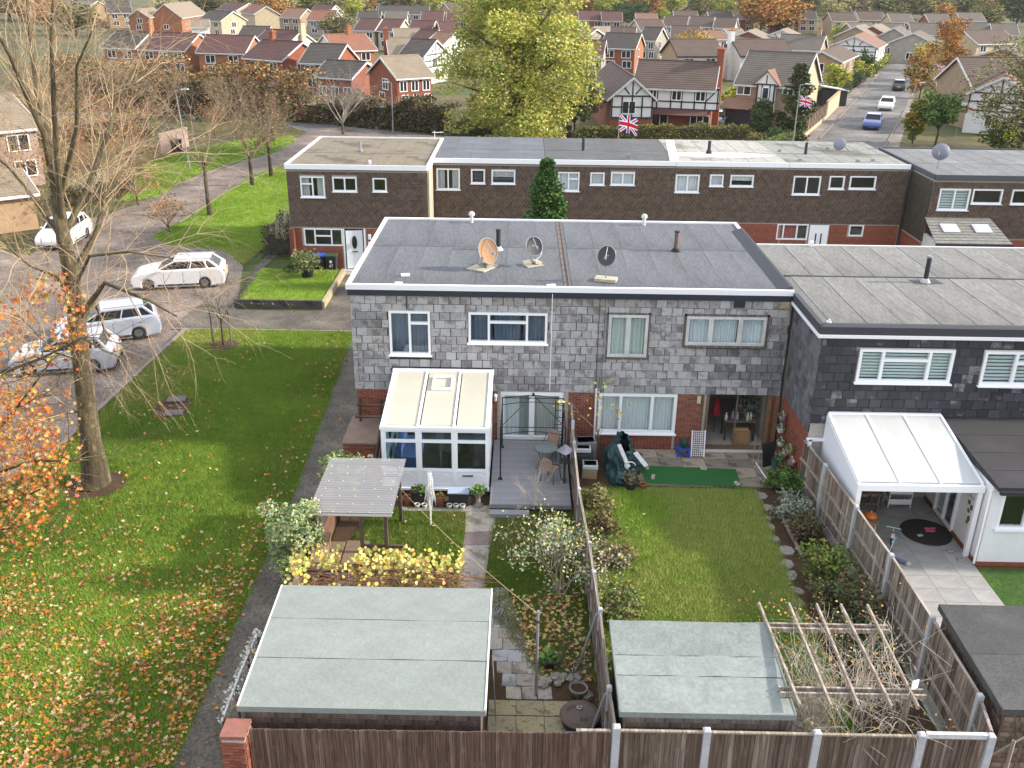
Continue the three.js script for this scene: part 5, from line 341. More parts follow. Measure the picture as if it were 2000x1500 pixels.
  const bk = thing('kids_bicycle', 'small red and white children bicycle on the tiled patio', 'bicycle', [10.7, .036, -23.05], 1.2); const wheel = (x, r) => { const w = new THREE.TorusGeometry(r, .022, 8, 24); w.translate(x, r + .02, 0); mesh('wheel', w, M.rubber, bk); const s = new MB(); for (let i = 0; i < 6; i++) s.box(x, r + .02, 0, 2 * r - .02, .006, .006, 0, i * PI / 6); s.build('spokes', M.chrome, bk); }; wheel(-.28, .15); wheel(.28, .15); new MB().tube([[-.28, .17, 0], [-.05, .2, 0], [.2, .42, 0], [.28, .17, 0]], .018, 6).tube([[-.05, .2, 0], [-.12, .45, 0]], .016, 6).build('frame', M.red, bk); new MB().box(-.13, .47, 0, .18, .05, .1).build('saddle', M.whitePaint, bk); new MB().tube([[.2, .42, 0], [.18, .56, 0]], .014, 6).tube([[.16, .57, -.2], [.19, .56, 0], [.16, .57, .2]], .013, 6).build('handlebar', mat([.3, .6, .65], .5), bk); const sc = thing('kick_scooter', 'blue and white kick scooter in front of the small bicycle', 'scooter', [10.65, .036, -22.35], 2.4); new MB().box(0, .08, 0, .5, .03, .11).build('deck', mat([.12, .14, .25], .5), sc); for (const x of [-.3, .3]) new MB().geo(new THREE.CylinderGeometry(.06, .06, .03, 14), new THREE.Matrix4().makeRotationX(PI / 2).setPosition(x, .06, 0)).build('wheel', M.whitePaint, sc); new MB().tube([[.28, .08, 0], [.2, .62, 0]], .016, 6).build('stem', M.whitePaint, sc); new MB().tube([[.2, .62, -.17], [.2, .62, .17]], .014, 6).build('handlebar', mat([.1, .5, .55], .5), sc); for (const [x, z, l] of [[12.35, -22.9, 'grey stone by the round mat'], [12.45, -22.45, 'grey stone at the foot of the canopy post']]) { const m = mesh('pebble', new THREE.DodecahedronGeometry(.09, 1), M.stone, null, [x, .06, z]); m.scale.set(1.3, .5, 1); tag(m, l, 'stone'); } }
// junk corner behind the last post
{ const b = thing('paint_bucket', 'white and navy paint bucket tipped in the corner yard', 'bucket', [9.75, .3, -13.65]); b.rotation.z = .5; new MB().lathe([[0, 0], [.14, 0], [.17, .2], [.17, .2]], 0, 0, 0, 18).build('bucket_body', M.whitePaint, b); new MB().lathe([[.172, .2], [.18, .36], [.15, .36], [.14, .22], [0, .22]], 0, 0, 0, 18).build('rim_band', M.navy, b); for (let i = 0; i < 9; i++) { const s = thing('scrap_slab', 'grey scrap slab stacked in the corner yard', 'slab', [9.5 + rr(-.1, .2), .03 + i * .055, -13.2 - i * .02], rr(-.2, .2), 'scrap slabs in the corner yard'); new MB().box(0, .02, 0, .5, .045, .3).build('slab_body', pick(slateTones), s); new MB().box(.1, .045, 0, .12, .004, .12).build('paint_mark', M.whitePaint, s); } const o = thing('orange_tub', 'orange tub half hidden behind the end post', 'tub', [9.42, 0, -14.15]); new MB().lathe([[0, 0], [.16, 0], [.2, .3], [.18, .3], [.14, .05], [0, .05]], 0, 0, 0, 16).build('tub_body', mat([.6, .1, .02], .6, { side: 1 }), o); new MB().lathe([[.19, .29], [.22, .31], [.19, .33]], 0, 0, 0, 16).build('rim', mat([.55, .09, .02], .6), o); const y = thing('timber_post', 'loose timber post leaning in the corner yard', 'post', [9.6, 0, -14.0]); new MB().tube([[-.1, 0, .2], [.15, 1.4, -.2]], .045, 4).build('post_body', greyWood[3], y); new MB().tube([[-.3, 1.1, -.1], [.5, 1.5, -.3]], .035, 4).build('rail', greyWood[2], y); }
// ---------- brown tile-hung row ----------
const brownTile = mat([1, 1, 1], .85, { vc: 1, map: T.brick, size: .8 });
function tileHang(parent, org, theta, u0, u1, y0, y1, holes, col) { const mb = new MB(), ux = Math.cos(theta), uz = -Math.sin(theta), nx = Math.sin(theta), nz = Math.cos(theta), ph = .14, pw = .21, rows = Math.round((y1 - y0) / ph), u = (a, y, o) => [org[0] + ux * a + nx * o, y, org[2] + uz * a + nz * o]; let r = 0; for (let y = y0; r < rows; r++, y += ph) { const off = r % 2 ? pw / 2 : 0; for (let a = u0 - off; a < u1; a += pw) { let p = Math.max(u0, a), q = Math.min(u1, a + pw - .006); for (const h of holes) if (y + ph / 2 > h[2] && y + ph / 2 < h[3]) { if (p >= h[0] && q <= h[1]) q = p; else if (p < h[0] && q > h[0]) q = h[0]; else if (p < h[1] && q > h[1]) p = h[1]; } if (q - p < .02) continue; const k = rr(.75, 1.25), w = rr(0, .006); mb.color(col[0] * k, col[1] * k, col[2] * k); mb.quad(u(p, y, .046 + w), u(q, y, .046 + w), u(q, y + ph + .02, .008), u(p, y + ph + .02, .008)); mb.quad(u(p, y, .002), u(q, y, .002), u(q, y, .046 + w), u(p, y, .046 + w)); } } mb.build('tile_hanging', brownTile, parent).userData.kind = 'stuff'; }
function brownHouse(label, x0, x1, zf, zb, roofM, trimM, wins, o = {}) { const h = thing('terraced_house', label, 'house', [0, 0, 0]); const uw = wins.map(w => [w[0], w[1], w[2], w[3]]), w = new MB(); const low = (o.low || []).map(q => q.slice(0, 4)); wallHoles(w, x0, x1, 0, 5.5, zf - .25, zf, [...uw, ...low]); w.span(x0, x0 + .2, 0, 5.5, zb, zf - .25); w.span(x1 - .2, x1, 0, 5.5, zb, zf - .25); w.span(x0 + .2, x1 - .2, 0, 5.5, zb, zb + .2); w.span(x0 + .2, x1 - .2, 2.4, 2.6, zb + .2, zf - .25); w.build('wall', M.mortar, h); new MB().span(x0 + .2, x1 - .2, 0, 5.45, zf - 3, zf - 2.9).build('room_partition', M.interior, h);
  tileHang(h, [0, 0, zf], 0, x0, x1, 2.44, 5.44, uw.map(q => [q[0] - .03, q[1] + .03, q[2] - .05, q[3] + .03]), [.16, .11, .077]); new MB().span(x0 - (o.ol || 0), x1 + (o.or || 0), 5.5, RH - .02, zb - .05, zf + .12).build('roof', roofM, h); const tr = new MB(), ol = o.ol || 0, or = o.or || 0; tr.span(x0 - ol, x1 + or, RH - .2, RH + .05, zf + .12, zf + .2); if (o.sideTrim) { tr.span(x0 - ol - .06, x0 - ol + .08, RH - .2, RH + .05, zb - .05, zf + .118); tr.span(x0 - ol, x1 + or, RH - .1, RH + .05, zb - .12, zb - .05); } if (o.rightTrim) tr.span(x1 - .04, x1 + .12, RH - .2, RH + .06, zb - .05, zf + .118); tr.build('roof_trim', trimM, h);
  const bd = new MB(); const mid = zf - (zf - zb) * .42; bd.box((x0 + x1) / 2, RH - .016, mid, x1 - x0 - .1, .012, .05); for (let a = x0 + 1.02; a < x1 - .3; a += 1.02) bd.box(a, RH - .018, (zf + zb) / 2, .02, .008, zf - zb - .2); bd.build('felt_lap', mat([.1, .1, .105], .85), h); for (const [a, b, c, d, cols, op] of wins) win(h, a, b, c, d, zf + .06, cols, { d: .12, sill: 1, t: .07, ...op }); for (const q of low) 0; for (const [a, b, c, d, cols, op] of o.low || []) if (cols) win(h, a, b, c, d, zf + .03, cols, { d: .12, t: .07, ...op }); bricks(h, [0, 0, zf], 0, x0 + .02, x1 - .02, .05, 2.4, low, 60); return h; }
const netC = mat([.7, .72, .74], .95, { side: 1 }), net = { curtain: [[.02, .98, 8, netC]] }, netTop = { curtain: [[.02, .98, 8, netC, .45, 1]] }, greyC = { curtain: [[.02, .34, 3, mat([.5, .52, .5], .9, { side: 1 })], [.66, .98, 3, mat([.5, .52, .5], .9, { side: 1 })]] };
const roofL = mat([.24, .2, .14], .95, { map: T.stain, size: 5 }), roofBlue = mat([.19, .205, .225], .9, { map: T.felt, size: 3 }), roofDk = mat([.15, .155, .155], .9, { map: T.felt, size: 3.4 }), roofPale = mat([.44, .43, .38], .9, { map: T.stain, size: 8 }), roofBeige = mat([.3, .3, .27], .9, { map: T.stain, size: 9 });
{ const h = brownHouse('brown tile-hung end house with an open white front door', -12.55, -5.1, -49.72, -58.8, roofL, M.white, [[-11.84, -10.56, 4.05, 5.15, [[1, .3], [1, 0]], greyC], [-10.13, -8.85, 4.38, 5.14, [[1, 0], [1, 0]], {}], [-8.0, -7.27, 4.4, 5.12, [[1, 0]], {}]], { sideTrim: 1, rightTrim: 1, low: [[-11.87, -9.77, 1.4, 2.36, [[.6, 0], [1, .38], [.6, 0]], {}], [-9.72, -8.55, .1, 2.36]] }); new MB().span(-5.1, -5.02, .02, 5.45, -52, -49.75).build('side_render', mat([.55, .47, .34], .9, { map: T.mottle, size: 1 }), h);
  const d = new MB(); d.box(-9.15, 1.22, -49.72, .9, 2.1, .05, .25); const dd = d.build('front_door', mat([.7, .73, .76], .35), h); new MB().lathe([[0, .03], [.13, .03], [.14, 0]], 0, 0, 0, 20, new THREE.Matrix4().makeScale(1, 1, 1).multiply(new THREE.Matrix4().makeRotationY(.25)).multiply(new THREE.Matrix4().makeRotationX(PI / 2)).multiply(new THREE.Matrix4().makeScale(1, 1, 2.6)).setPosition(-9.14, 1.62, -49.69)).build('oval_pane', M.darkGlass, dd); new MB().box(-9.13, 1.1, -49.67, .3, .05, .03, .25).build('letter_plate', M.dark, dd); new MB().span(-9.75, -9.66, .1, 2.36, -49.8, -49.66).span(-8.62, -8.53, .1, 2.36, -49.8, -49.66).span(-9.75, -8.53, .02, .1, -49.8, -49.5).build('door_frame', M.upvc, h); new MB().box(-8.3, 1.95, -49.62, .14, .26, .14).build('wall_lamp', M.white, h); new MB().box(-8.3, 1.6, -49.69, .22, .12, .02).build('number_plate', M.white, h); new MB().box(-12.45, 1.2, -49.5, .24, 2.4, .4).build('brick_pier', mat([.25, .08, .05], .9, { map: T.brick, size: .3 }), h); const v = new MB(); v.cyl(-9.3, RH, -54, RH + .55, .07, .07, 8); v.cyl(-9.3, RH, -54, RH + .1, .16, .12, 8); v.build('vent_pipe', M.galv, h); new MB().box(-8.2, RH + .08, -50.3, .12, .2, .12).build('roof_cap', M.white, h); const an = new MB(); an.cyl(-5.5, RH, -58.6, RH + .5, .02).box(-5.3, RH + .42, -58.6, .7, .03, .03, .3); an.build('aerial', M.white, h); }
const rowWins = (a, k) => a.map((q, i) => [...q, k[i][0], k[i][1]]);
brownHouse('brown tile-hung house with a blue-grey roof next to the end house', -5.02, 1.15, -52.1, -59.9, roofBlue, M.white, rowWins([[-4.83, -3.55, 4.06, 5.22], [-2.92, -2.16, 4.42, 5.2], [-1.79, -.49, 4.42, 5.18]], [[[[1, 0], [1, 0]], greyC], [[[1, 0]], { leads: 1 }], [[[1, 0]], { leads: 1, ...netTop }]]), {});
const hD2 = brownHouse('brown tile-hung house with a dark roof behind the cypress', 1.17, 8.3, -52.1, -59.9, roofDk, M.white, rowWins([[1.87, 3.05, 4.07, 5.12], [3.66, 4.43, 4.43, 5.12], [4.79, 6.09, 4.45, 5.14]], [[[[1, 0], [1, .3]], net], [[[1, 0]], net], [[[1, 0], [1, 0]], net]]), {}); new MB().cyl(3.4, RH, -55.4, RH + .75, .09, .08, 8).build('vent_pipe', M.black, hD2); new MB().box(5.8, RH + .1, -53.2, .14, .2, .12).build('roof_cap', M.galv, hD2);
const hD3 = brownHouse('brown tile-hung house with a pale silvered roof', 8.32, 14.45, -52.1, -59.9, roofPale, M.white, rowWins([[8.36, 9.66, 4.1, 5.07], [10.24, 10.97, 4.46, 5.1], [11.36, 12.63, 4.46, 5.09]], [[[[1, 0], [1, 0]], net], [[[1, 0]], net], [[[1, 0]], netTop]]), {}); new MB().cyl(10.6, RH, -55, RH + .7, .1, .09, 8).cyl(10.6, RH, -55, RH + .16, .18, .14, 8).build('vent_pipe', M.dark, hD3); { const g = new THREE.CircleGeometry(1, 28); g.rotateX(-PI / 2); g.scale(3, 1, .9); mesh('silver_paint', g, mat([.72, .71, .68], .7, { map: T.mottle, size: 2 }), hD3, [11.2, RH - .012, -54.6]); new MB().box(8.6, RH - .01, -55.8, .5, .02, 7.6, -.1).build('verge_strip', mat([.6, .6, .56], .8), hD3); }
const hD4 = brownHouse('brown tile-hung house with red-curtained window and white door', 14.47, 21.05, -52.1, -59.9, roofBeige, M.white, rowWins([[14.83, 16.32, 4.06, 5.08], [16.79, 17.62, 4.39, 5.11], [17.91, 19.34, 4.41, 5.12]], [[[[1, 0], [1, 0]], {}], [[[1, 0]], {}], [[[1, 0]], {}]]), { low: [[14.26, 16.0, 1.5, 2.4, [[.3, 0], [.8, 0], [.6, 0]], { curtain: [[0, .65, 5, mat([.3, .02, .02], .9, { side: 1 })]] }], [16.05, 17.15, .1, 2.4], [18.29, 19.1, 1.75, 2.4, [[1, 0]], {}]] }); { const d = new MB().box(16.6, 1.25, -52.05, 1.05, 2.25, .06).build('front_door', M.upvc, hD4); for (const x of [16.45, 16.75]) new MB().box(x, 1.55, -52.01, .07, .7, .02).build('pane', M.darkGlass, d); new MB().box(16.6, .95, -52.01, .28, .05, .02).build('letter_plate', M.dark, d); new MB().cyl(16.2, RH, -55.2, RH + .65, .09, .08, 8).build('vent_pipe', M.black, hD4); for (const [x, z] of [[15.3, -53], [18.5, -53], [19.4, -53.2], [14.9, -56], [18, -57]]) new MB().box(x, RH + .05, z, .16, .14, .14).build('roof_cap', M.galv, hD4); const st = thing('satellite_dish', 'grey dish on the beige roof beside the dark-edged house', 'satellite dish', [18.6, RH, -56.6], PI * .8); new MB().geo(new THREE.SphereGeometry(.55, 20, 8, 0, 2 * PI, 0, .75), new THREE.Matrix4().makeRotationX(-1.2).setPosition(0, .25, .2)).build('reflector', mat([.2, .21, .24], .5, { side: 1 }), st); new MB().tube([[0, 0, 0], [0, .6, .05]], .03, 6).build('mast', M.dark, st); new MB().tube([[-.5, .02, .1], [0, .35, .1]], .02, 5).build('brace', M.dark, st); }
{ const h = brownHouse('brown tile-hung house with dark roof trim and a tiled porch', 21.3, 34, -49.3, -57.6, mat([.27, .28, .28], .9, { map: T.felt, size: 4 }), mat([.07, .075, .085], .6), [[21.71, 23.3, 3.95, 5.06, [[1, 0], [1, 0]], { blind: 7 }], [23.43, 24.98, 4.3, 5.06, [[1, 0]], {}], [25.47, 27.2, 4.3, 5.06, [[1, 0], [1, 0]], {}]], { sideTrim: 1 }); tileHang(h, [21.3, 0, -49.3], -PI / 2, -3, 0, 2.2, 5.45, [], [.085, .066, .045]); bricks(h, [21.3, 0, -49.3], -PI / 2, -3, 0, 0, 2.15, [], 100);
  const p = thing('porch_roof', 'grey tiled porch roof with two skylights on the brown row', 'porch', [0, 0, 0]), y0 = 2.75, y1 = 3.55, z0 = -46.9, z1 = -49.2, xa = 20.95, xb = 24.85; const n = 9, mb = new MB(); for (let i = 0; i < n; i++) { const a = i / n, b = (i + 1.15) / n, L = (t, d) => [y0 + (y1 - y0) * t + d, z0 + (z1 - z0) * t]; const [ya, za] = L(a, .035), [yb, zb] = L(b, .0); mb.hexa([[xa + .2 * a, ya - .03, za], [xb - .3 * a, ya - .03, za], [xb - .3 * a, ya, za], [xa + .2 * a, ya, za], [xa + .2 * b, yb - .03, zb], [xb - .3 * b, yb - .03, zb], [xb - .3 * b, yb, zb], [xa + .2 * b, yb, zb]]); } mb.build('roof_tiles', mat([.3, .29, .26], .9, { map: T.brick, size: .9 }), p); for (const x of [22.1, 23.75]) { const t = .55, y = y0 + (y1 - y0) * t + .06, z = z0 + (z1 - z0) * t; new MB().box(x, y, z, .85, .05, .75, 0, 0, .335).build('skylight_frame', mat([.55, .56, .58], .5), p); new MB().box(x, y + .03, z, .7, .02, .6, 0, 0, .335).build('skylight_pane', mat([.5, .55, .58], .1), p); } new MB().span(xa, xb, y0 - .12, y0 + .01, z0, z0 + .1).build('gutter', M.dark, p); new MB().span(xa + .3, xb - .3, 0, y0 - .05, z0 - .3, z0 - .15).span(xa + .3, xa + .45, 0, y0 - .05, z1, z0 - .3).build('porch_wall', M.whitePaint, p);
  const st = thing('satellite_dish', 'large grey dish on a pole at the corner of the dark-trimmed roof', 'satellite dish', [22.2, RH, -51.2], PI * .85); new MB().geo(new THREE.SphereGeometry(.62, 22, 8, 0, 2 * PI, 0, .8), new THREE.Matrix4().makeRotationX(-1.25).setPosition(0, .75, .42)).build('reflector', mat([.17, .18, .21], .5, { side: 1 }), st); new MB().tube([[0, 0, 0], [.05, 1.15, 0]], .035, 6).build('mast', M.galv, st); new MB().tube([[.05, .95, 0], [.05, .8, -.6]], .02, 5).build('feed_arm', M.galv, st); }
// wheelie bins, potted shrub and pale post beside the end house
{ const mk = (lab, x, c, lid, txt) => { const t = thing('wheelie_bin', lab, 'bin', [x, .015, -49.2]); new MB().hexa([[-.24, .06, .26], [.24, .06, .26], [.29, .98, .34], [-.29, .98, .34], [-.24, .06, -.26], [.24, .06, -.26], [.29, .98, -.34], [-.29, .98, -.34]]).build('bin_body', mat(c, .5), t); new MB().box(0, 1.02, .0, .62, .07, .74, 0, 0, -.06).build('lid', mat(lid, .4), t); for (const s of [-1, 1]) new MB().geo(new THREE.CylinderGeometry(.1, .1, .05, 14), new THREE.Matrix4().makeRotationZ(PI / 2).setPosition(s * .22, .1, -.27)).build('wheel', M.rubber, t); new MB().box(0, .95, -.38, .5, .04, .04).build('handle', mat(c, .5), t);
    const cv = document.createElement('canvas'); cv.width = 128; cv.height = 128; const g = cv.getContext('2d'); g.fillStyle = '#16181a'; g.fillRect(0, 0, 128, 128); g.fillStyle = '#e8e8e4'; g.beginPath(); g.arc(64, 34, 24, 0, 7); g.fill(); if (txt) { g.font = 'bold 62px sans-serif'; g.textAlign = 'center'; g.fillText(txt, 64, 118); } const tx = new THREE.CanvasTexture(cv); tx.colorSpace = THREE.SRGBColorSpace; const q = new MB(); q.quad([-.2, .36, .292], [.2, .36, .292], [.22, .86, .3345], [-.22, .86, .3345], [[0, 0], [1, 0], [1, 1], [0, 1]]); q.build('marking', new THREE.MeshStandardMaterial({ map: tx, roughness: .6 }), t); }; mk('black wheelie bin beside the brick pier of the end house', -11.6, [.03, .03, .032], [.03, .035, .03]); mk('wheelie bin with a bright blue lid before the end house', -11.0, [.03, .03, .035], [.02, .1, .5]); mk('wheelie bin with a green lid and the number 47', -10.35, [.025, .027, .03], [.04, .08, .045], '47');
  const p = pot('large black pot with a bushy shrub on the raised front lawn', -11.35, -47.6, .36, .55, M.black, { n: 420, r: .75, h: 1.0, s: .16, c: [[.16, .19, .06], [.2, .2, .09], [.1, .13, .04]] }, .23); const v = new MB(); v.box(-.0, 0, 0, .1, .7, .03); }
// white pipe and red post seen over the roof trim
{ const t = thing('flue_pipe', 'white flue pipe standing behind the far roof edge', 'pipe', [-2.5, 0, -47.5]); new MB().cyl(0, 0, 0, 2.9, .07).build('pipe', M.white, t); new MB().cyl(0, 2.8, 0, 2.95, .12).build('cap', M.white, t); }
// ---------- cars ----------
const carGlass = new THREE.MeshPhysicalMaterial({ color: C(.012, .013, .015), roughness: .08, specularIntensity: .35 }), tyre = M.rubber, rimM = mat([.35, .36, .37], .3, { metal: .8 }), tailM = mat([.35, .012, .012], .25), headM = mat([.75, .77, .8], .1), plateW = mat([.75, .75, .72], .5), plateY = mat([.7, .55, .08], .5);
function car(label, fx, paint, o = {}) { // fx = [front wheel px, rear wheel px, side], the wheels of the side that the camera sees
  const a = G(...fx[0]), b = G(...fx[1]), L = o.L || 4.2, W = o.W || 1.78, H = o.H || 1.5, wb = L * .62; let dx = a[0] - b[0], dz = a[1] - b[1]; const l = Math.hypot(dx, dz); dx /= l; dz /= l; const s = fx[2]; // side: +1 when the car's right side faces the camera
  const cx = (a[0] + b[0]) / 2 + s * dz * (W / 2 - .1), cz = (a[1] + b[1]) / 2 - s * dx * (W / 2 - .1), t = thing('parked_car', label, 'car', [cx, .006, cz], Math.atan2(-dz, dx)), pm = mat(paint, .3, { coat: 1 }), wr = .31, f = L / 2, xF = wb / 2 + L * .02, xR = -wb / 2 + L * .02, belt = H * .64, bot = .2;
  const S = new THREE.Shape(); S.moveTo(-f + .06, bot + .06); const arch = x => { S.lineTo(x - wr - .05, bot); S.absarc(x, wr, wr + .05, PI + .35, -.35, true); S.lineTo(x + wr + .05, bot); }; arch(xR); arch(xF); S.lineTo(f - .08, bot + .03); S.lineTo(f, bot + .22); S.quadraticCurveTo(f + .01, .62, f - .12, .7); S.quadraticCurveTo(f * .8, belt - .1, f * (o.hood || .5), belt - .01); S.lineTo(-f * .86, belt + .05); S.quadraticCurveTo(-f + .01, belt, -f, .6); S.lineTo(-f, bot + .16); S.closePath();
  const bw = W - .16; new MB().ext(S, bw, new THREE.Matrix4().makeTranslation(0, 0, -bw / 2), .08).build('body', pm, t);
  const rx0 = -f * (o.rearTop || .72), rx1 = f * (o.frontTop || .04), bx0 = -f * (o.rearBot || .93), bx1 = f * (o.frontBot || .52), wb2 = W / 2 - .06, wt = W / 2 - .2, y0 = belt - .02, y1 = H - .05; const P = [[bx1, y0, wb2], [rx1, y1, wt], [rx0, y1, wt], [bx0, y0, wb2]], Q = P.map(p => [p[0], p[1], -p[2]]); const g = new MB(); g.quad(P[3], P[0], P[1], P[2]); g.quad(Q[0], Q[3], Q[2], Q[1]); g.quad(P[0], Q[0], Q[1], P[1]); g.quad(Q[3], P[3], P[2], Q[2]); g.build('glazing', carGlass, t);
  const R = new THREE.Shape(); R.moveTo(rx0 - .03, -wt); R.lineTo(rx1 + .02, -wt); R.quadraticCurveTo(rx1 + .09, 0, rx1 + .02, wt); R.lineTo(rx0 - .03, wt); R.closePath(); new MB().ext(R, .04, new THREE.Matrix4().makeRotationX(-PI / 2).setPosition(0, y1 - .02, 0), .035).build('roof', pm, t); const pl = new MB(); for (const [p, q, w] of [[P[0], P[1], .04], [P[3], P[2], .07]]) for (const k of [1, -1]) pl.tube([[p[0], p[1], k * p[2]], [q[0], q[1], k * q[2]]], w, 5); for (const k of [1, -1]) { const u = .45, m0 = [bx0 + (bx1 - bx0) * .48, y0, k * (wb2 + .004)], m1 = [rx0 + (rx1 - rx0) * .5, y1, k * (wt + .004)]; pl.tube([m0, m1], .03, 4); const n0 = [bx0 + (bx1 - bx0) * .2, y0, k * (wb2 + .002)], n1 = [rx0 + (rx1 - rx0) * .14, y1, k * (wt + .002)]; pl.tube([n0, n1], .05, 4); } pl.build('pillars', pm, t);
  for (const [x, k] of [[xF, 1], [xR, 1], [xF, -1], [xR, -1]]) { const w = new MB(); w.lathe([[.19, -.09], [wr - .02, -.1], [wr, -.07], [wr, .07], [wr - .02, .1], [.19, .09]], 0, 0, 0, 22, new THREE.Matrix4().makeRotationX(PI / 2).setPosition(x, wr, k * (W / 2 - .12))); const wm = w.build('wheel', tyre, t), rm = new MB(); rm.geo(new THREE.CylinderGeometry(.19, .19, .1, 18), new THREE.Matrix4().makeRotationX(PI / 2).setPosition(x, wr, k * (W / 2 - .13))); for (let i = 0; i < 5; i++) rm.box(x, wr, k * (W / 2 - .07), .36, .05, .02, 0, i * PI / 5); rm.build('rim', rimM, wm); }
  for (const k of [1, -1]) { new MB().geo(new THREE.SphereGeometry(.13, 12, 8), new THREE.Matrix4().makeScale(1.1, .62, 1.3).setPosition(f - .13, .66, k * (W / 2 - .27))).build('headlight', headM, t); new MB().box(-f + .01, .78, k * (W / 2 - .24), .12, .2, .26).build('tail_light', tailM, t); new MB().geo(new THREE.SphereGeometry(.1, 10, 6), new THREE.Matrix4().makeScale(.8, .7, 1.1).setPosition(f * .36, belt + .08, k * (W / 2 + .08))).build('mirror', pm, t); new MB().box(-.02 * L, belt - .14, k * (W / 2 - .005), .16, .025, .02).build('door_handle', pm, t); const sl = new MB(); for (const x of [f * .3, -f * .12, -f * .5]) sl.box(x, .62, k * (W / 2 - .003), .018, .56, .01); sl.build('door_gap', M.black, t); }
  new MB().box(f + .02, .42, 0, .06, .2, W * .6).build('grille', M.black, t); new MB().box(f + .06, .27, 0, .06, .1, W * .82).box(-f - .06, .3, 0, .06, .16, W * .82).box(0, .25, W / 2 - .01, wb - .75, .09, .05).box(0, .25, -W / 2 + .01, wb - .75, .09, .05).build('bumper_trim', M.rubber, t); new MB().box(-.1 * L, belt + .01, W / 2 - .05, L * .62, .03, .03).box(-.1 * L, belt + .01, -W / 2 + .05, L * .62, .03, .03).build('window_trim', M.black, t); if (o.rail) new MB().box(-.2 * L, H + .03, W / 2 - .28, L * .42, .03, .04).box(-.2 * L, H + .03, -W / 2 + .28, L * .42, .03, .04).build('roof_rail', M.steel, t); new MB().tube([[f * .46, belt + .03, -.3], [f * .3, belt + .2, .35]], .012, 4).build('wiper', M.black, t); new MB().box(f + .055, .4, 0, .012, .11, .5).build('front_plate', plateW, t); new MB().box(-f - .08, .62, 0, .012, .11, .5).build('rear_plate', plateY, t); new MB().span(-f + .1, f - .1, .16, .3, -W / 2 + .1, W / 2 - .1).build('underbody', M.black, t); return t; }
car('white estate car with dark windows parked near the raised lawn', [[297, 549], [420, 544], 1], [.66, .66, .655], { L: 4.5, H: 1.48, rearTop: .7, rearBot: .98, W: 1.8, rail: 1 });
car('white hatchback parked beyond the tall bare tree', [[133, 487], [176, 460], -1], [.66, .66, .655], { L: 3.9, H: 1.5 });
car('silver-blue estate car parked between the white cars and the silver hatchback', [[165, 676], [262, 664], -1], [.36, .39, .45], { L: 4.3, H: 1.5, rearTop: .72, rearBot: .98, rail: 1 });
car('silver hatchback with red tail lights beside the leafy kerb', [[72, 735], [180, 728], -1], [.3, .32, .36], { L: 3.9, H: 1.45 });
car('blue hatchback parked on the far street', [[1712, 262], [1722, 241], -1], [.015, .045, .22], { L: 3.9, H: 1.5 }); car('white saloon parked behind the blue hatchback', [[1738, 224], [1748, 205], -1], [.72, .72, .7], { L: 4.2, H: 1.45 }); car('black hatchback parked farthest up the street', [[1769, 169], [1763, 184], 1], [.025, .025, .028], { L: 4.1, H: 1.5 });
car('white hatchback on the driveway behind the clipped hedge', [[1272, 246], [1318, 248], 1], [.7, .7, .68], { L: 3.9, H: 1.5 }); car('dark saloon beside the white hatchback behind the clipped hedge', [[1368, 249], [1322, 246], -1], [.04, .042, .05], { L: 4.3, H: 1.45 }); car('dark grey car before the navy garage door', [[1412, 252], [1418, 240], -1], [.1, .11, .12], { L: 4.0, H: 1.5 });
// ---------- street furniture ----------
function lampPost(label, x, z, h, arm, yaw) { const t = thing('street_lamp', label, 'street lamp', [x, 0, z], yaw); new MB().cyl(0, 0, 0, 1.2, .085, .085, 10).build('base', M.galv, t); new MB().cyl(0, 1.2, 0, h, .06, .04, 10).build('column', M.galv, t); new MB().tube([[0, h - .05, 0], [arm, h + .05, 0]], .03, 6).build('arm', M.galv, t); new MB().box(arm + .25, h + .05, 0, .6, .1, .2).build('lamp_head', M.whitePaint, t); return t; }
{ let p = G(768, 258); lampPost('grey street lamp in front of the dark roadside hedge', p[0], p[1], 4.9, .3, PI); p = G(371, 332); lampPost('leaning street lamp on the leafy verge', p[0], p[1], 6.3, .5, 0).rotation.z = .06; p = G(1546, 300); lampPost('street lamp flying a union flag at the street corner', p[0], p[1], 6.2, .5, 0); p = G(1772, 262); lampPost('street lamp beside the rounded garden tree', p[0], p[1], 5.2, .4, 0); p = G(752, 85); lampPost('tall far street lamp among the maroon roofs', p[0], p[1] + 8, 9, .8, 0); p = G(525, 285); const n = thing('street_nameplate', 'low black nameplate on the far verge', 'sign', [p[0], 0, p[1]], .4); new MB().box(0, .55, 0, 1.2, .3, .03).build('plate', M.black, n); for (const s of [-1, 1]) new MB().cyl(s * .5, 0, 0, .6, .03).build('post', M.black, n); }
function flagTex(kind) { const cv = document.createElement('canvas'); cv.width = 240; cv.height = 120; const g = cv.getContext('2d'), line = (c, w, a) => { g.strokeStyle = c; g.lineWidth = w; for (const [x0, y0, x1, y1] of a) { g.beginPath(); g.moveTo(x0, y0); g.lineTo(x1, y1); g.stroke(); } }; if (kind) { g.fillStyle = '#f4f4f4'; g.fillRect(0, 0, 240, 120); line('#c8102e', 26, [[120, 0, 120, 120], [0, 60, 240, 60]]); } else { g.fillStyle = '#1b2a6b'; g.fillRect(0, 0, 240, 120); line('#f4f4f4', 26, [[0, 0, 240, 120], [0, 120, 240, 0]]); line('#c8102e', 9, [[0, 0, 240, 120], [0, 120, 240, 0]]); line('#f4f4f4', 40, [[120, 0, 120, 120], [0, 60, 240, 60]]); line('#c8102e', 24, [[120, 0, 120, 120], [0, 60, 240, 60]]); } const t = new THREE.CanvasTexture(cv); t.colorSpace = THREE.SRGBColorSpace; return t; }
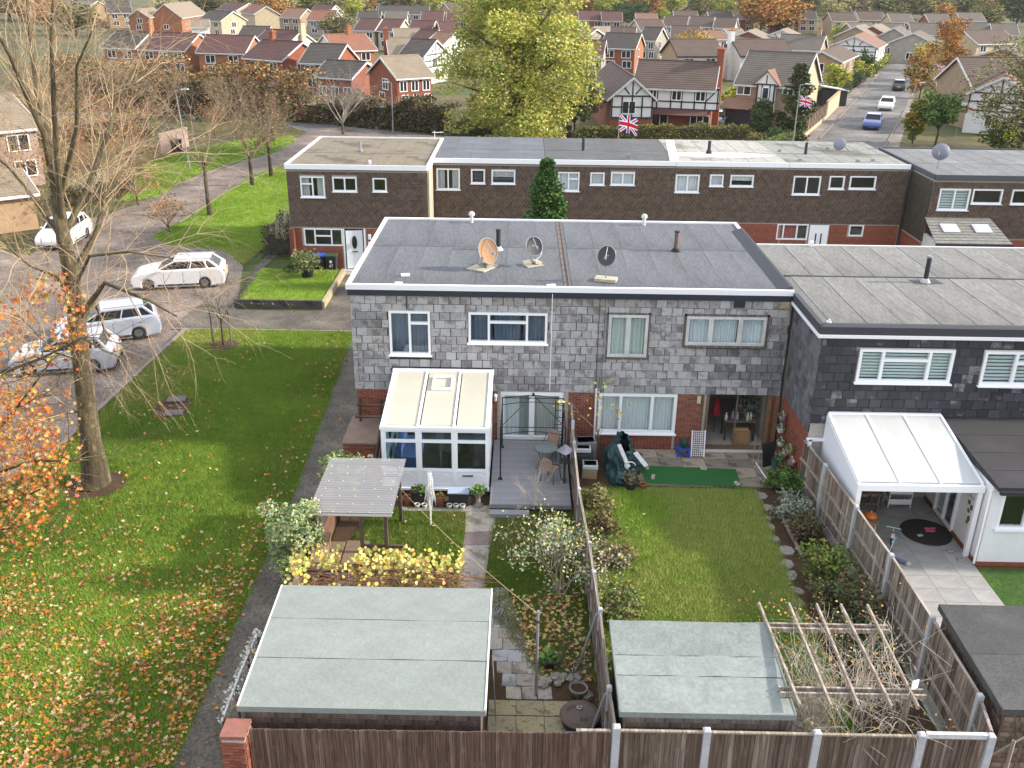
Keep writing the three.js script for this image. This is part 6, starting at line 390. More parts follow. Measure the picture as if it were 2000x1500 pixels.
function flag(label, x, y, z, w, h, yaw, kind, pole) { const t = thing('flag', label, 'flag', [x, 0, z], yaw); const n = 14, m = new MB(), P = (i, j) => [i / n * w, y + j * h - .22 * w * (i / n) ** 1.6, .1 * w * Math.sin(i / n * 7 + j) * (i / n)]; for (let i = 0; i < n; i++) m.quad(P(i, 0), P(i + 1, 0), P(i + 1, 1), P(i, 1), [[i / n, 0], [(i + 1) / n, 0], [(i + 1) / n, 1], [i / n, 1]]); m.build('cloth', new THREE.MeshStandardMaterial({ map: flagTex(kind), side: THREE.DoubleSide, roughness: .9 }), t); if (pole) new MB().cyl(0, 0, 0, y + h + .25, .035, .025, 8).build('pole', M.galv, t); else new MB().cyl(.0, y - .1, 0, y + h + .1, .02, .02, 6).build('staff', M.galv, t); }
{ let p = F(1209, 240, -62); flag('union flag on a pole behind the pale silvered roof', p[0], p[1] - .55, -62, 1.2, 1.1, -.15, 0, 1); p = G(1546, 300); flag('union flag hanging from the corner street lamp', p[0] + .1, 4.3, p[1] + .1, 1.1, .95, -.1, 0, 0); p = G(1862, 285); flag('red cross flag half hidden behind the large grey dish', p[0], 3.3, p[1], 1.2, .9, -.3, 1, 1); p = G(1815, 190); flag('small union flag beside the street hedge', p[0], 3.6, p[1], 1.2, .9, -.3, 0, 1); }
{ for (const [a, b, l] of [[320, 790, 'square inspection cover near the tree sunk in leaves'], [347, 772, 'square inspection cover farther from the tree']]) { const p = G(l.includes('farther') ? 345 : 340, l.includes('farther') ? 781 : 808), t = thing('inspection_cover', l, 'manhole cover', [p[0], .0, p[1]], .15); new MB().box(0, .02, 0, .85, .05, .62).build('frame', M.earth, t); new MB().box(0, .05, 0, .68, .02, .46).build('lid', mat([.16, .13, .13], .8, { map: T.mottle, size: .5 }), t); } }
// ---------- estate houses beyond ----------
const RC = { maroon: [.135, .06, .05], dark: [.085, .073, .06], grey: [.17, .145, .115], brown: [.13, .09, .07], tan: [.3, .24, .17], orange: [.3, .13, .08], clay: [.28, .15, .1] }, WC = { brick: [.33, .1, .05], orange: [.42, .17, .08], tan: [.48, .32, .18], cream: [.62, .5, .33], white: [.82, .82, .8], buff: [.4, .3, .2], stone: [.42, .38, .32], pink: [.45, .33, .27] };
const rMat = {}, wMat = {}; for (const k in RC) rMat[k] = mat(RC[k], .9, { map: T.mottle, size: 3.3 }); for (const k in WC) wMat[k] = mat(WC[k], .9, { map: k === 'white' ? T.soft : T.mottle, size: 1.9 });
const beamM = mat([.02, .019, .018], .7);
function swin(t, x, y, z, w, h, ry, n = 2, fm) { const c = Math.cos(ry), s = Math.sin(ry), mb = new MB(), L = (a, o) => [x + c * a + s * o, z - s * a + c * o]; const bar = (a, b, ww, hh, o) => { const q = L(a, o); mb.box(q[0], y + b, q[1], ww, hh, .07, ry); }; bar(0, h / 2, w, .09, .035); bar(0, -h / 2, w + .1, .09, .05); for (let i = 0; i <= n; i++) bar(-w / 2 + w * i / n, 0, .085, h - .09, .036); const f = mb.build('window', fm || M.upvc, t), g = new MB(), q = L(0, .012); g.box(q[0], y, q[1], w - .08, h - .08, .02, ry); g.build('pane', M.darkGlass, f); return f; }
function house(label, r, o = {}) {
  const hs = o.abs ? 1 : .86, hr = (o.hr || 7.1) * hs, he = (o.he || 4.8) * hs, d = o.d || 7.6, P = G(r[0], r[1], hr), Q = G(r[2], r[3], hr), len = Math.max(3.5, Math.hypot(Q[0] - P[0], Q[1] - P[1])), th = o.th !== undefined ? o.th : Math.atan2(-(Q[1] - P[1]), Q[0] - P[0]), cx = (P[0] + Q[0]) / 2, cz = (P[1] + Q[1]) / 2, t = thing('estate_house', label, 'house', [cx, 0, cz], th, o.group), hl = len / 2 - .15, hd = d / 2; const far = -cz;
  const w = new MB(), A = (x, y, z) => [x, y, z]; w.quad(A(-hl, 0, hd), A(hl, 0, hd), A(hl, he, hd), A(-hl, he, hd)); w.quad(A(hl, 0, -hd), A(-hl, 0, -hd), A(-hl, he, -hd), A(hl, he, -hd)); for (const s of [1, -1]) { const x = s * hl, a = A(x, 0, s * hd), b = A(x, 0, -s * hd), c = A(x, he, -s * hd), dd = A(x, he, s * hd), ap = A(x, hr - .12, 0); w.quad(a, b, c, dd); w.tri(dd, c, ap); } w.build('wall', wMat[o.wall || 'brick'], t);
  if (o.gable) { for (const s of [1, -1]) { const g = new MB(), x = s * (hl + .02), y0 = o.gy === undefined ? he * .52 : o.gy; g.quad(A(x, y0, s * hd), A(x, y0, -s * hd), A(x, he, -s * hd), A(x, he, s * hd)); g.tri(A(x, he, s * hd), A(x, he, -s * hd), A(x, hr - .14, 0)); g.build('gable_face', wMat[o.gable], t); } }
  if (o.tim) for (const s of [1, -1]) { const x = s * (hl + .05), y0 = o.gy === undefined ? 2.4 : Math.max(o.gy, 2), B = (y, z, h, w, r = 0) => new MB().box(x, y, z, .07, h, w, 0, 0, r).build('timber_beam', beamM, t); B(y0, 0, .16, d); B(he, 0, .14, d); B((y0 + he) / 2, 0, .12, d); for (let i = -2; i <= 2; i++) B((y0 + he) / 2, i * hd * .48, he - y0, .13); B((he + hr) / 2 - .2, 0, hr - he - .5, .13); for (const k of [1, -1]) B(he + (hr - he) * .32, k * hd * .3, 1.0, .12, k * .7); }
  const ov = .4, sl = Math.hypot(hd + ov, (hr - he) * (hd + ov) / hd), n = Math.max(6, Math.round(sl / .34)), slope = (hr - he) / hd, rm = new MB(), R = hl + .3; for (const s of [1, -1]) for (let i = 0; i < n; i++) { const q = (k, dy) => { const z = (hd + ov) * (1 - k / n); return [hr - slope * z + dy, s * z]; }, [ya, za] = q(i, .07), [yb, zb] = q(i + 1.12 > n ? n : i + 1.12, .035); const f = s > 0 ? [[-R, ya - .06, za], [R, ya - .06, za], [R, ya, za], [-R, ya, za], [-R, yb - .06, zb], [R, yb - .06, zb], [R, yb, zb], [-R, yb, zb]] : [[R, ya - .06, za], [-R, ya - .06, za], [-R, ya, za], [R, ya, za], [R, yb - .06, zb], [-R, yb - .06, zb], [-R, yb, zb], [R, yb, zb]]; rm.hexa(f); } rm.tube([[-R, hr + .04, 0], [R, hr + .04, 0]], .12, 6); const roof = rm.build('roof', rMat[o.roof || 'brown'], t);
  const bb = new MB(); for (const x of [R + .012, -R - .012]) for (const s of [1, -1]) { const y0 = hr - slope * (hd + ov); bb.hexa([[x - .03, y0 - .18, s * (hd + ov)], [x + .03, y0 - .18, s * (hd + ov)], [x + .03, y0 + .06, s * (hd + ov)], [x - .03, y0 + .06, s * (hd + ov)], [x - .03, hr - .2, 0], [x + .03, hr - .2, 0], [x + .03, hr + .06, 0], [x - .03, hr + .06, 0]]); } for (const s of [1, -1]) bb.box(0, he - slope * ov - .1, s * (hd + ov - .02), 2 * R, .2, .05); bb.build('bargeboard', o.barge || M.whitePaint, roof);
  if (o.chim) { const c = new MB(), x = o.chim * (hl - (Math.abs(o.chim) > .9 ? -.3 : .6)); const cm = wMat[o.chimWall || o.wall || 'brick']; if (Math.abs(o.chim) > .9) c.box(x, (hr + 1.3) / 2, 0, .7, hr + 1.3, 1.1); else c.box(x, hr + .3, 0, .7, 1.7, .7); c.build('chimney', cm, t); new MB().box(x, hr + (Math.abs(o.chim) > .9 ? 1.35 : 1.2), 0, .82, .12, Math.abs(o.chim) > .9 ? 1.2 : .82).cyl(x, hr + 1.2, 0, hr + 1.65, .13, .11, 8).build('chimney_pot', wMat.orange, t); }
  const nw = o.nw === undefined ? (len > 8 ? 3 : 2) : o.nw, H2 = he > 4 ? [he - 1.15, 1.35] : [1.4]; if (!o.nof) for (const y of H2) for (let i = 0; i < nw; i++) { const x = -hl + 2 * hl * (i + .5) / nw + (y < 2 ? .2 : 0); swin(t, x, y, hd, Math.min(1.5, 1.2 * hl / nw), 1.15, 0, 2, o.winM); } if (o.gw) for (const s of o.gw === 2 ? [1, -1] : [o.gw === 1 ? 1 : -1]) for (const y of he > 4 ? [he - 1.1, 1.4] : [1.4]) swin(t, s * hl, y, s * rr(-.6, .6), 1.3, 1.2, s * PI / 2, 2, o.winM);
  if (o.door) { const m = new MB(); m.box(hl * .5, 1.05, hd + .03, .95, 2.1, .08); m.build('front_door', M.upvc, t); } if (o.aerial) { const a = new MB(); a.cyl(0, hr, 0, hr + 1.8, .03, .03, 5); for (let i = 0; i < 5; i++) a.box(.25 * i - .5, hr + 1.7, 0, .02, .02, .7); a.box(0, hr + 1.7, 0, 1.3, .03, .03); a.build('aerial', M.galv, t); } return t; }
const gM = 'maroon-roofed houses', MA = (e, x) => house(e, x[0], { wall: 'orange', roof: 'maroon', he: 4.7, gw: 1, ...x[1] });
// hedge-side row on the left, far to near
house('tan-roofed house behind the bare tree crown', [60, -6, 190, 2], { roof: 'tan', wall: 'tan', hr: 8, d: 11 }); house('dark-roofed tan brick house with a tall gable at the left', [205, 2, 252, 2], { roof: 'dark', wall: 'tan', hr: 8.2, he: 5, d: 9, gw: 1 }); house('brown brick gabled house with sunlit tan roof', [320, 8, 372, 3], { roof: 'tan', wall: 'orange', hr: 8.2, he: 4.6, d: 8, gw: 2 }); house('small brown brick gabled wing beside the sunlit tan roof', [268, 18, 300, 15], { roof: 'tan', wall: 'orange', hr: 6.8, d: 5, gw: 2, nw: 1 }); house('dark-roofed house with a cream gable', [412, 20, 455, 22], { roof: 'dark', wall: 'cream', gw: 1, nw: 2 }); house('white rendered house under the tan roof', [372, 38, 408, 38], { roof: 'tan', wall: 'white', hr: 5.6, he: 4, d: 5, nw: 1 }); house('maroon-roofed house with twin cream gables', [447, 4, 486, 6], { roof: 'maroon', wall: 'cream', gw: 1, d: 9 }); house('orange-roofed cream house behind the twin gables', [492, 8, 520, 12], { roof: 'orange', wall: 'cream', d: 7, nw: 1 });
house('dark-roofed brick house beside the leftmost maroon roof', [228, 61, 292, 63], { roof: 'dark', wall: 'orange', chim: 1, chimWall: 'orange', d: 8, nw: 2 }); MA('leftmost maroon-roofed house behind the bare roadside trees', [[302, 63, 388, 66], { nof: 0 }]); MA('middle maroon-roofed house behind the bare roadside trees', [[404, 68, 496, 70], {}]); MA('maroon-roofed house with white windows beside the dark grey roof', [[514, 77, 590, 82], { chim: -.6, wall: 'brick' }]);
house('dark grey-roofed red brick house behind the grey bare tree', [608, 85, 676, 87], { roof: 'dark', wall: 'brick', aerial: 1 }); house('low dark-roofed wing joining the red brick houses', [640, 117, 715, 121], { roof: 'dark', wall: 'brick', hr: 5.6, he: 3.8, d: 6.5, nw: 3 }); house('red brick gabled house with a tan tiled roof by the hedge', [744, 111, 815, 108], { roof: 'tan', wall: 'brick', he: 4.75, hr: 7, d: 6.8, gw: 2, nw: 3 });
house('orange-roofed house with half-timbered gable and tall chimney', [632, 68, 712, 66], { roof: 'orange', wall: 'orange', gable: 'white', gw: 1, chim: .3, chimWall: 'orange' }); house('tan-roofed red brick house with a tall chimney', [756, 74, 800, 74], { roof: 'tan', wall: 'brick', chim: -1, chimWall: 'brick' }); house('dark-roofed house with a white half-timbered gable', [804, 76, 852, 78], { roof: 'dark', wall: 'white', gable: 'white', gw: 1, tim: 1 }); house('tan-roofed house between the maroon roofs', [768, 56, 818, 56], { roof: 'tan', wall: 'stone', nw: 2 }); house('maroon-roofed white gabled house', [822, 57, 856, 59], { roof: 'maroon', wall: 'white', gw: 1 }); house('clay-roofed white house beside the big yellow tree', [862, 62, 882, 63], { roof: 'clay', wall: 'white', gw: 1, nw: 1 }); house('dark-roofed house behind the maroon row', [476, 51, 528, 52], { roof: 'dark', wall: 'cream' }); house('maroon-roofed house with white gable and yellow chimney', [522, 57, 588, 60], { roof: 'maroon', wall: 'white', chim: 1, chimWall: 'cream', gw: 1 });
for (const [a, b, c, d] of [[705, 36, 745, 37], [750, 37, 790, 38], [806, 40, 850, 41], [855, 42, 893, 42]]) house('maroon-roofed house in the far row with cream gables', [a, b, c, d], { roof: 'maroon', wall: 'cream', group: gM, gw: 1, nw: 2 }); house('dark long-roofed terrace with white dormer gables', [737, 11, 838, 12], { roof: 'dark', wall: 'stone', d: 9, nw: 6 }); house('brown-roofed house beyond the yellow tree top', [868, 6, 930, 6], { roof: 'brown', wall: 'tan', d: 10 }); house('maroon-roofed house with white gable at the far left rows', [618, 9, 655, 10], { roof: 'maroon', wall: 'white', gw: 1 }); house('orange-roofed gabled house among bare trees', [610, 20, 658, 21], { roof: 'orange', wall: 'stone', gw: 2 }); house('clay-roofed house behind the bare trees', [562, 16, 600, 17], { roof: 'clay', wall: 'buff' });
// right of the yellow tree
house('brown-roofed house half hidden by the yellow tree', [1084, 47, 1120, 50], { roof: 'brown', wall: 'pink', gw: 1 }); house('clay-roofed house with pale gable behind the yellow tree', [1124, 55, 1165, 57], { roof: 'clay', wall: 'stone', gw: 1, hr: 6.4 }); house('tan-roofed gabled house before the clay roofs', [1160, 53, 1190, 52], { roof: 'tan', wall: 'brick', hr: 6.6 }); house('brown-roofed house right of the clay roofs', [1194, 53, 1242, 54], { roof: 'brown', wall: 'pink' }); house('maroon-roofed house with a pale stone gable', [1138, 78, 1182, 79], { roof: 'maroon', wall: 'stone', gw: 1 }); house('dark grey-roofed brick house with orange gable', [1185, 64, 1252, 66], { roof: 'dark', wall: 'brick', gable: 'orange', gy: 0, gw: 1, aerial: 1 }); house('grey-roofed house with small dormers', [1262, 53, 1292, 54], { roof: 'dark', wall: 'stone', gw: 1 }); house('brown-roofed house behind the golden shrub', [1312, 50, 1366, 51], { roof: 'brown', wall: 'buff' }); for (const [a, b, c, d] of [[1240, 38, 1290, 38], [1300, 31, 1345, 32], [1350, 32, 1395, 33], [1400, 34, 1440, 35]]) house('dark brown-roofed house in the far middle row', [a, b, c, d], { roof: 'brown', wall: 'cream', group: 'far middle houses', gw: 1 });
house('half-timbered brown-roofed house with tan gable', [1309, 77, 1396, 77], { roof: 'brown', wall: 'white', gable: 'tan', gy: 0, gw: 1, barge: beamM }); house('pinkish-roofed gabled house in the middle distance', [1378, 60, 1408, 60], { roof: 'clay', wall: 'white', hr: 6.2, gw: 2 }); house('tan-roofed gabled house in the middle distance', [1417, 56, 1445, 56], { roof: 'tan', wall: 'pink', hr: 6.6 }); house('red-gabled house with tan roof', [1462, 60, 1478, 57], { roof: 'tan', wall: 'brick', hr: 6.4, gw: 2, d: 7 }); house('white gabled house with timber framing beyond the brown roofs', [1527, 58, 1540, 55], { roof: 'tan', wall: 'white', gw: 2, hr: 6.6, tim: 1 }); house('brown-roofed house with dark half-timbered front', [1430, 77, 1530, 77], { roof: 'brown', wall: 'white', barge: beamM, chim: -1 }); house('grey-brown roofed house behind the street corner house', [1527, 67, 1612, 70], { roof: 'grey', wall: 'tan', chim: .9 });
house('tan brick gabled house at the street bend', [1606, 100, 1640, 88], { roof: 'brown', wall: 'tan', gw: 2, hr: 6.2, d: 5.5 }); house('white half-timbered gabled house up the street', [1670, 70, 1690, 63], { roof: 'clay', wall: 'white', gw: 2, hr: 6.8, d: 8, tim: 1 }); house('buff gabled house behind the white half-timbered gable', [1672, 51, 1690, 48], { roof: 'tan', wall: 'buff', gw: 2, d: 8 }); house('red brick gabled house behind the street', [1705, 50, 1722, 47], { roof: 'tan', wall: 'brick', gw: 2, d: 8 }); house('tall grey gabled house at the end of the street', [1747, 54, 1760, 51], { roof: 'grey', wall: 'stone', hr: 6.9, he: 4.6, gw: 2, d: 7 }); house('grey gabled house with wide windows at the street end', [1785, 64, 1798, 60], { roof: 'grey', wall: 'stone', hr: 6.6, he: 4.6, gw: 2, d: 8 }); for (const [a, b, c, d] of [[1655, 45, 1700, 45], [1712, 45, 1765, 46], [1776, 45, 1830, 46], [1890, 44, 1930, 45], [1935, 46, 1985, 47]]) house('grey-brown roofed house in the row behind the street end', [a, b, c, d], { roof: 'grey', wall: 'buff', group: 'row behind the street end' }); house('lone brown-roofed house before the far fields', [1664, 21, 1718, 22], { roof: 'brown', wall: 'buff' }); house('brown-roofed house behind the orange birch', [1882, 60, 1960, 59], { roof: 'brown', wall: 'cream', gw: 1 }); house('orange gabled house behind the right-hand house', [1960, 94, 1972, 90], { roof: 'grey', wall: 'orange', gw: 2, hr: 6.6, d: 9 });
for (let i = 0; i < 20; i++) { const x = 690 + i * 62 + rr(-12, 12), y = rr(20, 27); if (x > 880 && x < 1090) continue; const rk = pick(['brown', 'grey', 'maroon', 'dark', 'clay']), wk = pick(['cream', 'white', 'buff', 'brick']); house(`small distant ${wk} house with ${rk} roof in the farthest roof line`, [x, y, x + rr(34, 52), y + .5], { roof: rk, wall: wk, group: 'farthest roof line', gw: 1, nw: 2 }); }
// the two half-timbered neighbours and the right-hand house
{ const t = house('white half-timbered house with a brown roof and brick chimney', [1250, 117, 1404, 122], { roof: 'brown', wall: 'brick', he: 4.85, hr: 7, d: 7, chim: 1, nof: 1, gable: 'white', gy: 2.5, abs: 1 }); const hl = 4.6, z = 3.5; new MB().box(0, 3.7, z + .02, 9.2, 2.3, .05).build('render_panel', wMat.white, t); const b = [[0, 2.62, 9.3, .16], [0, 3.35, 9.3, .13], [0, 4.72, 9.3, .14]]; for (const x of [-4.5, -3.3, -2.5, -1.6, -.2, .9, 2.2, 3.3, 4.5]) b.push([x, 3.65, .14, 2.2]); for (const [x, y, w, h] of b) new MB().box(x, y, z + .06, w, h, .06).build('timber_beam', beamM, t); new MB().box(3.9, 4.1, z + .06, 1.6, .12, .06, 0, .85).build('timber_beam', beamM, t); for (const [x, w] of [[-3.9, .9], [-2.05, .7], [.35, .95], [2.75, .95]]) swin(t, x, 4.05, z + .06, w, 1.1, 0, 2); const pr = new MB(); for (let i = 0; i < 5; i++) pr.box(.3, 2.2 + i * .085, z + 1.2 - i * .25, 6.6, .05, .32, 0, 0, .33); pr.build('porch_roof', rMat.maroon, t); swin(t, 2.9, 1.35, z + .3, 1.9, 1.5, 0, 3); new MB().box(2.9, 1.2, z + .15, 2.1, 2.0, .28).build('bay', wMat.brick, t); swin(t, -1.2, 1.3, z, 1.6, 1.4, 0, 2);
  house('brick house with a white half-timbered front gable behind the hedge', [1238, 151, 1193, 120], { roof: 'brown', wall: 'brick', hr: 5.9, he: 4.1, d: 4.2, gable: 'white', gy: 1.9, gw: 2, nof: 1, tim: 1, abs: 1 }); house('maroon hipped porch wing beside the half-timbered house', [1252, 172, 1285, 172], { roof: 'maroon', wall: 'stone', hr: 3.6, he: 2.5, d: 4.2, nof: 1, abs: 1 });
  const c = house('grey-roofed house with half-timbered bay and navy garage', [1466, 99, 1592, 105], { roof: 'grey', wall: 'buff', he: 4.7, hr: 7.6, d: 8.4, nof: 1, chim: 0, gable: 'cream', gy: 0, abs: 1 }); const zc = 4.2; new MB().box(0, 3.2, zc + .35, 1.9, 2.9, .7).build('bay', wMat.white, c); const g = new MB(); g.tri([-1.3, 4.6, zc + .75], [1.3, 4.6, zc + .75], [0, 5.9, zc + .75]); g.build('bay_gable', wMat.white, c); const rf = new MB(); for (const s of [1, -1]) rf.hexa([[s * 1.45, 4.45, zc + .9], [0, 5.98, zc + .9], [0, 6.08, zc + .9], [s * 1.5, 4.55, zc + .9], [s * 1.45, 4.45, zc - 2.4], [0, 5.98, zc - 2.4], [0, 6.08, zc - 2.4], [s * 1.5, 4.55, zc - 2.4]]); rf.build('bay_roof', rMat.clay, c); for (const [x, y, w, h] of [[0, 4.62, 2, .14], [0, 1.9, 2.0, .2], [0, 2.75, 2.0, .13], [-.92, 3.2, .16, 2.8], [.92, 3.2, .16, 2.8], [-.42, 3.2, .12, 2.8], [.42, 3.2, .12, 2.8], [0, 5.1, .12, .9]]) new MB().box(x, y, zc + .73 + .02, w, h, .06).build('timber_beam', beamM, c); swin(c, 0, 3.7, zc + .73, .7, 1.2, 0, 1); swin(c, -2.6, 4.0, zc, 1.5, 1.3, 0, 2); swin(c, 2.2, 4.0, zc, 1.1, 1.3, 0, 2); const lr = new MB(); for (let i = 0; i < 7; i++) lr.box(-1.7, 2.1 + i * .13, zc + 1.9 - i * .27, 5.4, .05, .34, 0, 0, .45); lr.build('garage_roof', rMat.clay, c); new MB().box(-1.9, 1.05, zc + 1.5, 3.4, 2.1, .08).build('garage_door', M.navy, c); new MB().box(-4.1, 1.1, zc + .8, .3, 2.2, 1.5).box(.3, 1.1, zc + .8, .3, 2.2, 1.5).build('garage_wall', wMat.buff, c); }
{ const c = house('right-hand house with brown tiled roof and half-timbered wing', [1872, 112, 2010, 113], { roof: 'brown', wall: 'buff', he: 4.7, hr: 7.2, d: 8, nof: 1, abs: 1 }); swin(c, -2.4, 4.0, 4, 1.5, 1.2, 0, 2); swin(c, -2.9, 1.4, 4, 2.2, 1.5, 0, 3, M.whitePaint); const w = house('white half-timbered wing of the right-hand house', [1962, 150, 1968, 132], { roof: 'clay', wall: 'white', hr: 5.9, he: 4.2, d: 6, gw: 2, nof: 1, tim: 1, abs: 1 }); const lr = new MB(); lr.box(.5, 2.55, 4.9, 8.6, .14, 2.2, 0, 0, .25); lr.build('lean_to_roof', rMat.maroon, c); new MB().box(1.4, 1.1, 5.1, 3.0, 2.1, .08).build('garage_door', mat([.35, .22, .12], .7, { map: T.wood, size: .8 }), c); }
// houses along the left edge behind the big tree
house('grey-roofed house at the left edge behind the bare tree', [-150, 196, 20, 184], { roof: 'tan', wall: 'pink', hr: 6.2, he: 4.4, d: 9, abs: 1 }); house('low brick garage block behind the tall bare tree', [-90, 345, 40, 332], { roof: 'tan', wall: 'tan', hr: 3.2, he: 2.4, d: 6, nof: 1, abs: 1 });
{ const p = G(320, 300), q = G(362, 288), t = thing('garden_wall', 'pale brick garden wall beside the far verge bins', 'wall', [(p[0] + q[0]) / 2, 0, (p[1] + q[1]) / 2], Math.atan2(-(q[1] - p[1]), q[0] - p[0])), L = Math.hypot(q[0] - p[0], q[1] - p[1]) + 1; new MB().box(0, .85, 0, L, 1.7, .22).build('masonry', mat([.5, .36, .3], .9, { map: T.brick, size: .6 }), t); new MB().box(0, 1.74, 0, L + .06, .08, .3).build('coping', wMat.pink, t); for (const [x, l] of [[338, 'black bin against the pale garden wall'], [354, 'black bin with a light label against the pale garden wall']]) { const b = G(x, 293), c = thing('wheelie_bin', l, 'bin', [b[0], 0, b[1] + .6], .2); new MB().hexa([[-.26, .05, .28], [.26, .05, .28], [.3, 1, .35], [-.3, 1, .35], [-.26, .05, -.28], [.26, .05, -.28], [.3, 1, -.35], [-.3, 1, -.35]]).build('bin_body', M.black, c); new MB().box(0, 1.04, 0, .64, .07, .76).build('lid', M.black, c); if (x > 340) new MB().box(.1, .6, .34, .2, .35, .01, 0, 0, .08).build('label_patch', M.galv, c); } }
// street-side walls, fence and shed by the corner house
{ const p = G(1565, 272), q = G(1612, 232), r = G(1636, 208); for (const [a, b, lab, m, nm, k] of [[p, q, 'dark timber fence on a low wall along the street corner', 0, 'board_fence', 1], [q, r, 'cream rendered garden wall along the street', 1, 'garden_wall', 0]]) { const L = Math.hypot(b[0] - a[0], b[1] - a[1]), t = thing(nm, lab, k ? 'fence' : 'wall', [(a[0] + b[0]) / 2, 0, (a[1] + b[1]) / 2], Math.atan2(-(b[1] - a[1]), b[0] - a[0])); if (k) { new MB().box(0, .2, 0, L, .4, .25).build('base_wall', wMat.cream, t); const n = Math.round(L / 1.1); for (let i = 0; i < n; i++) { new MB().box(-L / 2 + (i + .5) * L / n, 1.1, 0, L / n - .22, 1.4, .06).build('panel', oldWood[i % 4], t); new MB().box(-L / 2 + i * L / n, 1.1, 0, .16, 1.6, .16).build('post', oldWood[2], t); } } else { new MB().box(0, .95, 0, L, 1.9, .22).build('masonry', wMat.cream, t); new MB().box(0, 1.94, 0, L + .05, .08, .32).build('coping', wMat.tan, t); } } const s = G(1608, 205), t = thing('carport', 'dark shed with a pale lean-to roof behind the cream wall', 'shed', [s[0] + 1, 0, s[1]]); new MB().box(0, 1, 0, 3, 2, 2.5).build('walls', M.dark, t); new MB().box(0, 2.15, 0, 3.4, .1, 3, 0, -.15).build('roof', M.concretePost, t); }
// ---------- trees ----------
function grow(mb, p, d, len, rad, lv, o, tips) { const n = lv > 2 ? 5 : 3, pts = [[p.x, p.y, p.z]], rs = [rad]; let q = p.clone(), dd = d.clone(); const kids = []; for (let i = 1; i <= n; i++) { dd.add(V(rr(-1, 1), rr(-1, 1), rr(-1, 1)).multiplyScalar(o.wob || .16)); dd.y += (o.up || 0) * (lv > 1 ? 1 : .4) - (o.droop || 0) * (lv <= 2 ? 1 : 0); dd.normalize(); q = q.clone().addScaledVector(dd, len / n); pts.push([q.x, q.y, q.z]); rs.push(rad * (1 - .55 * i / n)); if (i > 1 && lv > 0 && rnd() < (o.side || .7)) kids.push([q.clone(), dd.clone(), .62]); } const seg = lv > 3 ? 8 : lv > 1 ? 5 : 3; if (o.flex) o.flex(mb, lv); mb.tube(pts, rs, seg, false); if (lv <= 0) { if (tips) tips.push(q); return; } const k = o.forks || 2; for (let i = 0; i < k; i++) kids.push([q.clone(), dd.clone(), .8]); for (const [kp, kd, s] of kids) { const a = V(rr(-1, 1), rr(-1, 1), rr(-1, 1)).cross(kd).normalize(), nd = kd.clone().applyAxisAngle(a, rr(.3, o.spread || .75)); grow(mb, kp, nd, len * s * rr(.75, 1.05), rad * .45 * (s > .7 ? 1.15 : .8), lv - 1, o, tips); } }
function bareTree(label, x, z, h, o = {}) { const t = thing(o.name || 'bare_tree', label, 'tree', [x, 0, z], 0, o.group), tr = new MB(), tw = new MB(), tips = []; const th = h * (o.th || .28), r = o.r || h * .014; const lean = o.lean || 0, top = V(lean * th, th, 0); tr.tube([[0, -.1, 0], [lean * th * .3, th * .4, .03], [top.x, th, top.z]], [r * 1.5, r * 1.1, r], 8); const k = o.k || 5; for (let i = 0; i < k; i++) { const a = i / k * 2 * PI + rr(-.4, .4), v = rr(o.v0 || .9, o.v1 || 1.9); grow(tw, V(top.x, th * rr(.75, 1.02), top.z), V(Math.cos(a), v, Math.sin(a)).normalize(), h * (o.l || .34) * rr(.8, 1.1), r * .6, o.lv || 3, { wob: .15, up: .03, side: .75, spread: .7, ...o }, tips); } tr.build('trunk', o.bark || M.bark, t); tw.build('branches', o.twigM || M.twig, t); if (o.leaves) { const lf = new MB(); lf.color(1, 1, 1); for (let i = 0; i < o.leaves; i++) { const q = pick(tips); leafQuad(lf, q.x + rr(-.3, .3), q.y + rr(-.3, .3), q.z + rr(-.3, .3), rr(.7, 1.2) * (o.ls || .16), null, pick(o.cols).map(v => v * rr(.7, 1.3))); } lf.build('crown', M.leaf, t); } return t; }
function leafyTree(label, x, z, o) { const t = thing(o.name || 'tree', label, 'tree', [x, 0, z], o.turn || 0, o.group), tr = new MB(); const h = o.h, cy = o.cy || h * .62, rx = o.rx, ry = o.ry || h - cy, cl = []; const base = o.tr || .03 * h; tr.tube([[0, -.1, 0], [rr(-.1, .1), cy * .5, rr(-.1, .1)], [0, cy, 0]], [base, base * .7, base * .45], 8); const nc = o.nc || 60; for (let i = 0; i < nc; i++) { const a = rnd() * 2 * PI, u = rr(-1, 1), w = Math.sqrt(1 - u * u), k = Math.pow(rnd(), .4) * rr(.78, 1.06); const py = u > 0 ? u : u * (o.low || .8); const tap = o.cone ? Math.pow(clamp(.5 - u * .5, .004, 1), o.cone) : 1; cl.push([rx * w * k * Math.cos(a) * tap, cy + ry * py * (o.cone ? 1 : k), rx * w * k * Math.sin(a) * tap]); } for (let i = 0; i < Math.min(nc, o.limbs || 26); i++) { const c = cl[i]; tr.tube([[0, cy * rr(.35, .9), 0], [c[0] * .5, c[1] * .85, c[2] * .5], c], [base * .4, base * .2, .02], 4, false); } tr.build('trunk', o.bark || M.bark, t);
  const lf = new MB(); lf.color(1, 1, 1); const per = Math.round(o.n / nc), cr = o.cr || rx * .28; for (const c of cl) { const tone = rr(.75, 1.2), col = pick(o.cols); for (let i = 0; i < per; i++) { const g = V(rr(-1, 1), rr(-1, 1), rr(-1, 1)); if (g.lengthSq() > 1) g.normalize(); leafQuad(lf, c[0] + g.x * cr, c[1] + g.y * cr * (o.sq || .75), c[2] + g.z * cr, o.ls * rr(.7, 1.3), null, (rnd() < .7 ? col : pick(o.cols)).map(v => v * tone * rr(.8, 1.2))); } } lf.build('crown', o.thin ? M.leafT : M.leaf, t); return t; }
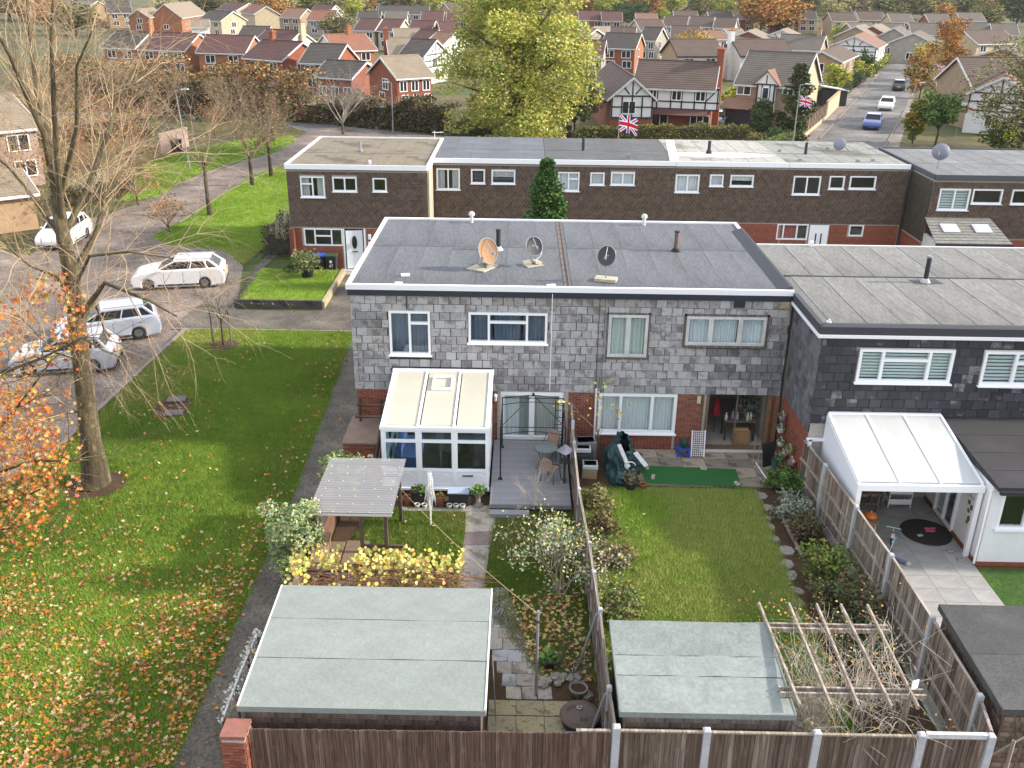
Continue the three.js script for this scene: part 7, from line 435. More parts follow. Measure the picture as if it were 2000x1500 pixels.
function leafBox(name, label, cat, x0, x1, z0, z1, h, o) { const cx = (x0 + x1) / 2, cz = (z0 + z1) / 2, t = thing(name, label, cat, [cx, 0, cz], o.turn || 0, o.group), w = x1 - x0, d = z1 - z0; new MB().box(0, h * .44, 0, w * .9, h * .84, d * .82).build('branch_mass', mat([.05, .045, .03], 1), t); const lf = new MB(); lf.color(1, 1, 1); for (let i = 0; i < o.n; i++) { let x = rr(-.5, .5), y = rnd(), z = rr(-.5, .5); const f = rnd(); if (f < .35) y = rr(.9, 1.05); else if (f < .75) z = rr(.42, .54); else if (f < .85) z = -rr(.42, .54); else x = (rnd() < .5 ? -1 : 1) * rr(.44, .53); const b = 1 + (o.bump || .1) * (at(N2, (x * w + cx) * 30, y * 90 + cz * 7) - .5) * 2; leafQuad(lf, x * w * b, Math.max(.05, y * h * b), z * d * b, o.ls * rr(.7, 1.3), null, pick(o.cols).map(v => v * rr(.65, 1.3))); } lf.build('foliage', M.leaf, t); if (o.twigs) { const tw = new MB(); for (let i = 0; i < o.twigs; i++) { const x = rr(-.5, .5) * w, z = rr(-.4, .4) * d, y = h * rr(.5, .95), l = rr(.5, 1.3); tw.tube([[x, y, z], [x + rr(-.4, .4), y + l * .7, z + rr(-.3, .3)], [x + rr(-.7, .7), y + l, z + rr(-.5, .5)]], [.02, .012, .005], 3, false); } tw.build('twigs', M.twig, t); } return t; }
const cYG = [[.38, .4, .05], [.47, .46, .07], [.27, .31, .045], [.5, .48, .12]], cGr = [[.06, .1, .03], [.08, .12, .035], [.05, .08, .025]], cOr = [[.36, .17, .04], [.42, .22, .06], [.3, .13, .035], [.4, .26, .08]], cOl = [[.2, .19, .07], [.25, .22, .09], [.15, .15, .06]], cBr = [[.16, .1, .055], [.2, .13, .06], [.12, .09, .05], [.15, .14, .06]];
// great yellow-green tree behind the brown row
leafyTree('great yellow-green tree behind the brown tile-hung row', -.3, -84, { h: 16.2, cy: 8.0, ry: 8.4, rx: 6.6, low: .95, nc: 170, n: 52000, ls: .27, cr: 1.45, cols: cYG, tr: .45, limbs: 60, thin: 1, name: 'yellow_tree' });
// the tall bare tree on the green
{ const t = thing('bare_tree', 'tall mostly bare tree with pale limbs on the leafy green', 'tree', [0, 0, 0]), z0 = -26, tr = new MB(), tw = new MB(), A = (px, py, dz = 0) => { const q = F(px, py, z0 + dz); return [q[0], q[1], z0 + dz]; }; const tp = [A(190, 952), A(176, 850), A(163, 740), A(150, 630), A(140, 540), A(125, 470), A(110, 380)]; tp[0][1] = -.1; tr.tube(tp, [.46, .3, .27, .25, .23, .2, .17], 12); tr.tube([[tp[0][0] - .1, -.05, z0 + .1], [tp[0][0] - .02, .3, z0]], [.5, .3], 10);
  const tw2 = new MB(); const limbs = [[[110, 380, 0], [95, 270, -.4], [75, 190, -.8], [60, 90, -1.4], [50, -40, -1.8]], [[112, 390, 0], [85, 260, .4], [45, 170, .7], [20, 110, 1], [-30, 20, 1.2]], [[125, 460, 0], [170, 370, -.6], [215, 250, -1.2], [225, 200, -1.6], [300, 120, -2.2]], [[120, 440, 0], [105, 200, 1.2], [100, 60, 1.6], [108, -60, 2]], [[140, 540, 0], [190, 450, -.3], [205, 380, -.8], [240, 330, -1.4], [330, 300, -2]], [[142, 570, .1], [175, 500, .6], [250, 492, 1.2], [340, 505, 1.8]], [[152, 625, 0], [185, 580, .3], [205, 552, .5], [290, 586, 1.2], [345, 618, 1.8]], [[155, 650, 0], [185, 592, -.5], [200, 630, -1], [206, 660, -.9]], [[150, 600, 0], [110, 540, .8], [60, 520, 1.6], [10, 480, 2.4]], [[165, 745, 0], [150, 700, 1], [110, 690, 1.6], [40, 620, 2.2]], [[172, 800, 0], [90, 815, .8], [40, 840, 1.4]], [[130, 480, 0], [60, 380, -.8], [20, 330, -1.4], [-40, 280, -2]], [[115, 400, 0], [150, 250, .6], [150, 130, 1.4], [180, 60, 1.8]]];
  limbs.forEach((l, i) => { const p = l.map(q => A(...q)), r0 = [.13, .11, .1, .09, .1, .06, .1, .06, .06, .05, .035, .07, .08][i]; tr.tube(p, p.map((_, k) => r0 * (1 - .75 * k / (p.length - 1))), 7); for (let k = 1; k < p.length; k++) for (let m = 0; m < (i > 5 && i < 8 ? 3 : 5); m++) { const f = rnd(), a = p[k - 1], b = p[k], q = V(a[0] + (b[0] - a[0]) * f, a[1] + (b[1] - a[1]) * f, a[2] + (b[2] - a[2]) * f), d = V(b[0] - a[0], b[1] - a[1], b[2] - a[2]).normalize().add(V(rr(-1, 1), rr(-.5, .7), rr(-1, 1)).multiplyScalar(.75)).normalize(); grow(tw, q, d, rr(1.2, 2.0), .016, m ? 2 : 3, { wob: .2, droop: .06, side: .75, forks: 2, spread: .8 }); } });
  tr.build('trunk', mat([.88, .82, .68], .95, { map: T.bark, size: .4, sizeY: 3, bump: .008 }), t); tw.build('twigs', mat([.42, .31, .19], .95), t);
  const lf = new MB(); lf.color(1, 1, 1); const star = []; for (let i = 0; i < 10; i++) { const a = i / 10 * 2 * PI; star.push([Math.cos(a) * (i % 2 ? .45 : 1), Math.sin(a) * (i % 2 ? .45 : 1)]); } const maple = (mb, x, y, z, s, c) => { const e = new THREE.Euler(rr(-1.2, .3), rr(-1, 1), rr(0, 6)), m = new THREE.Matrix4().makeRotationFromEuler(e); mb.color(...c); const P = star.map(q => { const v = V(q[0] * s, q[1] * s, .5 * s * (q[0] * q[0])).applyMatrix4(m); return [x + v.x, y + v.y, z + v.z]; }); for (let i = 0; i < 10; i++) mb.tri([x, y, z], P[i], P[(i + 1) % 10]); }; const oc = [[.48, .15, .03], [.52, .2, .04], [.54, .3, .09], [.4, .09, .035], [.52, .36, .15], [.36, .16, .06], [.5, .26, .06]];
  for (let i = 0; i < 420; i++) { const c = pick([[110, 560], [70, 600], [125, 640], [40, 640], [90, 690], [140, 600], [60, 560], [150, 660], [20, 600]]); const q = A(c[0] + rr(-26, 26), c[1] + rr(-26, 26), rr(.2, 2.2)); maple(lf, ...q, rr(.05, .1), pick(oc).map(v => v * rr(.8, 1.2))); } lf.build('remaining_leaves', M.leaf, t);
  const t2 = thing('maple_tree', 'orange-leaved maple reaching in over the leafy green', 'tree', [0, 0, 0]), tr2 = new MB(), l2 = new MB(); l2.color(1, 1, 1); const z2 = -23.2, B = (px, py, dz = 0) => { const q = F(px, py, z2 + dz); return [q[0], q[1], z2 + dz]; }; const b0 = B(-150, 1130); tr2.tube([[b0[0], -.1, z2], [b0[0], 2, z2], B(-130, 760), B(-100, 500), B(-90, 300)], [.3, .26, .2, .14, .06], 10); for (const l of [[[-140, 930], [-40, 880], [30, 800], [90, 720]], [[-140, 960], [-20, 930], [60, 900], [140, 900]], [[-140, 1000], [-30, 990], [50, 970], [110, 940]], [[-120, 700], [0, 730], [80, 700], [160, 660]], [[-140, 1040], [-40, 1040], [30, 1030]]]) { const p = l.map((q, k) => B(q[0], q[1], k * .4 - .2)); tr2.tube(p, p.map((_, k) => .07 * (1 - .7 * k / (p.length - 1))), 6); for (let k = 1; k < p.length; k++) for (let m = 0; m < 5; m++) grow(tr2, V(...p[k]), V(rr(-.6, 1), rr(-.6, .6), rr(-1, 1)).normalize(), rr(.7, 1.3), .02, 2, { wob: .22, side: .6, forks: 2 }); }
  for (let i = 0; i < 3000; i++) { let px, py; do { px = rr(-60, 160); py = rr(640, 1075); } while (rnd() > (px < 135 - Math.abs(py - 900) * .35 ? 1 : .16) * (py > 760 ? 1 : .35)); const q = B(px, py, rr(-1.6, 1.8)); if (q[1] > .3) maple(l2, ...q, rr(.04, .085), pick(oc).map(v => v * rr(.75, 1.25))); } tr2.build('trunk', M.bark, t2); l2.build('crown', M.leaf, t2); }
// smaller bare trees of the verge
{ const dkT = mat([.24, .17, .11], .95), dkB = mat([.35, .3, .24], .95, { map: T.bark, size: .8 }), P = (px, py) => G(px, py); let p = P(410, 422); bareTree('slender bare tree nearest the parking court on the verge', p[0], p[1], 8.6, { th: .42, lv: 3, r: .12, k: 5, l: .3, leaves: 160, cols: cOl, ls: .16, side: .8, twigM: dkT }); p = P(493, 363); bareTree('bare bushy-headed tree on the verge by the lane', p[0], p[1], 7.6, { th: .3, lv: 4, r: .13, k: 6, l: .26, leaves: 900, cols: cOl.concat(cBr), ls: .16, twigM: dkT, bark: dkB }); p = P(530, 346); bareTree('reddish bare tree nearest the brown end house', p[0], p[1], 7.8, { th: .36, lv: 4, r: .13, k: 6, l: .25, leaves: 900, cols: cBr, ls: .15, twigM: dkT, bark: dkB }); p = P(670, 262); bareTree('pale grey bare tree behind the brown end house', p[0], p[1], 7.5, { name: 'bare_tree', th: .16, lv: 4, r: .11, k: 7, l: .32, bark: M.birch, twigM: mat([.33, .29, .25], .95), v0: .8, v1: 2.4 }); p = P(437, 673); bareTree('young staked birch on the green by the cross path', p[0], p[1], 3.4, { name: 'young_birch', th: .34, lv: 2, r: .045, k: 7, l: .3, bark: M.birch, twigM: M.birch, v0: .8, v1: 1.7 }); for (const dx of [-.42, .38]) { const s = thing('tree_stake', 'timber stake beside the young birch', 'stake', [p[0] + dx, 0, p[1] + .1], 0, 'stakes of the young birch'); new MB().cyl(0, 0, 0, 1.75, .035, .035, 6).build('shaft', oldWood[3], s); new MB().cyl(0, 1.45, 0, 1.52, .042, .042, 6).build('tie', M.black, s); }
  for (const [px, py, h, l] of [[255, 228, 7, 'bare thorny tree on the far road verge at left'], [330, 232, 6.5, 'bare shrubby tree beside the far street lamp'], [150, 225, 7.5, 'reddish bare tree on the far verge behind the big tree'], [440, 238, 6, 'bare tree before the maroon-roofed houses'], [590, 232, 5.5, 'bare tree at the lane junction'], [60, 235, 7, 'bare tree by the left edge house']]) { p = P(px, py); bareTree(l, p[0], p[1], h, { th: .18, lv: 4, r: .12, k: 6, l: .3, leaves: 500, cols: cBr.concat(cOl), ls: .2, twigM: mat([.3, .2, .13], .95) }); } for (const [px, py, h, l] of [[230, 300, 5, 'reddish bare tree inside the far left gardens'], [140, 395, 5, 'bare shrub tree beside the white hatchback'], [60, 300, 5.5, 'small bare tree before the left edge house'], [270, 400, 4, 'bare shrub at the mouth of the parking court'], [30, 380, 5, 'bare tree beside the brick garage block'], [200, 262, 5, 'russet bare tree behind the pale garden wall'], [285, 258, 4, 'russet shrub tree beside the far bins'], [100, 255, 5.5, 'tangled bare tree behind the left gardens'], [180, 345, 4, 'thin bare shrub before the brown garage'], [255, 330, 4, 'bushy bare shrub at the edge of the far verge'], [420, 268, 3.4, 'low dark bush across the lane'], [330, 455, 2.6, 'reddish bare shrub at the corner of the verge'], [110, 350, 4.5, 'thick bare shrub where the court meets the gardens'], [150, 310, 5, 'bare russet tree beside the yellow shrub'], [40, 440, 3.5, 'bare shrub behind the white hatchback']]) { p = P(px, py); bareTree(l, p[0], p[1], h, { th: .2, lv: 4, r: .08, k: 6, l: .3, leaves: 400, cols: cOr.concat(cBr), ls: .16, twigM: mat([.36, .22, .14], .95) }); } p = P(55, 340); leafyTree('bright yellow shrub in the far left gardens', p[0] + 1.2, p[1], { name: 'yellow_shrub', h: 2.6, rx: 1.1, cy: 1.6, n: 1500, nc: 16, ls: .2, cols: [[.6, .42, .04], [.55, .36, .03]], tr: .05 }); }
// cypress in front of the brown row
leafyTree('dark green pointed cypress before the brown row', 1.12, -46, { name: 'cypress', h: 6.5, cy: 3.2, ry: 3.3, rx: 1.75, cone: .5, nc: 150, n: 24000, ls: .16, cr: .3, sq: 1.8, cols: [[.06, .13, .03], [.09, .17, .04], [.045, .1, .025]], tr: .12, limbs: 10, low: 1 });
// hedges
{ const lb = (l, a, b, h, d, o) => { const p = G(...a), q = G(...b), L = Math.hypot(q[0] - p[0], q[1] - p[1]), th = Math.atan2(-(q[1] - p[1]), q[0] - p[0]), cx = (p[0] + q[0]) / 2, cz = (p[1] + q[1]) / 2; const t = leafBox(o.name || 'hedge', l, 'hedge', cx - L / 2, cx + L / 2, cz - d / 2, cz + d / 2, h, o); t.rotation.y = th; return t; }; lb('tall dark roadside hedge behind the street lamp', [700, 244], [905, 262], 2.5, 2.6, { n: 12000, ls: .3, cols: [[.09, .085, .035], [.12, .1, .05], [.07, .08, .03], [.18, .13, .07]], bump: .5, twigs: 220 }); lb('brown overgrown roadside hedge left of the lamp', [560, 232], [700, 244], 2.1, 2.6, { n: 7000, ls: .32, cols: cBr, bump: .5, twigs: 200 }); lb('brown overgrown hedge before the maroon-roofed houses', [170, 208], [560, 232], 4.0, 3.5, { n: 14000, ls: .34, cols: cBr.concat(cOr.slice(2)), bump: .6, twigs: 420 }); lb('clipped yellow-green hedge in front of the half-timbered houses', [1130, 285], [1470, 283], 1.9, 1.3, { n: 12000, ls: .18, cols: [[.2, .19, .05], [.16, .17, .04], [.26, .21, .07], [.1, .11, .03]], bump: .15 }); lb('dark mixed hedge under the yellow tree', [880, 276], [1130, 285], 2.4, 2.4, { n: 7000, ls: .24, cols: cGr.concat([[.16, .13, .05]]), bump: .4, twigs: 60 }); lb('dark green clipped hedge curving along the street', [1610, 196], [1684, 158], 1.5, 1.2, { n: 4000, ls: .2, cols: cGr, bump: .1 }); lb('clipped pale green hedge at the street corner', [1495, 300], [1545, 275], 1.1, 1.1, { n: 2200, ls: .16, cols: [[.16, .2, .06], [.12, .16, .05]], bump: .1 }); lb('dark low hedge along the side of the brown end house', [545, 500], [575, 450], 1.1, 1.8, { n: 4200, ls: .14, cols: [[.07, .055, .04], [.09, .08, .045], [.06, .065, .03]], bump: .4, twigs: 90 }); lb('tangled russet hedge along the far left gardens', [40, 286], [295, 262], 1.9, 2, { n: 5000, ls: .26, cols: cBr.concat(cOr.slice(2)), bump: .6, twigs: 260 }); lb('low brown hedge between the court and the left gardens', [120, 402], [262, 372], 1.2, 1.6, { n: 2600, ls: .2, cols: cBr.concat(cGr.slice(0, 1)), bump: .5, twigs: 140 }); lb('golden leafy hedge up the street', [1690, 152], [1725, 126], 1.6, 1.6, { n: 1800, ls: .3, cols: cYG.concat(cGr), bump: .5 }); }
leafyTree('pointed green shrub at the foot of the brown end house', -12.3, -48.4, { name: 'leafy_shrub', h: 1.2, rx: .5, cy: .6, n: 500, nc: 10, ls: .15, cols: gr, tr: .03 });
// street-corner conifers, street trees and right-hand shrubs
{ let p = G(1562, 278); leafyTree('tall dark conifer in front of the street corner house', p[0] - .5, p[1] - 1, { name: 'conifer_tree', h: 7.2, cy: 3.4, ry: 3.8, rx: 2.4, cone: .6, nc: 70, n: 7000, ls: .3, cr: .5, cols: [[.055, .085, .03], [.08, .11, .04], [.1, .1, .04]], tr: .14, low: 1 }); p = G(1482, 270); leafyTree('feathery green pine beside the navy garage', p[0], p[1], { name: 'pine_tree', h: 3.9, cy: 2.1, ry: 1.8, rx: 1.9, cone: .6, nc: 40, n: 4000, ls: .22, cr: .5, cols: [[.08, .12, .05], [.1, .14, .055]], tr: .1 }); p = G(1510, 284); leafyTree('clipped green ball shrub beside the pine', p[0], p[1] - .5, { name: 'ball_shrub', h: 1.6, cy: .85, ry: .75, rx: .85, nc: 40, n: 2400, ls: .12, cr: .2, cols: [[.08, .12, .04], [.1, .14, .05]], tr: .05, low: 1 }); p = G(1826, 285); leafyTree('round-headed green garden tree behind the dark-trimmed roof', p[0], p[1], { name: 'garden_tree', h: 5.2, cy: 3.5, ry: 1.7, rx: 2.1, nc: 44, n: 5000, ls: .26, cols: [[.09, .16, .035], [.12, .19, .045], [.07, .12, .03]], tr: .14 }); p = G(1782, 280); leafyTree('golden and green column shrub by the street', p[0], p[1], { name: 'column_shrub', h: 4.6, cy: 2.4, ry: 2.2, rx: 1.2, nc: 36, n: 3600, ls: .24, cols: [[.12, .17, .04], [.4, .28, .03], [.14, .18, .04]], tr: .1, low: 1 }); p = G(1840, 170); leafyTree('orange autumn birch behind the right-hand house', p[0], p[1], { name: 'birch_tree', h: 10.5, cy: 6, ry: 4.5, rx: 3, nc: 50, n: 5000, ls: .3, cr: .9, cols: cOr, bark: M.birch, tr: .18 }); p = G(1830, 200); bareTree('bare sapling beside the street hedge', p[0], p[1], 5, { th: .3, lv: 3, k: 5, leaves: 200, cols: cOr, ls: .2 }); p = G(1990, 300); leafyTree('large olive-brown tree at the right edge', p[0], p[1], { name: 'olive_tree', h: 12, cy: 6, ry: 5.8, rx: 5.2, nc: 100, n: 10000, ls: .24, cr: 1.1, cols: cOl.concat([[.3, .27, .13]]), tr: .25, limbs: 60, low: 1 }); p = G(1955, 300); leafyTree('green shrub under the large olive-brown tree', p[0], p[1], { name: 'leafy_shrub', h: 3, cy: 1.6, ry: 1.4, rx: 2.2, nc: 30, n: 2600, ls: .22, cols: cGr.concat(cYG.slice(0, 1)), tr: .08, low: 1 }); p = G(1345, 118); leafyTree('golden shrub behind the half-timbered house', p[0], p[1] + 6, { name: 'golden_shrub', h: 6, cy: 3.6, ry: 2.4, rx: 4.2, nc: 40, n: 3600, ls: .3, cols: [[.42, .26, .05], [.36, .2, .04], [.4, .3, .08]], tr: .1, low: 1 }); for (const [px, py, h, rx, c, l] of [[1660, 150, 4, 2, cYG, 'yellow-green shrub by the street hedge'], [1690, 140, 4, 2, cGr, 'dark green shrub by the street hedge'], [1627, 180, 4.5, 2, cYG, 'light green tree beside the cream wall'], [1735, 95, 5, 2.4, cOr, 'reddish tree at the top of the street'], [1795, 185, 4.5, 2.4, cOr.concat(cGr), 'mixed hedge trees on the right of the street'], [1800, 150, 5, 3, cOr, 'orange hedge trees farther up the street'], [1800, 130, 5, 3, cYG.concat(cOr), 'pale hedge trees at the street end'], [1570, 195, 3, 1.6, cYG, 'yellow shrub behind the grey-roofed house'], [1428, 200, 2.4, 1.4, cYG, 'yellow shrub beside the brick chimney']]) { p = G(px, py + 8); leafyTree(l, p[0], p[1], { name: 'leafy_shrub', h, cy: h * .55, rx, nc: 26, n: 1500, ls: .34, cols: c, tr: .1, low: 1 }); } }
{ let p = G(1180, 230); leafyTree('orange climber tree beside the brick gabled house', p[0], p[1], { name: 'climber_tree', h: 4.5, cy: 2.4, ry: 2.1, rx: 1.5, nc: 26, n: 1600, ls: .24, cols: cOr.concat(cOl), tr: .1, low: 1 }); p = G(1120, 262); leafyTree('dark evergreen beside the yellow tree', p[0], p[1], { name: 'evergreen', h: 7, cy: 3.6, ry: 3.4, rx: 3, nc: 40, n: 3600, ls: .3, cols: cGr, tr: .16, low: 1 }); }
// far trees: a few prototypes, cloned
{ const pal = [['far_tree', cYG, 'yellow-green'], ['far_tree', cOr, 'orange'], ['far_tree', cGr, 'dark green'], ['far_tree', cOl, 'olive'], ['far_tree', [[.34, .32, .12], [.28, .27, .1], [.4, .36, .17]], 'pale straw-coloured']]; const proto = pal.map(([n, c, l]) => { const t = leafyTree(l + ' tree among the far rooftops', 0, 0, { name: n, h: 10, cy: 5.6, ry: 4.4, rx: 4.4, nc: 60, n: 3000, ls: .62, cr: 1.3, cols: c, tr: .25, low: .9, group: l + ' far trees' }); scene.remove(t); return t; });
  const put = (k, px, py, h, w) => { const p = G(px, py), s = proto[k], t = s.used ? copyOf(s, [p[0], 0, p[1]], rnd() * 6) : s; if (!s.used) { s.used = 1; scene.add(t); t.position.set(p[0], 0, p[1]); } t.scale.set(w / 8.8, h / 10, w / 8.8); };
  for (const [k, px, py, h, w] of [[0, 395, 30, 8, 12], [0, 430, 26, 9, 13], [1, 530, 40, 9, 10], [1, 555, 48, 7, 9], [4, 600, 60, 6, 8], [4, 640, 62, 6, 12], [3, 660, 78, 6, 9], [0, 690, 36, 7, 8], [1, 715, 30, 9, 9], [0, 850, 34, 8, 9], [4, 880, 40, 6, 9], [2, 560, 20, 12, 26], [2, 620, 18, 12, 26], [3, 800, 16, 13, 30], [1, 1100, 40, 11, 12], [1, 1130, 38, 12, 13], [0, 1185, 40, 9, 11], [2, 1210, 52, 8, 9], [2, 1235, 50, 8, 10], [1, 1255, 44, 11, 13], [0, 1310, 36, 12, 12], [3, 1365, 44, 12, 9], [0, 1412, 38, 9, 10], [4, 1455, 38, 11, 11], [1, 1485, 70, 12, 14], [1, 1520, 66, 13, 15], [2, 1505, 66, 9, 12], [2, 1572, 40, 12, 10], [4, 1620, 42, 8, 10], [2, 1640, 22, 14, 34], [3, 1740, 34, 13, 20], [4, 1770, 40, 15, 22], [3, 1800, 38, 12, 18], [0, 1640, 100, 6, 5], [1, 1838, 60, 9, 8], [3, 1890, 48, 12, 16], [1, 1950, 50, 11, 16], [2, 1985, 52, 12, 15], [3, 1920, 62, 9, 12], [2, 1250, 118, 4, 4], [4, 330, 30, 6, 10], [0, 1290, 44, 5, 6], [2, 1010, 30, 12, 22], [4, 960, 34, 10, 16], [3, 20, 40, 12, 20], [1, 90, 60, 9, 12], [3, 150, 70, 8, 12]]) put(k, px, py, h, w); for (let i = 0; i < 60; i++) put(pick([0, 0, 1, 2, 3, 3, 4, 4]), rr(380, 2020), rr(14, 34), rr(8, 13), rr(10, 20));
  // far woods and long sheds on the rise
  const wood = (lab, px0, px1, py, n, h, cols) => { const lf = new MB(); lf.color(1, 1, 1); for (let i = 0; i < n; i++) { const p = G(rr(px0, px1), py + rr(-2.5, 2.5)), hh = h * rr(.6, 1.15), c = pick(cols).map(v => v * rr(.7, 1.2)); for (let k = 0; k < 26; k++) { const a = rnd() * 6.28, r = rnd() * h * .55, y = hh * rr(.1, 1); leafQuad(lf, p[0] + r * Math.cos(a), y, p[1] + r * Math.sin(a), h * rr(.12, .26), null, c.map(v => v * rr(.75, 1.2))); } } const m = lf.build('far_wood', M.leaf); m.userData.kind = 'stuff'; tag(m, lab, 'woodland'); }; wood('dark blue-green far woodland along the right skyline', 1280, 2050, 6, 330, 15, cGr.concat(cOl)); wood('mixed far woodland along the left skyline', 420, 960, 2, 260, 15, cGr.concat(cOl, cYG)); wood('straw-coloured far woodland on the right', 1500, 2050, 20, 170, 11, [[.34, .32, .14], [.26, .25, .1], [.4, .36, .2]]); wood('golden far woodland at the upper left', 380, 620, 12, 120, 10, cYG.concat(cOr)); wood('mixed autumn woodland behind all the estate roofs', 360, 2060, 14, 420, 12, cOl.concat(cOr, cGr, cBr)); wood('brown and olive trees between the farthest roofs', 640, 1980, 27, 170, 8, cOl.concat(cBr, cGr)); for (const [px, py, w] of [[1390, 26, 60], [1450, 22, 50], [1300, 20, 46]]) { const p = G(px, py), t = thing('far_warehouse', 'long white warehouse before the far woodland', 'building', [p[0], 0, p[1]], 0, 'far white warehouses'); new MB().box(0, 3, 0, w, 6, 20).build('wall', M.whitePaint, t); new MB().box(0, 6.3, 0, w + 1, .6, 21).build('roof', M.galv, t); } }
// ---------- garden shrubs ----------
{ const vari = [[.3, .36, .16], [.4, .44, .24], [.16, .22, .08], [.22, .28, .1]]; leafyTree('tall variegated shrub leaning over the side path', -5.85, -20.9, { name: 'variegated_shrub', h: 2.75, cy: 1.35, ry: 1.35, rx: .78, nc: 60, n: 7000, ls: .085, cr: .26, cols: vari, tr: .05, low: 1 }); leafyTree('low variegated shrub beside the brick bunker wall', -5.35, -25.3, { name: 'variegated_shrub', h: 1.55, cy: .9, ry: .6, rx: .75, nc: 40, n: 3600, ls: .08, cr: .22, cols: [[.24, .33, .09], [.34, .4, .16], [.12, .18, .05]], tr: .05, low: 1 });
  const t = thing('grape_vine', 'tangled vine with yellow leaves over the timber arbour', 'vine', [0, 0, 0]), br = new MB(), lf = new MB(); lf.color(1, 1, 1); for (let i = 0; i < 330; i++) { const x = rr(-5.3, -1.6), z = rr(-19.0, -17.7), y = 1.75 + rr(-.2, .12), a = rr(-.35, .35) + (rnd() < .3 ? 1.2 : 0), l = rr(.5, 1.5); br.tube([[x, y, z], [x + l * .5 * Math.cos(a), y + rr(-.05, .16), z + l * .5 * Math.sin(a)], [x + l * Math.cos(a), y + rr(-.15, .05), z + l * Math.sin(a)]], [.011, .009, .005], 4, false); } for (let i = 0; i < 14; i++) { const x = -5.3 + i * .28; br.tube([[x, 0, -18.4 + rr(-.3, .3)], [x + rr(-.2, .2), 1, -18.4], [x + rr(-.3, .3), 1.8, -18.4 + rr(-.4, .4)]], [.022, .016, .012], 5, false); } const yl = [[.6, .5, .13], [.6, .55, .22], [.48, .44, .1], [.55, .38, .1]]; for (let i = 0; i < 1500; i++) { const c = rnd(); let x = rr(-5.5, -1.3), z = c < .75 ? rr(-19.5, -18.75) - (x + 5.5) * .0 : rr(-18.7, -17.7), y = 1.85 + rr(-.25, .3); if (x > -2.6 && rnd() < .4) y -= rnd() * .8; if (at(N2, x * 150, z * 90) < .48) continue; const s = rr(.032, .058); lf.color(...pick(yl).map(v => v * rr(.8, 1.15))); const e = new THREE.Matrix4().makeRotationFromEuler(new THREE.Euler(rr(-1.1, .1), rr(-.8, .8), rr(0, 6))), P = []; for (let k = 0; k < 7; k++) { const a = k / 7 * 6.283, v = V(Math.cos(a) * s * (k % 2 ? .75 : 1), Math.sin(a) * s, 0).applyMatrix4(e); P.push([x + v.x, y + v.y, z + v.z]); } for (let k = 0; k < 7; k++) lf.tri([x, y, z], P[k], P[(k + 1) % 7]); } br.build('stems', mat([.2, .1, .055], .95), t); lf.build('leaves', M.leaf, t); const ar = thing('arbour', 'low dark timber arbour carrying the vine', 'arbour', [0, 0, 0]); for (const x of [-5.2, -3.4, -1.7]) for (const z of [-19, -17.9]) new MB().box(x, .85, z, .08, 1.7, .08).build('post', oldWood[2], ar); for (const z of [-19, -17.9]) new MB().box(-3.45, 1.72, z, 3.8, .06, .06).build('beam', oldWood[0], ar);
  const bt = thing('butterfly_bush', 'straggly silver-leaved bush against the middle fence', 'shrub', [1.1, 0, -20.6]), bb = new MB(), bl = new MB(), tips = []; bl.color(1, 1, 1); for (let i = 0; i < 12; i++) { const a = rnd() * 6.28; grow(bb, V(rr(-.15, .15), 0, rr(-.15, .15)), V(.55 * Math.cos(a), 1.3, .75 * Math.sin(a)).normalize(), rr(.75, 1.15), .024, 2, { wob: .2, side: .8, forks: 2, droop: .05, spread: .7 }, tips); } for (let i = 0; i < 2100; i++) { const q = pick(tips), u = V(rr(-1, 1), rr(-.8, .6), rr(-1, 1)).normalize(); leafQuad(bl, q.x + rr(-.22, .22), Math.max(.1, q.y + rr(-.3, .2)), q.z + rr(-.22, .22), rr(.06, .11), u, pick([[.3, .34, .22], [.22, .27, .14], [.4, .36, .1], [.14, .2, .08], [.45, .44, .34]]).map(v => v * rr(.8, 1.2))); } bb.build('stems', mat([.36, .3, .2], .95), bt); bl.build('foliage', M.leaf, bt);
  bareTree('small bare shrub at the edge of the grey deck', .5, -24.4, 1.7, { name: 'bare_shrub', th: .25, lv: 3, r: .025, k: 6, l: .33, twigM: mat([.45, .36, .26], .95), v0: .7, v1: 1.6 }); bareTree('dark leafless bush by the composter', 1.35, -17.4, 1.1, { name: 'bare_shrub', th: .1, lv: 3, r: .02, k: 9, l: .4, twigM: mat([.08, .07, .065], .95), v0: .3, v1: 1.4 });
  bareTree('young yellow-leaved sapling beside the green tarpaulin', 2.55, -27.5, 2.9, { name: 'sapling', th: .5, lv: 1, r: .025, k: 4, l: .3, leaves: 60, cols: [[.5, .4, .06], [.4, .36, .08]], ls: .14 });
  const pc = thing('climbing_shrub', 'bare tangled climber with orange leaves over the pergola', 'climber', [6.7, 0, -15.4]), cb = new MB(), cl = new MB(), ct = []; cl.color(1, 1, 1); for (let i = 0; i < 52; i++) { const a = rnd() * 6.28; grow(cb, V(rr(-.7, .9), 0, rr(-.9, .2)), V(.5 * Math.cos(a), 1.5, .5 * Math.sin(a) - .15).normalize(), rr(1.1, 1.5), .016, 2, { wob: .3, side: .8, forks: 2, spread: .9, droop: .1 }, ct); } for (let i = 0; i < 750; i++) { const q = pick(ct); const z = q.z - rr(0, .9); leafQuad(cl, q.x + rr(-.3, .3), Math.max(1.2, q.y + rr(-.25, .25)), z, rr(.04, .08), null, pick([[.5, .26, .06], [.45, .32, .1], [.4, .36, .1], [.5, .18, .06]]).map(v => v * rr(.8, 1.2))); } cb.build('stems', mat([.6, .54, .44], .95), pc); cl.build('leaves', M.leaf, pc);
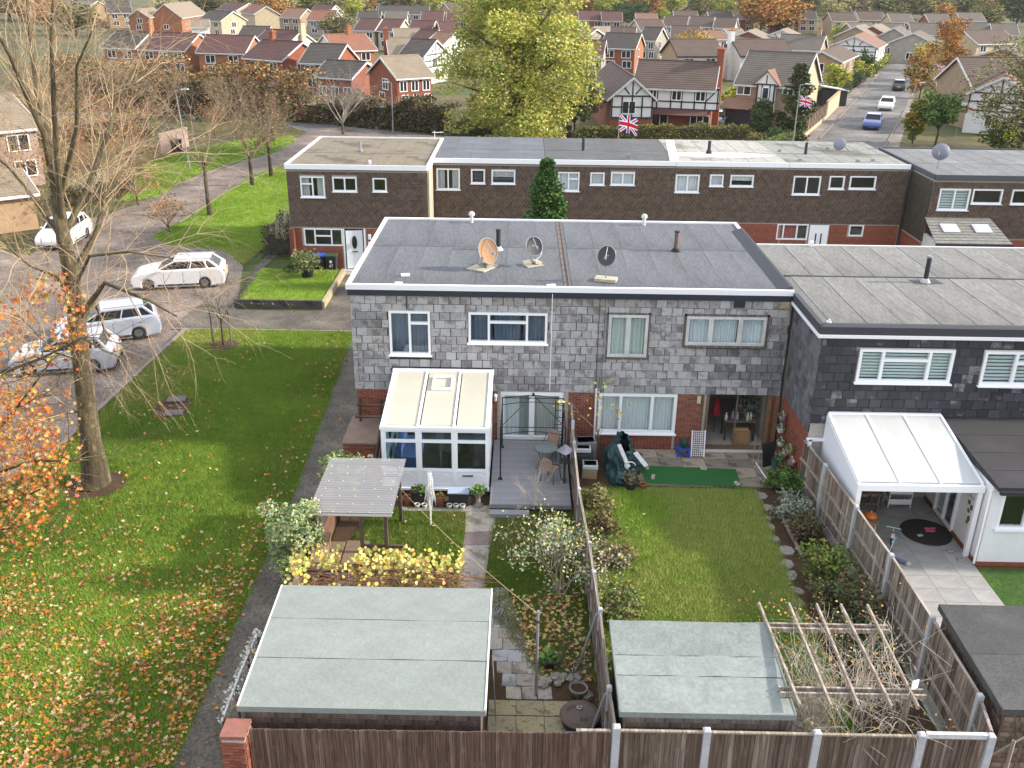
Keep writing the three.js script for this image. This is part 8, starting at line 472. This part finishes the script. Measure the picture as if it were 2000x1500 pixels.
  for (const [x, z, h, rx, c, n, l] of [[8.4, -21.2, 1.5, .75, [[.14, .2, .04], [.24, .28, .06], [.09, .13, .03]], 1900, 'broad-leaved yellow-green shrub by the tall fence'], [8.5, -19.6, 1.3, .7, [[.1, .1, .05], [.13, .09, .05], [.08, .1, .035]], 1900, 'brown-green border shrub by the tall fence'], [8.35, -23.4, .9, .55, [[.12, .08, .05], [.09, .1, .04]], 1200, 'russet low shrub in the fence border'], [8.2, -24.6, .8, .55, [[.28, .31, .24], [.2, .24, .16]], 1300, 'silver-grey lavender mound in the fence border'], [8.55, -25.9, .9, .45, gr, 900, 'small green shrub at the head of the fence'], [8.2, -26.4, .7, .35, gr, 600, 'small green pot shrub by the patio'], [8.3, -18.3, 1.0, .8, [[.06, .09, .04], [.08, .1, .05]], 1500, 'dark green shrub beside the pergola'], [7.95, -20.4, .7, .5, [[.14, .11, .06], [.12, .13, .05]], 900, 'faded brown border plant beside the second lawn'], [2.35, -25, .7, .5, cOl, 900, 'overgrown olive plant inside the second garden fence'], [2.4, -23.6, .6, .5, [[.16, .14, .05], [.12, .08, .05]], 900, 'brown overgrown plant along the middle fence'], [2.6, -21.8, .7, .6, [[.16, .09, .06], [.14, .14, .07], [.2, .17, .1]], 1100, 'reddish faded shrub along the middle fence'], [2.5, -19.6, .8, .7, [[.16, .19, .06], [.24, .22, .1], [.12, .15, .05]], 1400, 'weedy green shrub along the middle fence'], [2.4, -17.6, .6, .5, [[.18, .22, .06], [.14, .17, .05]], 900, 'low weeds beside the damp shed']]) leafyTree(l, x, z, { name: 'border_shrub', h, cy: h * .5, ry: h * .5, rx, nc: 26, n, ls: .1, cr: rx * .4, cols: c, tr: .02, low: 1, limbs: 14 }); }
// ---------- grass tufts, fallen leaves ----------
function instanced(name, geo, m, list, label, cat) { const im = new THREE.InstancedMesh(geo, m, list.length), d = new THREE.Object3D(), c = new THREE.Color(); list.forEach((q, i) => { d.position.set(q[0], q[1], q[2]); d.rotation.set(q[4] || 0, q[3], q[5] || 0); d.scale.setScalar(q[6]); d.updateMatrix(); im.setMatrixAt(i, d.matrix); c.setRGB(...q[7]); im.setColorAt(i, c); }); im.name = numbered(name); im.castShadow = im.receiveShadow = true; im.userData.kind = 'stuff'; tag(im, label, cat); scene.add(im); return im; }
const tuft = (() => { const m = new MB(); for (let i = 0; i < 7; i++) { const a = i * 2.4, r = .012 + .01 * i, x = r * Math.cos(a) * 1.6, z = r * Math.sin(a) * 1.6, l = .045 + .012 * (i % 3), bx = .035 * Math.cos(a * 1.7), bz = .035 * Math.sin(a * 1.7); m.tri([x - .006, 0, z - .003], [x + .006, 0, z + .003], [x + bx, l, z + bz]); } return m.geometry(); })();
M.blade = mat([1, 1, 1], .9, { side: 1, spec: .12 });
const COV = G(338, 795);
function tufts(label, poly, n, pal, sc = 1, avoid = () => false) { let x0 = 1e9, x1 = -1e9, z0 = 1e9, z1 = -1e9; for (const p of poly) { x0 = Math.min(x0, p[0]); x1 = Math.max(x1, p[0]); z0 = Math.min(z0, p[1]); z1 = Math.max(z1, p[1]); } const L = []; let tries = 0; while (L.length < n && tries++ < n * 8) { const x = rr(x0, x1), z = rr(z0, z1); if (!inside(x, z, poly) || avoid(x, z)) continue; const k = at(N1, x * 22 + 300, z * 22), b = at(N2, x * 9, z * 9); const c = lin(pal[0], pal[1], clamp(k * 1.3 - .15)), c2 = lin(c, pal[2], ss(.6, .85, b) * .6), v = rr(.75, 1.25); L.push([x, .004, z, rnd() * 6.28, rr(-.15, .15), rr(-.15, .15), sc * rr(.7, 1.35), c2.map(q => q * v)]); } return instanced('grass_blades', tuft, M.blade, L, label, 'grass'); }
const palA = [[.115, .19, .03], [.225, .325, .05], [.29, .29, .09]], palB = [[.175, .29, .04], [.3, .42, .065], [.37, .38, .12]], palC = [[.11, .17, .03], [.17, .23, .045], [.23, .22, .07]];
const nearLawn = [[-24, -12], [-7.02, -12], [-7.06, -19], [-7.06, -25], [-7.36, -33], [-7.6, -40.1], ...gP([445, 640], [360, 645], [240, 755], [110, 880], [-20, 960]), [-24, -27]];
tufts('short leaf-strewn grass of the green', nearLawn, 150000, palA, 1.15, (x, z) => Math.hypot(x + 13.5, z + 25.9) < .75 + .4 * at(N1, x * 60, z * 60) || Math.hypot(x - COV[0], (z - COV[1]) * .75) < .6 + .3 * at(N1, x * 60, z * 60) || Math.hypot(x + 13, z + 38.2) < .5 + .3 * at(N1, x * 60, z * 60)); tufts('short grass of the first back garden beside the shelter', lawnA1, 12000, palC, 1.1); tufts('short grass of the first back garden beside the middle fence', lawnA2, 12000, palC, 1.1); tufts('pale green grass of the second back garden', lawnB, 52000, palB, 1.2, (x, z) => inside(x, z, [[5.4, -17], [7.6, -17], [7.6, -13.8], [5.4, -13.8]])); tufts('short grass of the verge beside the brown end house', lawnTop, 40000, palB, 1.7); tufts('short grass of the far verge', vergeFar, 16000, palB, 2);
{ const t = tufts('short grass of the raised front lawn', [[-13.8, -43.3], [-9.85, -43.4], [-9.95, -49], [-14.1, -49]], 9000, palB, 1.5); t.position.y = .217; }
const leafG = (() => { const m = new MB(), P = []; for (let i = 0; i < 10; i++) { const a = i / 10 * 2 * PI, r = i % 2 ? .5 : 1; P.push([Math.cos(a) * r * .065, .012 * Math.cos(3 * a) + .012, Math.sin(a) * r * .065]); } for (let i = 0; i < 10; i++) m.tri([0, .004, 0], P[(i + 1) % 10], P[i]); return m.geometry(); })();
{ const pal = [[.48, .22, .07], [.44, .16, .04], [.52, .32, .13], [.56, .36, .16], [.34, .12, .05], [.55, .24, .03], [.26, .11, .06], [.58, .42, .24]], dark = [[.16, .07, .05], [.22, .1, .06], [.3, .15, .09]]; const L = []; const dens = (px, py) => { let d = .02; const pe = px - (700 - (py - 640) * .42); d += .55 * ss(950, 1250, py + (px < 300 ? (300 - px) * .25 : 0)); d += .5 * Math.exp(-Math.pow((py - (880 - (px - 110) * .62)) / 26, 2)) * (px < 400 ? 1 : 0); d += .45 * Math.exp(-Math.pow((pe + 25) / 26, 2)); if (px < 330 && py > 700 && py < 1000) d += .06; d += .35 * Math.exp(-((px - 435) ** 2 + (py - 680) ** 2) / 1400) + .3 * Math.exp(-((px - 330) ** 2 + (py - 800) ** 2) / 1800); d += .05 * ss(700, 900, py); return d * (.2 + 1.5 * at(N1, px * 1.4, py * 1.4) ** 1.6); }; let n = 0; while (L.length < 5000 && n++ < 400000) { const px = rr(-40, 720), py = rr(620, 1560); if (rnd() > dens(px, py)) continue; const p = G(px, py); if (!inside(p[0], p[1], lawnLeft) && !(inside(p[0], p[1], pathPoly) && rnd() < .06)) continue; const pe = px - (700 - (py - 640) * .42), dk = Math.abs(pe + 20) < 60 && rnd() < .6 || (py < 900 && rnd() < .5); L.push([p[0], .035 + rnd() * .03, p[1], rnd() * 6.28, rr(-.6, .6), rr(-.6, .6), rr(.45, 1.2), pick(dk ? dark.concat(pal) : pal).map(v => v * rr(.75, 1.2))]); }
  const add = (poly, k, cols) => { let c = 0, g = 0; while (c < k && g++ < k * 60) { const x = rr(Math.min(...poly.map(q => q[0])), Math.max(...poly.map(q => q[0]))), z = rr(Math.min(...poly.map(q => q[1])), Math.max(...poly.map(q => q[1]))); if (!inside(x, z, poly)) continue; c++; L.push([x, .045 + rnd() * .03, z, rnd() * 6.28, rr(-.4, .4), rr(-.4, .4), rr(.6, 1.1), pick(cols).map(v => v * rr(.75, 1.2))]); } }; const yel = [[.55, .42, .16], [.5, .34, .12], [.42, .22, .1], [.5, .46, .24], [.3, .18, .1]]; add([[-.2, -20.4], [1.75, -20.6], [1.8, -17.2], [.5, -17.2]], 520, yel); add(lawnA2, 60, yel); add(lawnA1, 50, yel); add([[-4.6, -24.7], [-1.6, -24.7], [-1.6, -18], [-5, -18]], 20, yel); add(lawnB, 26, yel); add([[2.1, -26], [3.2, -26], [3.2, -17], [2.1, -17]], 160, [[.25, .14, .07], [.3, .22, .1]]); add(courtPoly, 2600, [[.32, .13, .07], [.26, .11, .07], [.4, .2, .1]]); add(lawnTop, 700, [[.34, .16, .07], [.42, .28, .1], [.3, .14, .07]]); add(vergeFar, 700, [[.36, .17, .07], [.42, .26, .1]]); add([[-.6, -16.5], [1.1, -16.5], [1.1, -14.1], [-.6, -14.1]], 14, yel); instanced('fallen_leaves', leafG, M.blade, L, 'fallen autumn leaves lying over lawns and tarmac', 'leaves'); }
// soil ring at the foot of the big tree
{ const p = []; for (let i = 0; i < 18; i++) { const a = i / 18 * 6.283, r = .75 + .3 * at(N2, i * 29, 7); p.push([-13.45 + r * Math.cos(a) * 1.3, -25.9 + r * Math.sin(a)]); } sheet('bare_soil', p, .009, M.earth); const b = []; for (let i = 0; i < 16; i++) { const a = i / 16 * 6.283, r = .6 + .3 * at(N2, i * 41, 70); b.push([-13.0 + r * Math.cos(a), -38.2 + r * Math.sin(a)]); } sheet('bare_soil', b, .009, M.earth); const m = G(338, 795), c = []; for (let i = 0; i < 14; i++) { const a = i / 14 * 6.283; c.push([m[0] + .75 * Math.cos(a), m[1] + 1.05 * Math.sin(a)]); } sheet('bare_soil', c, .009, M.earth); }
renderer.render(scene, camera);
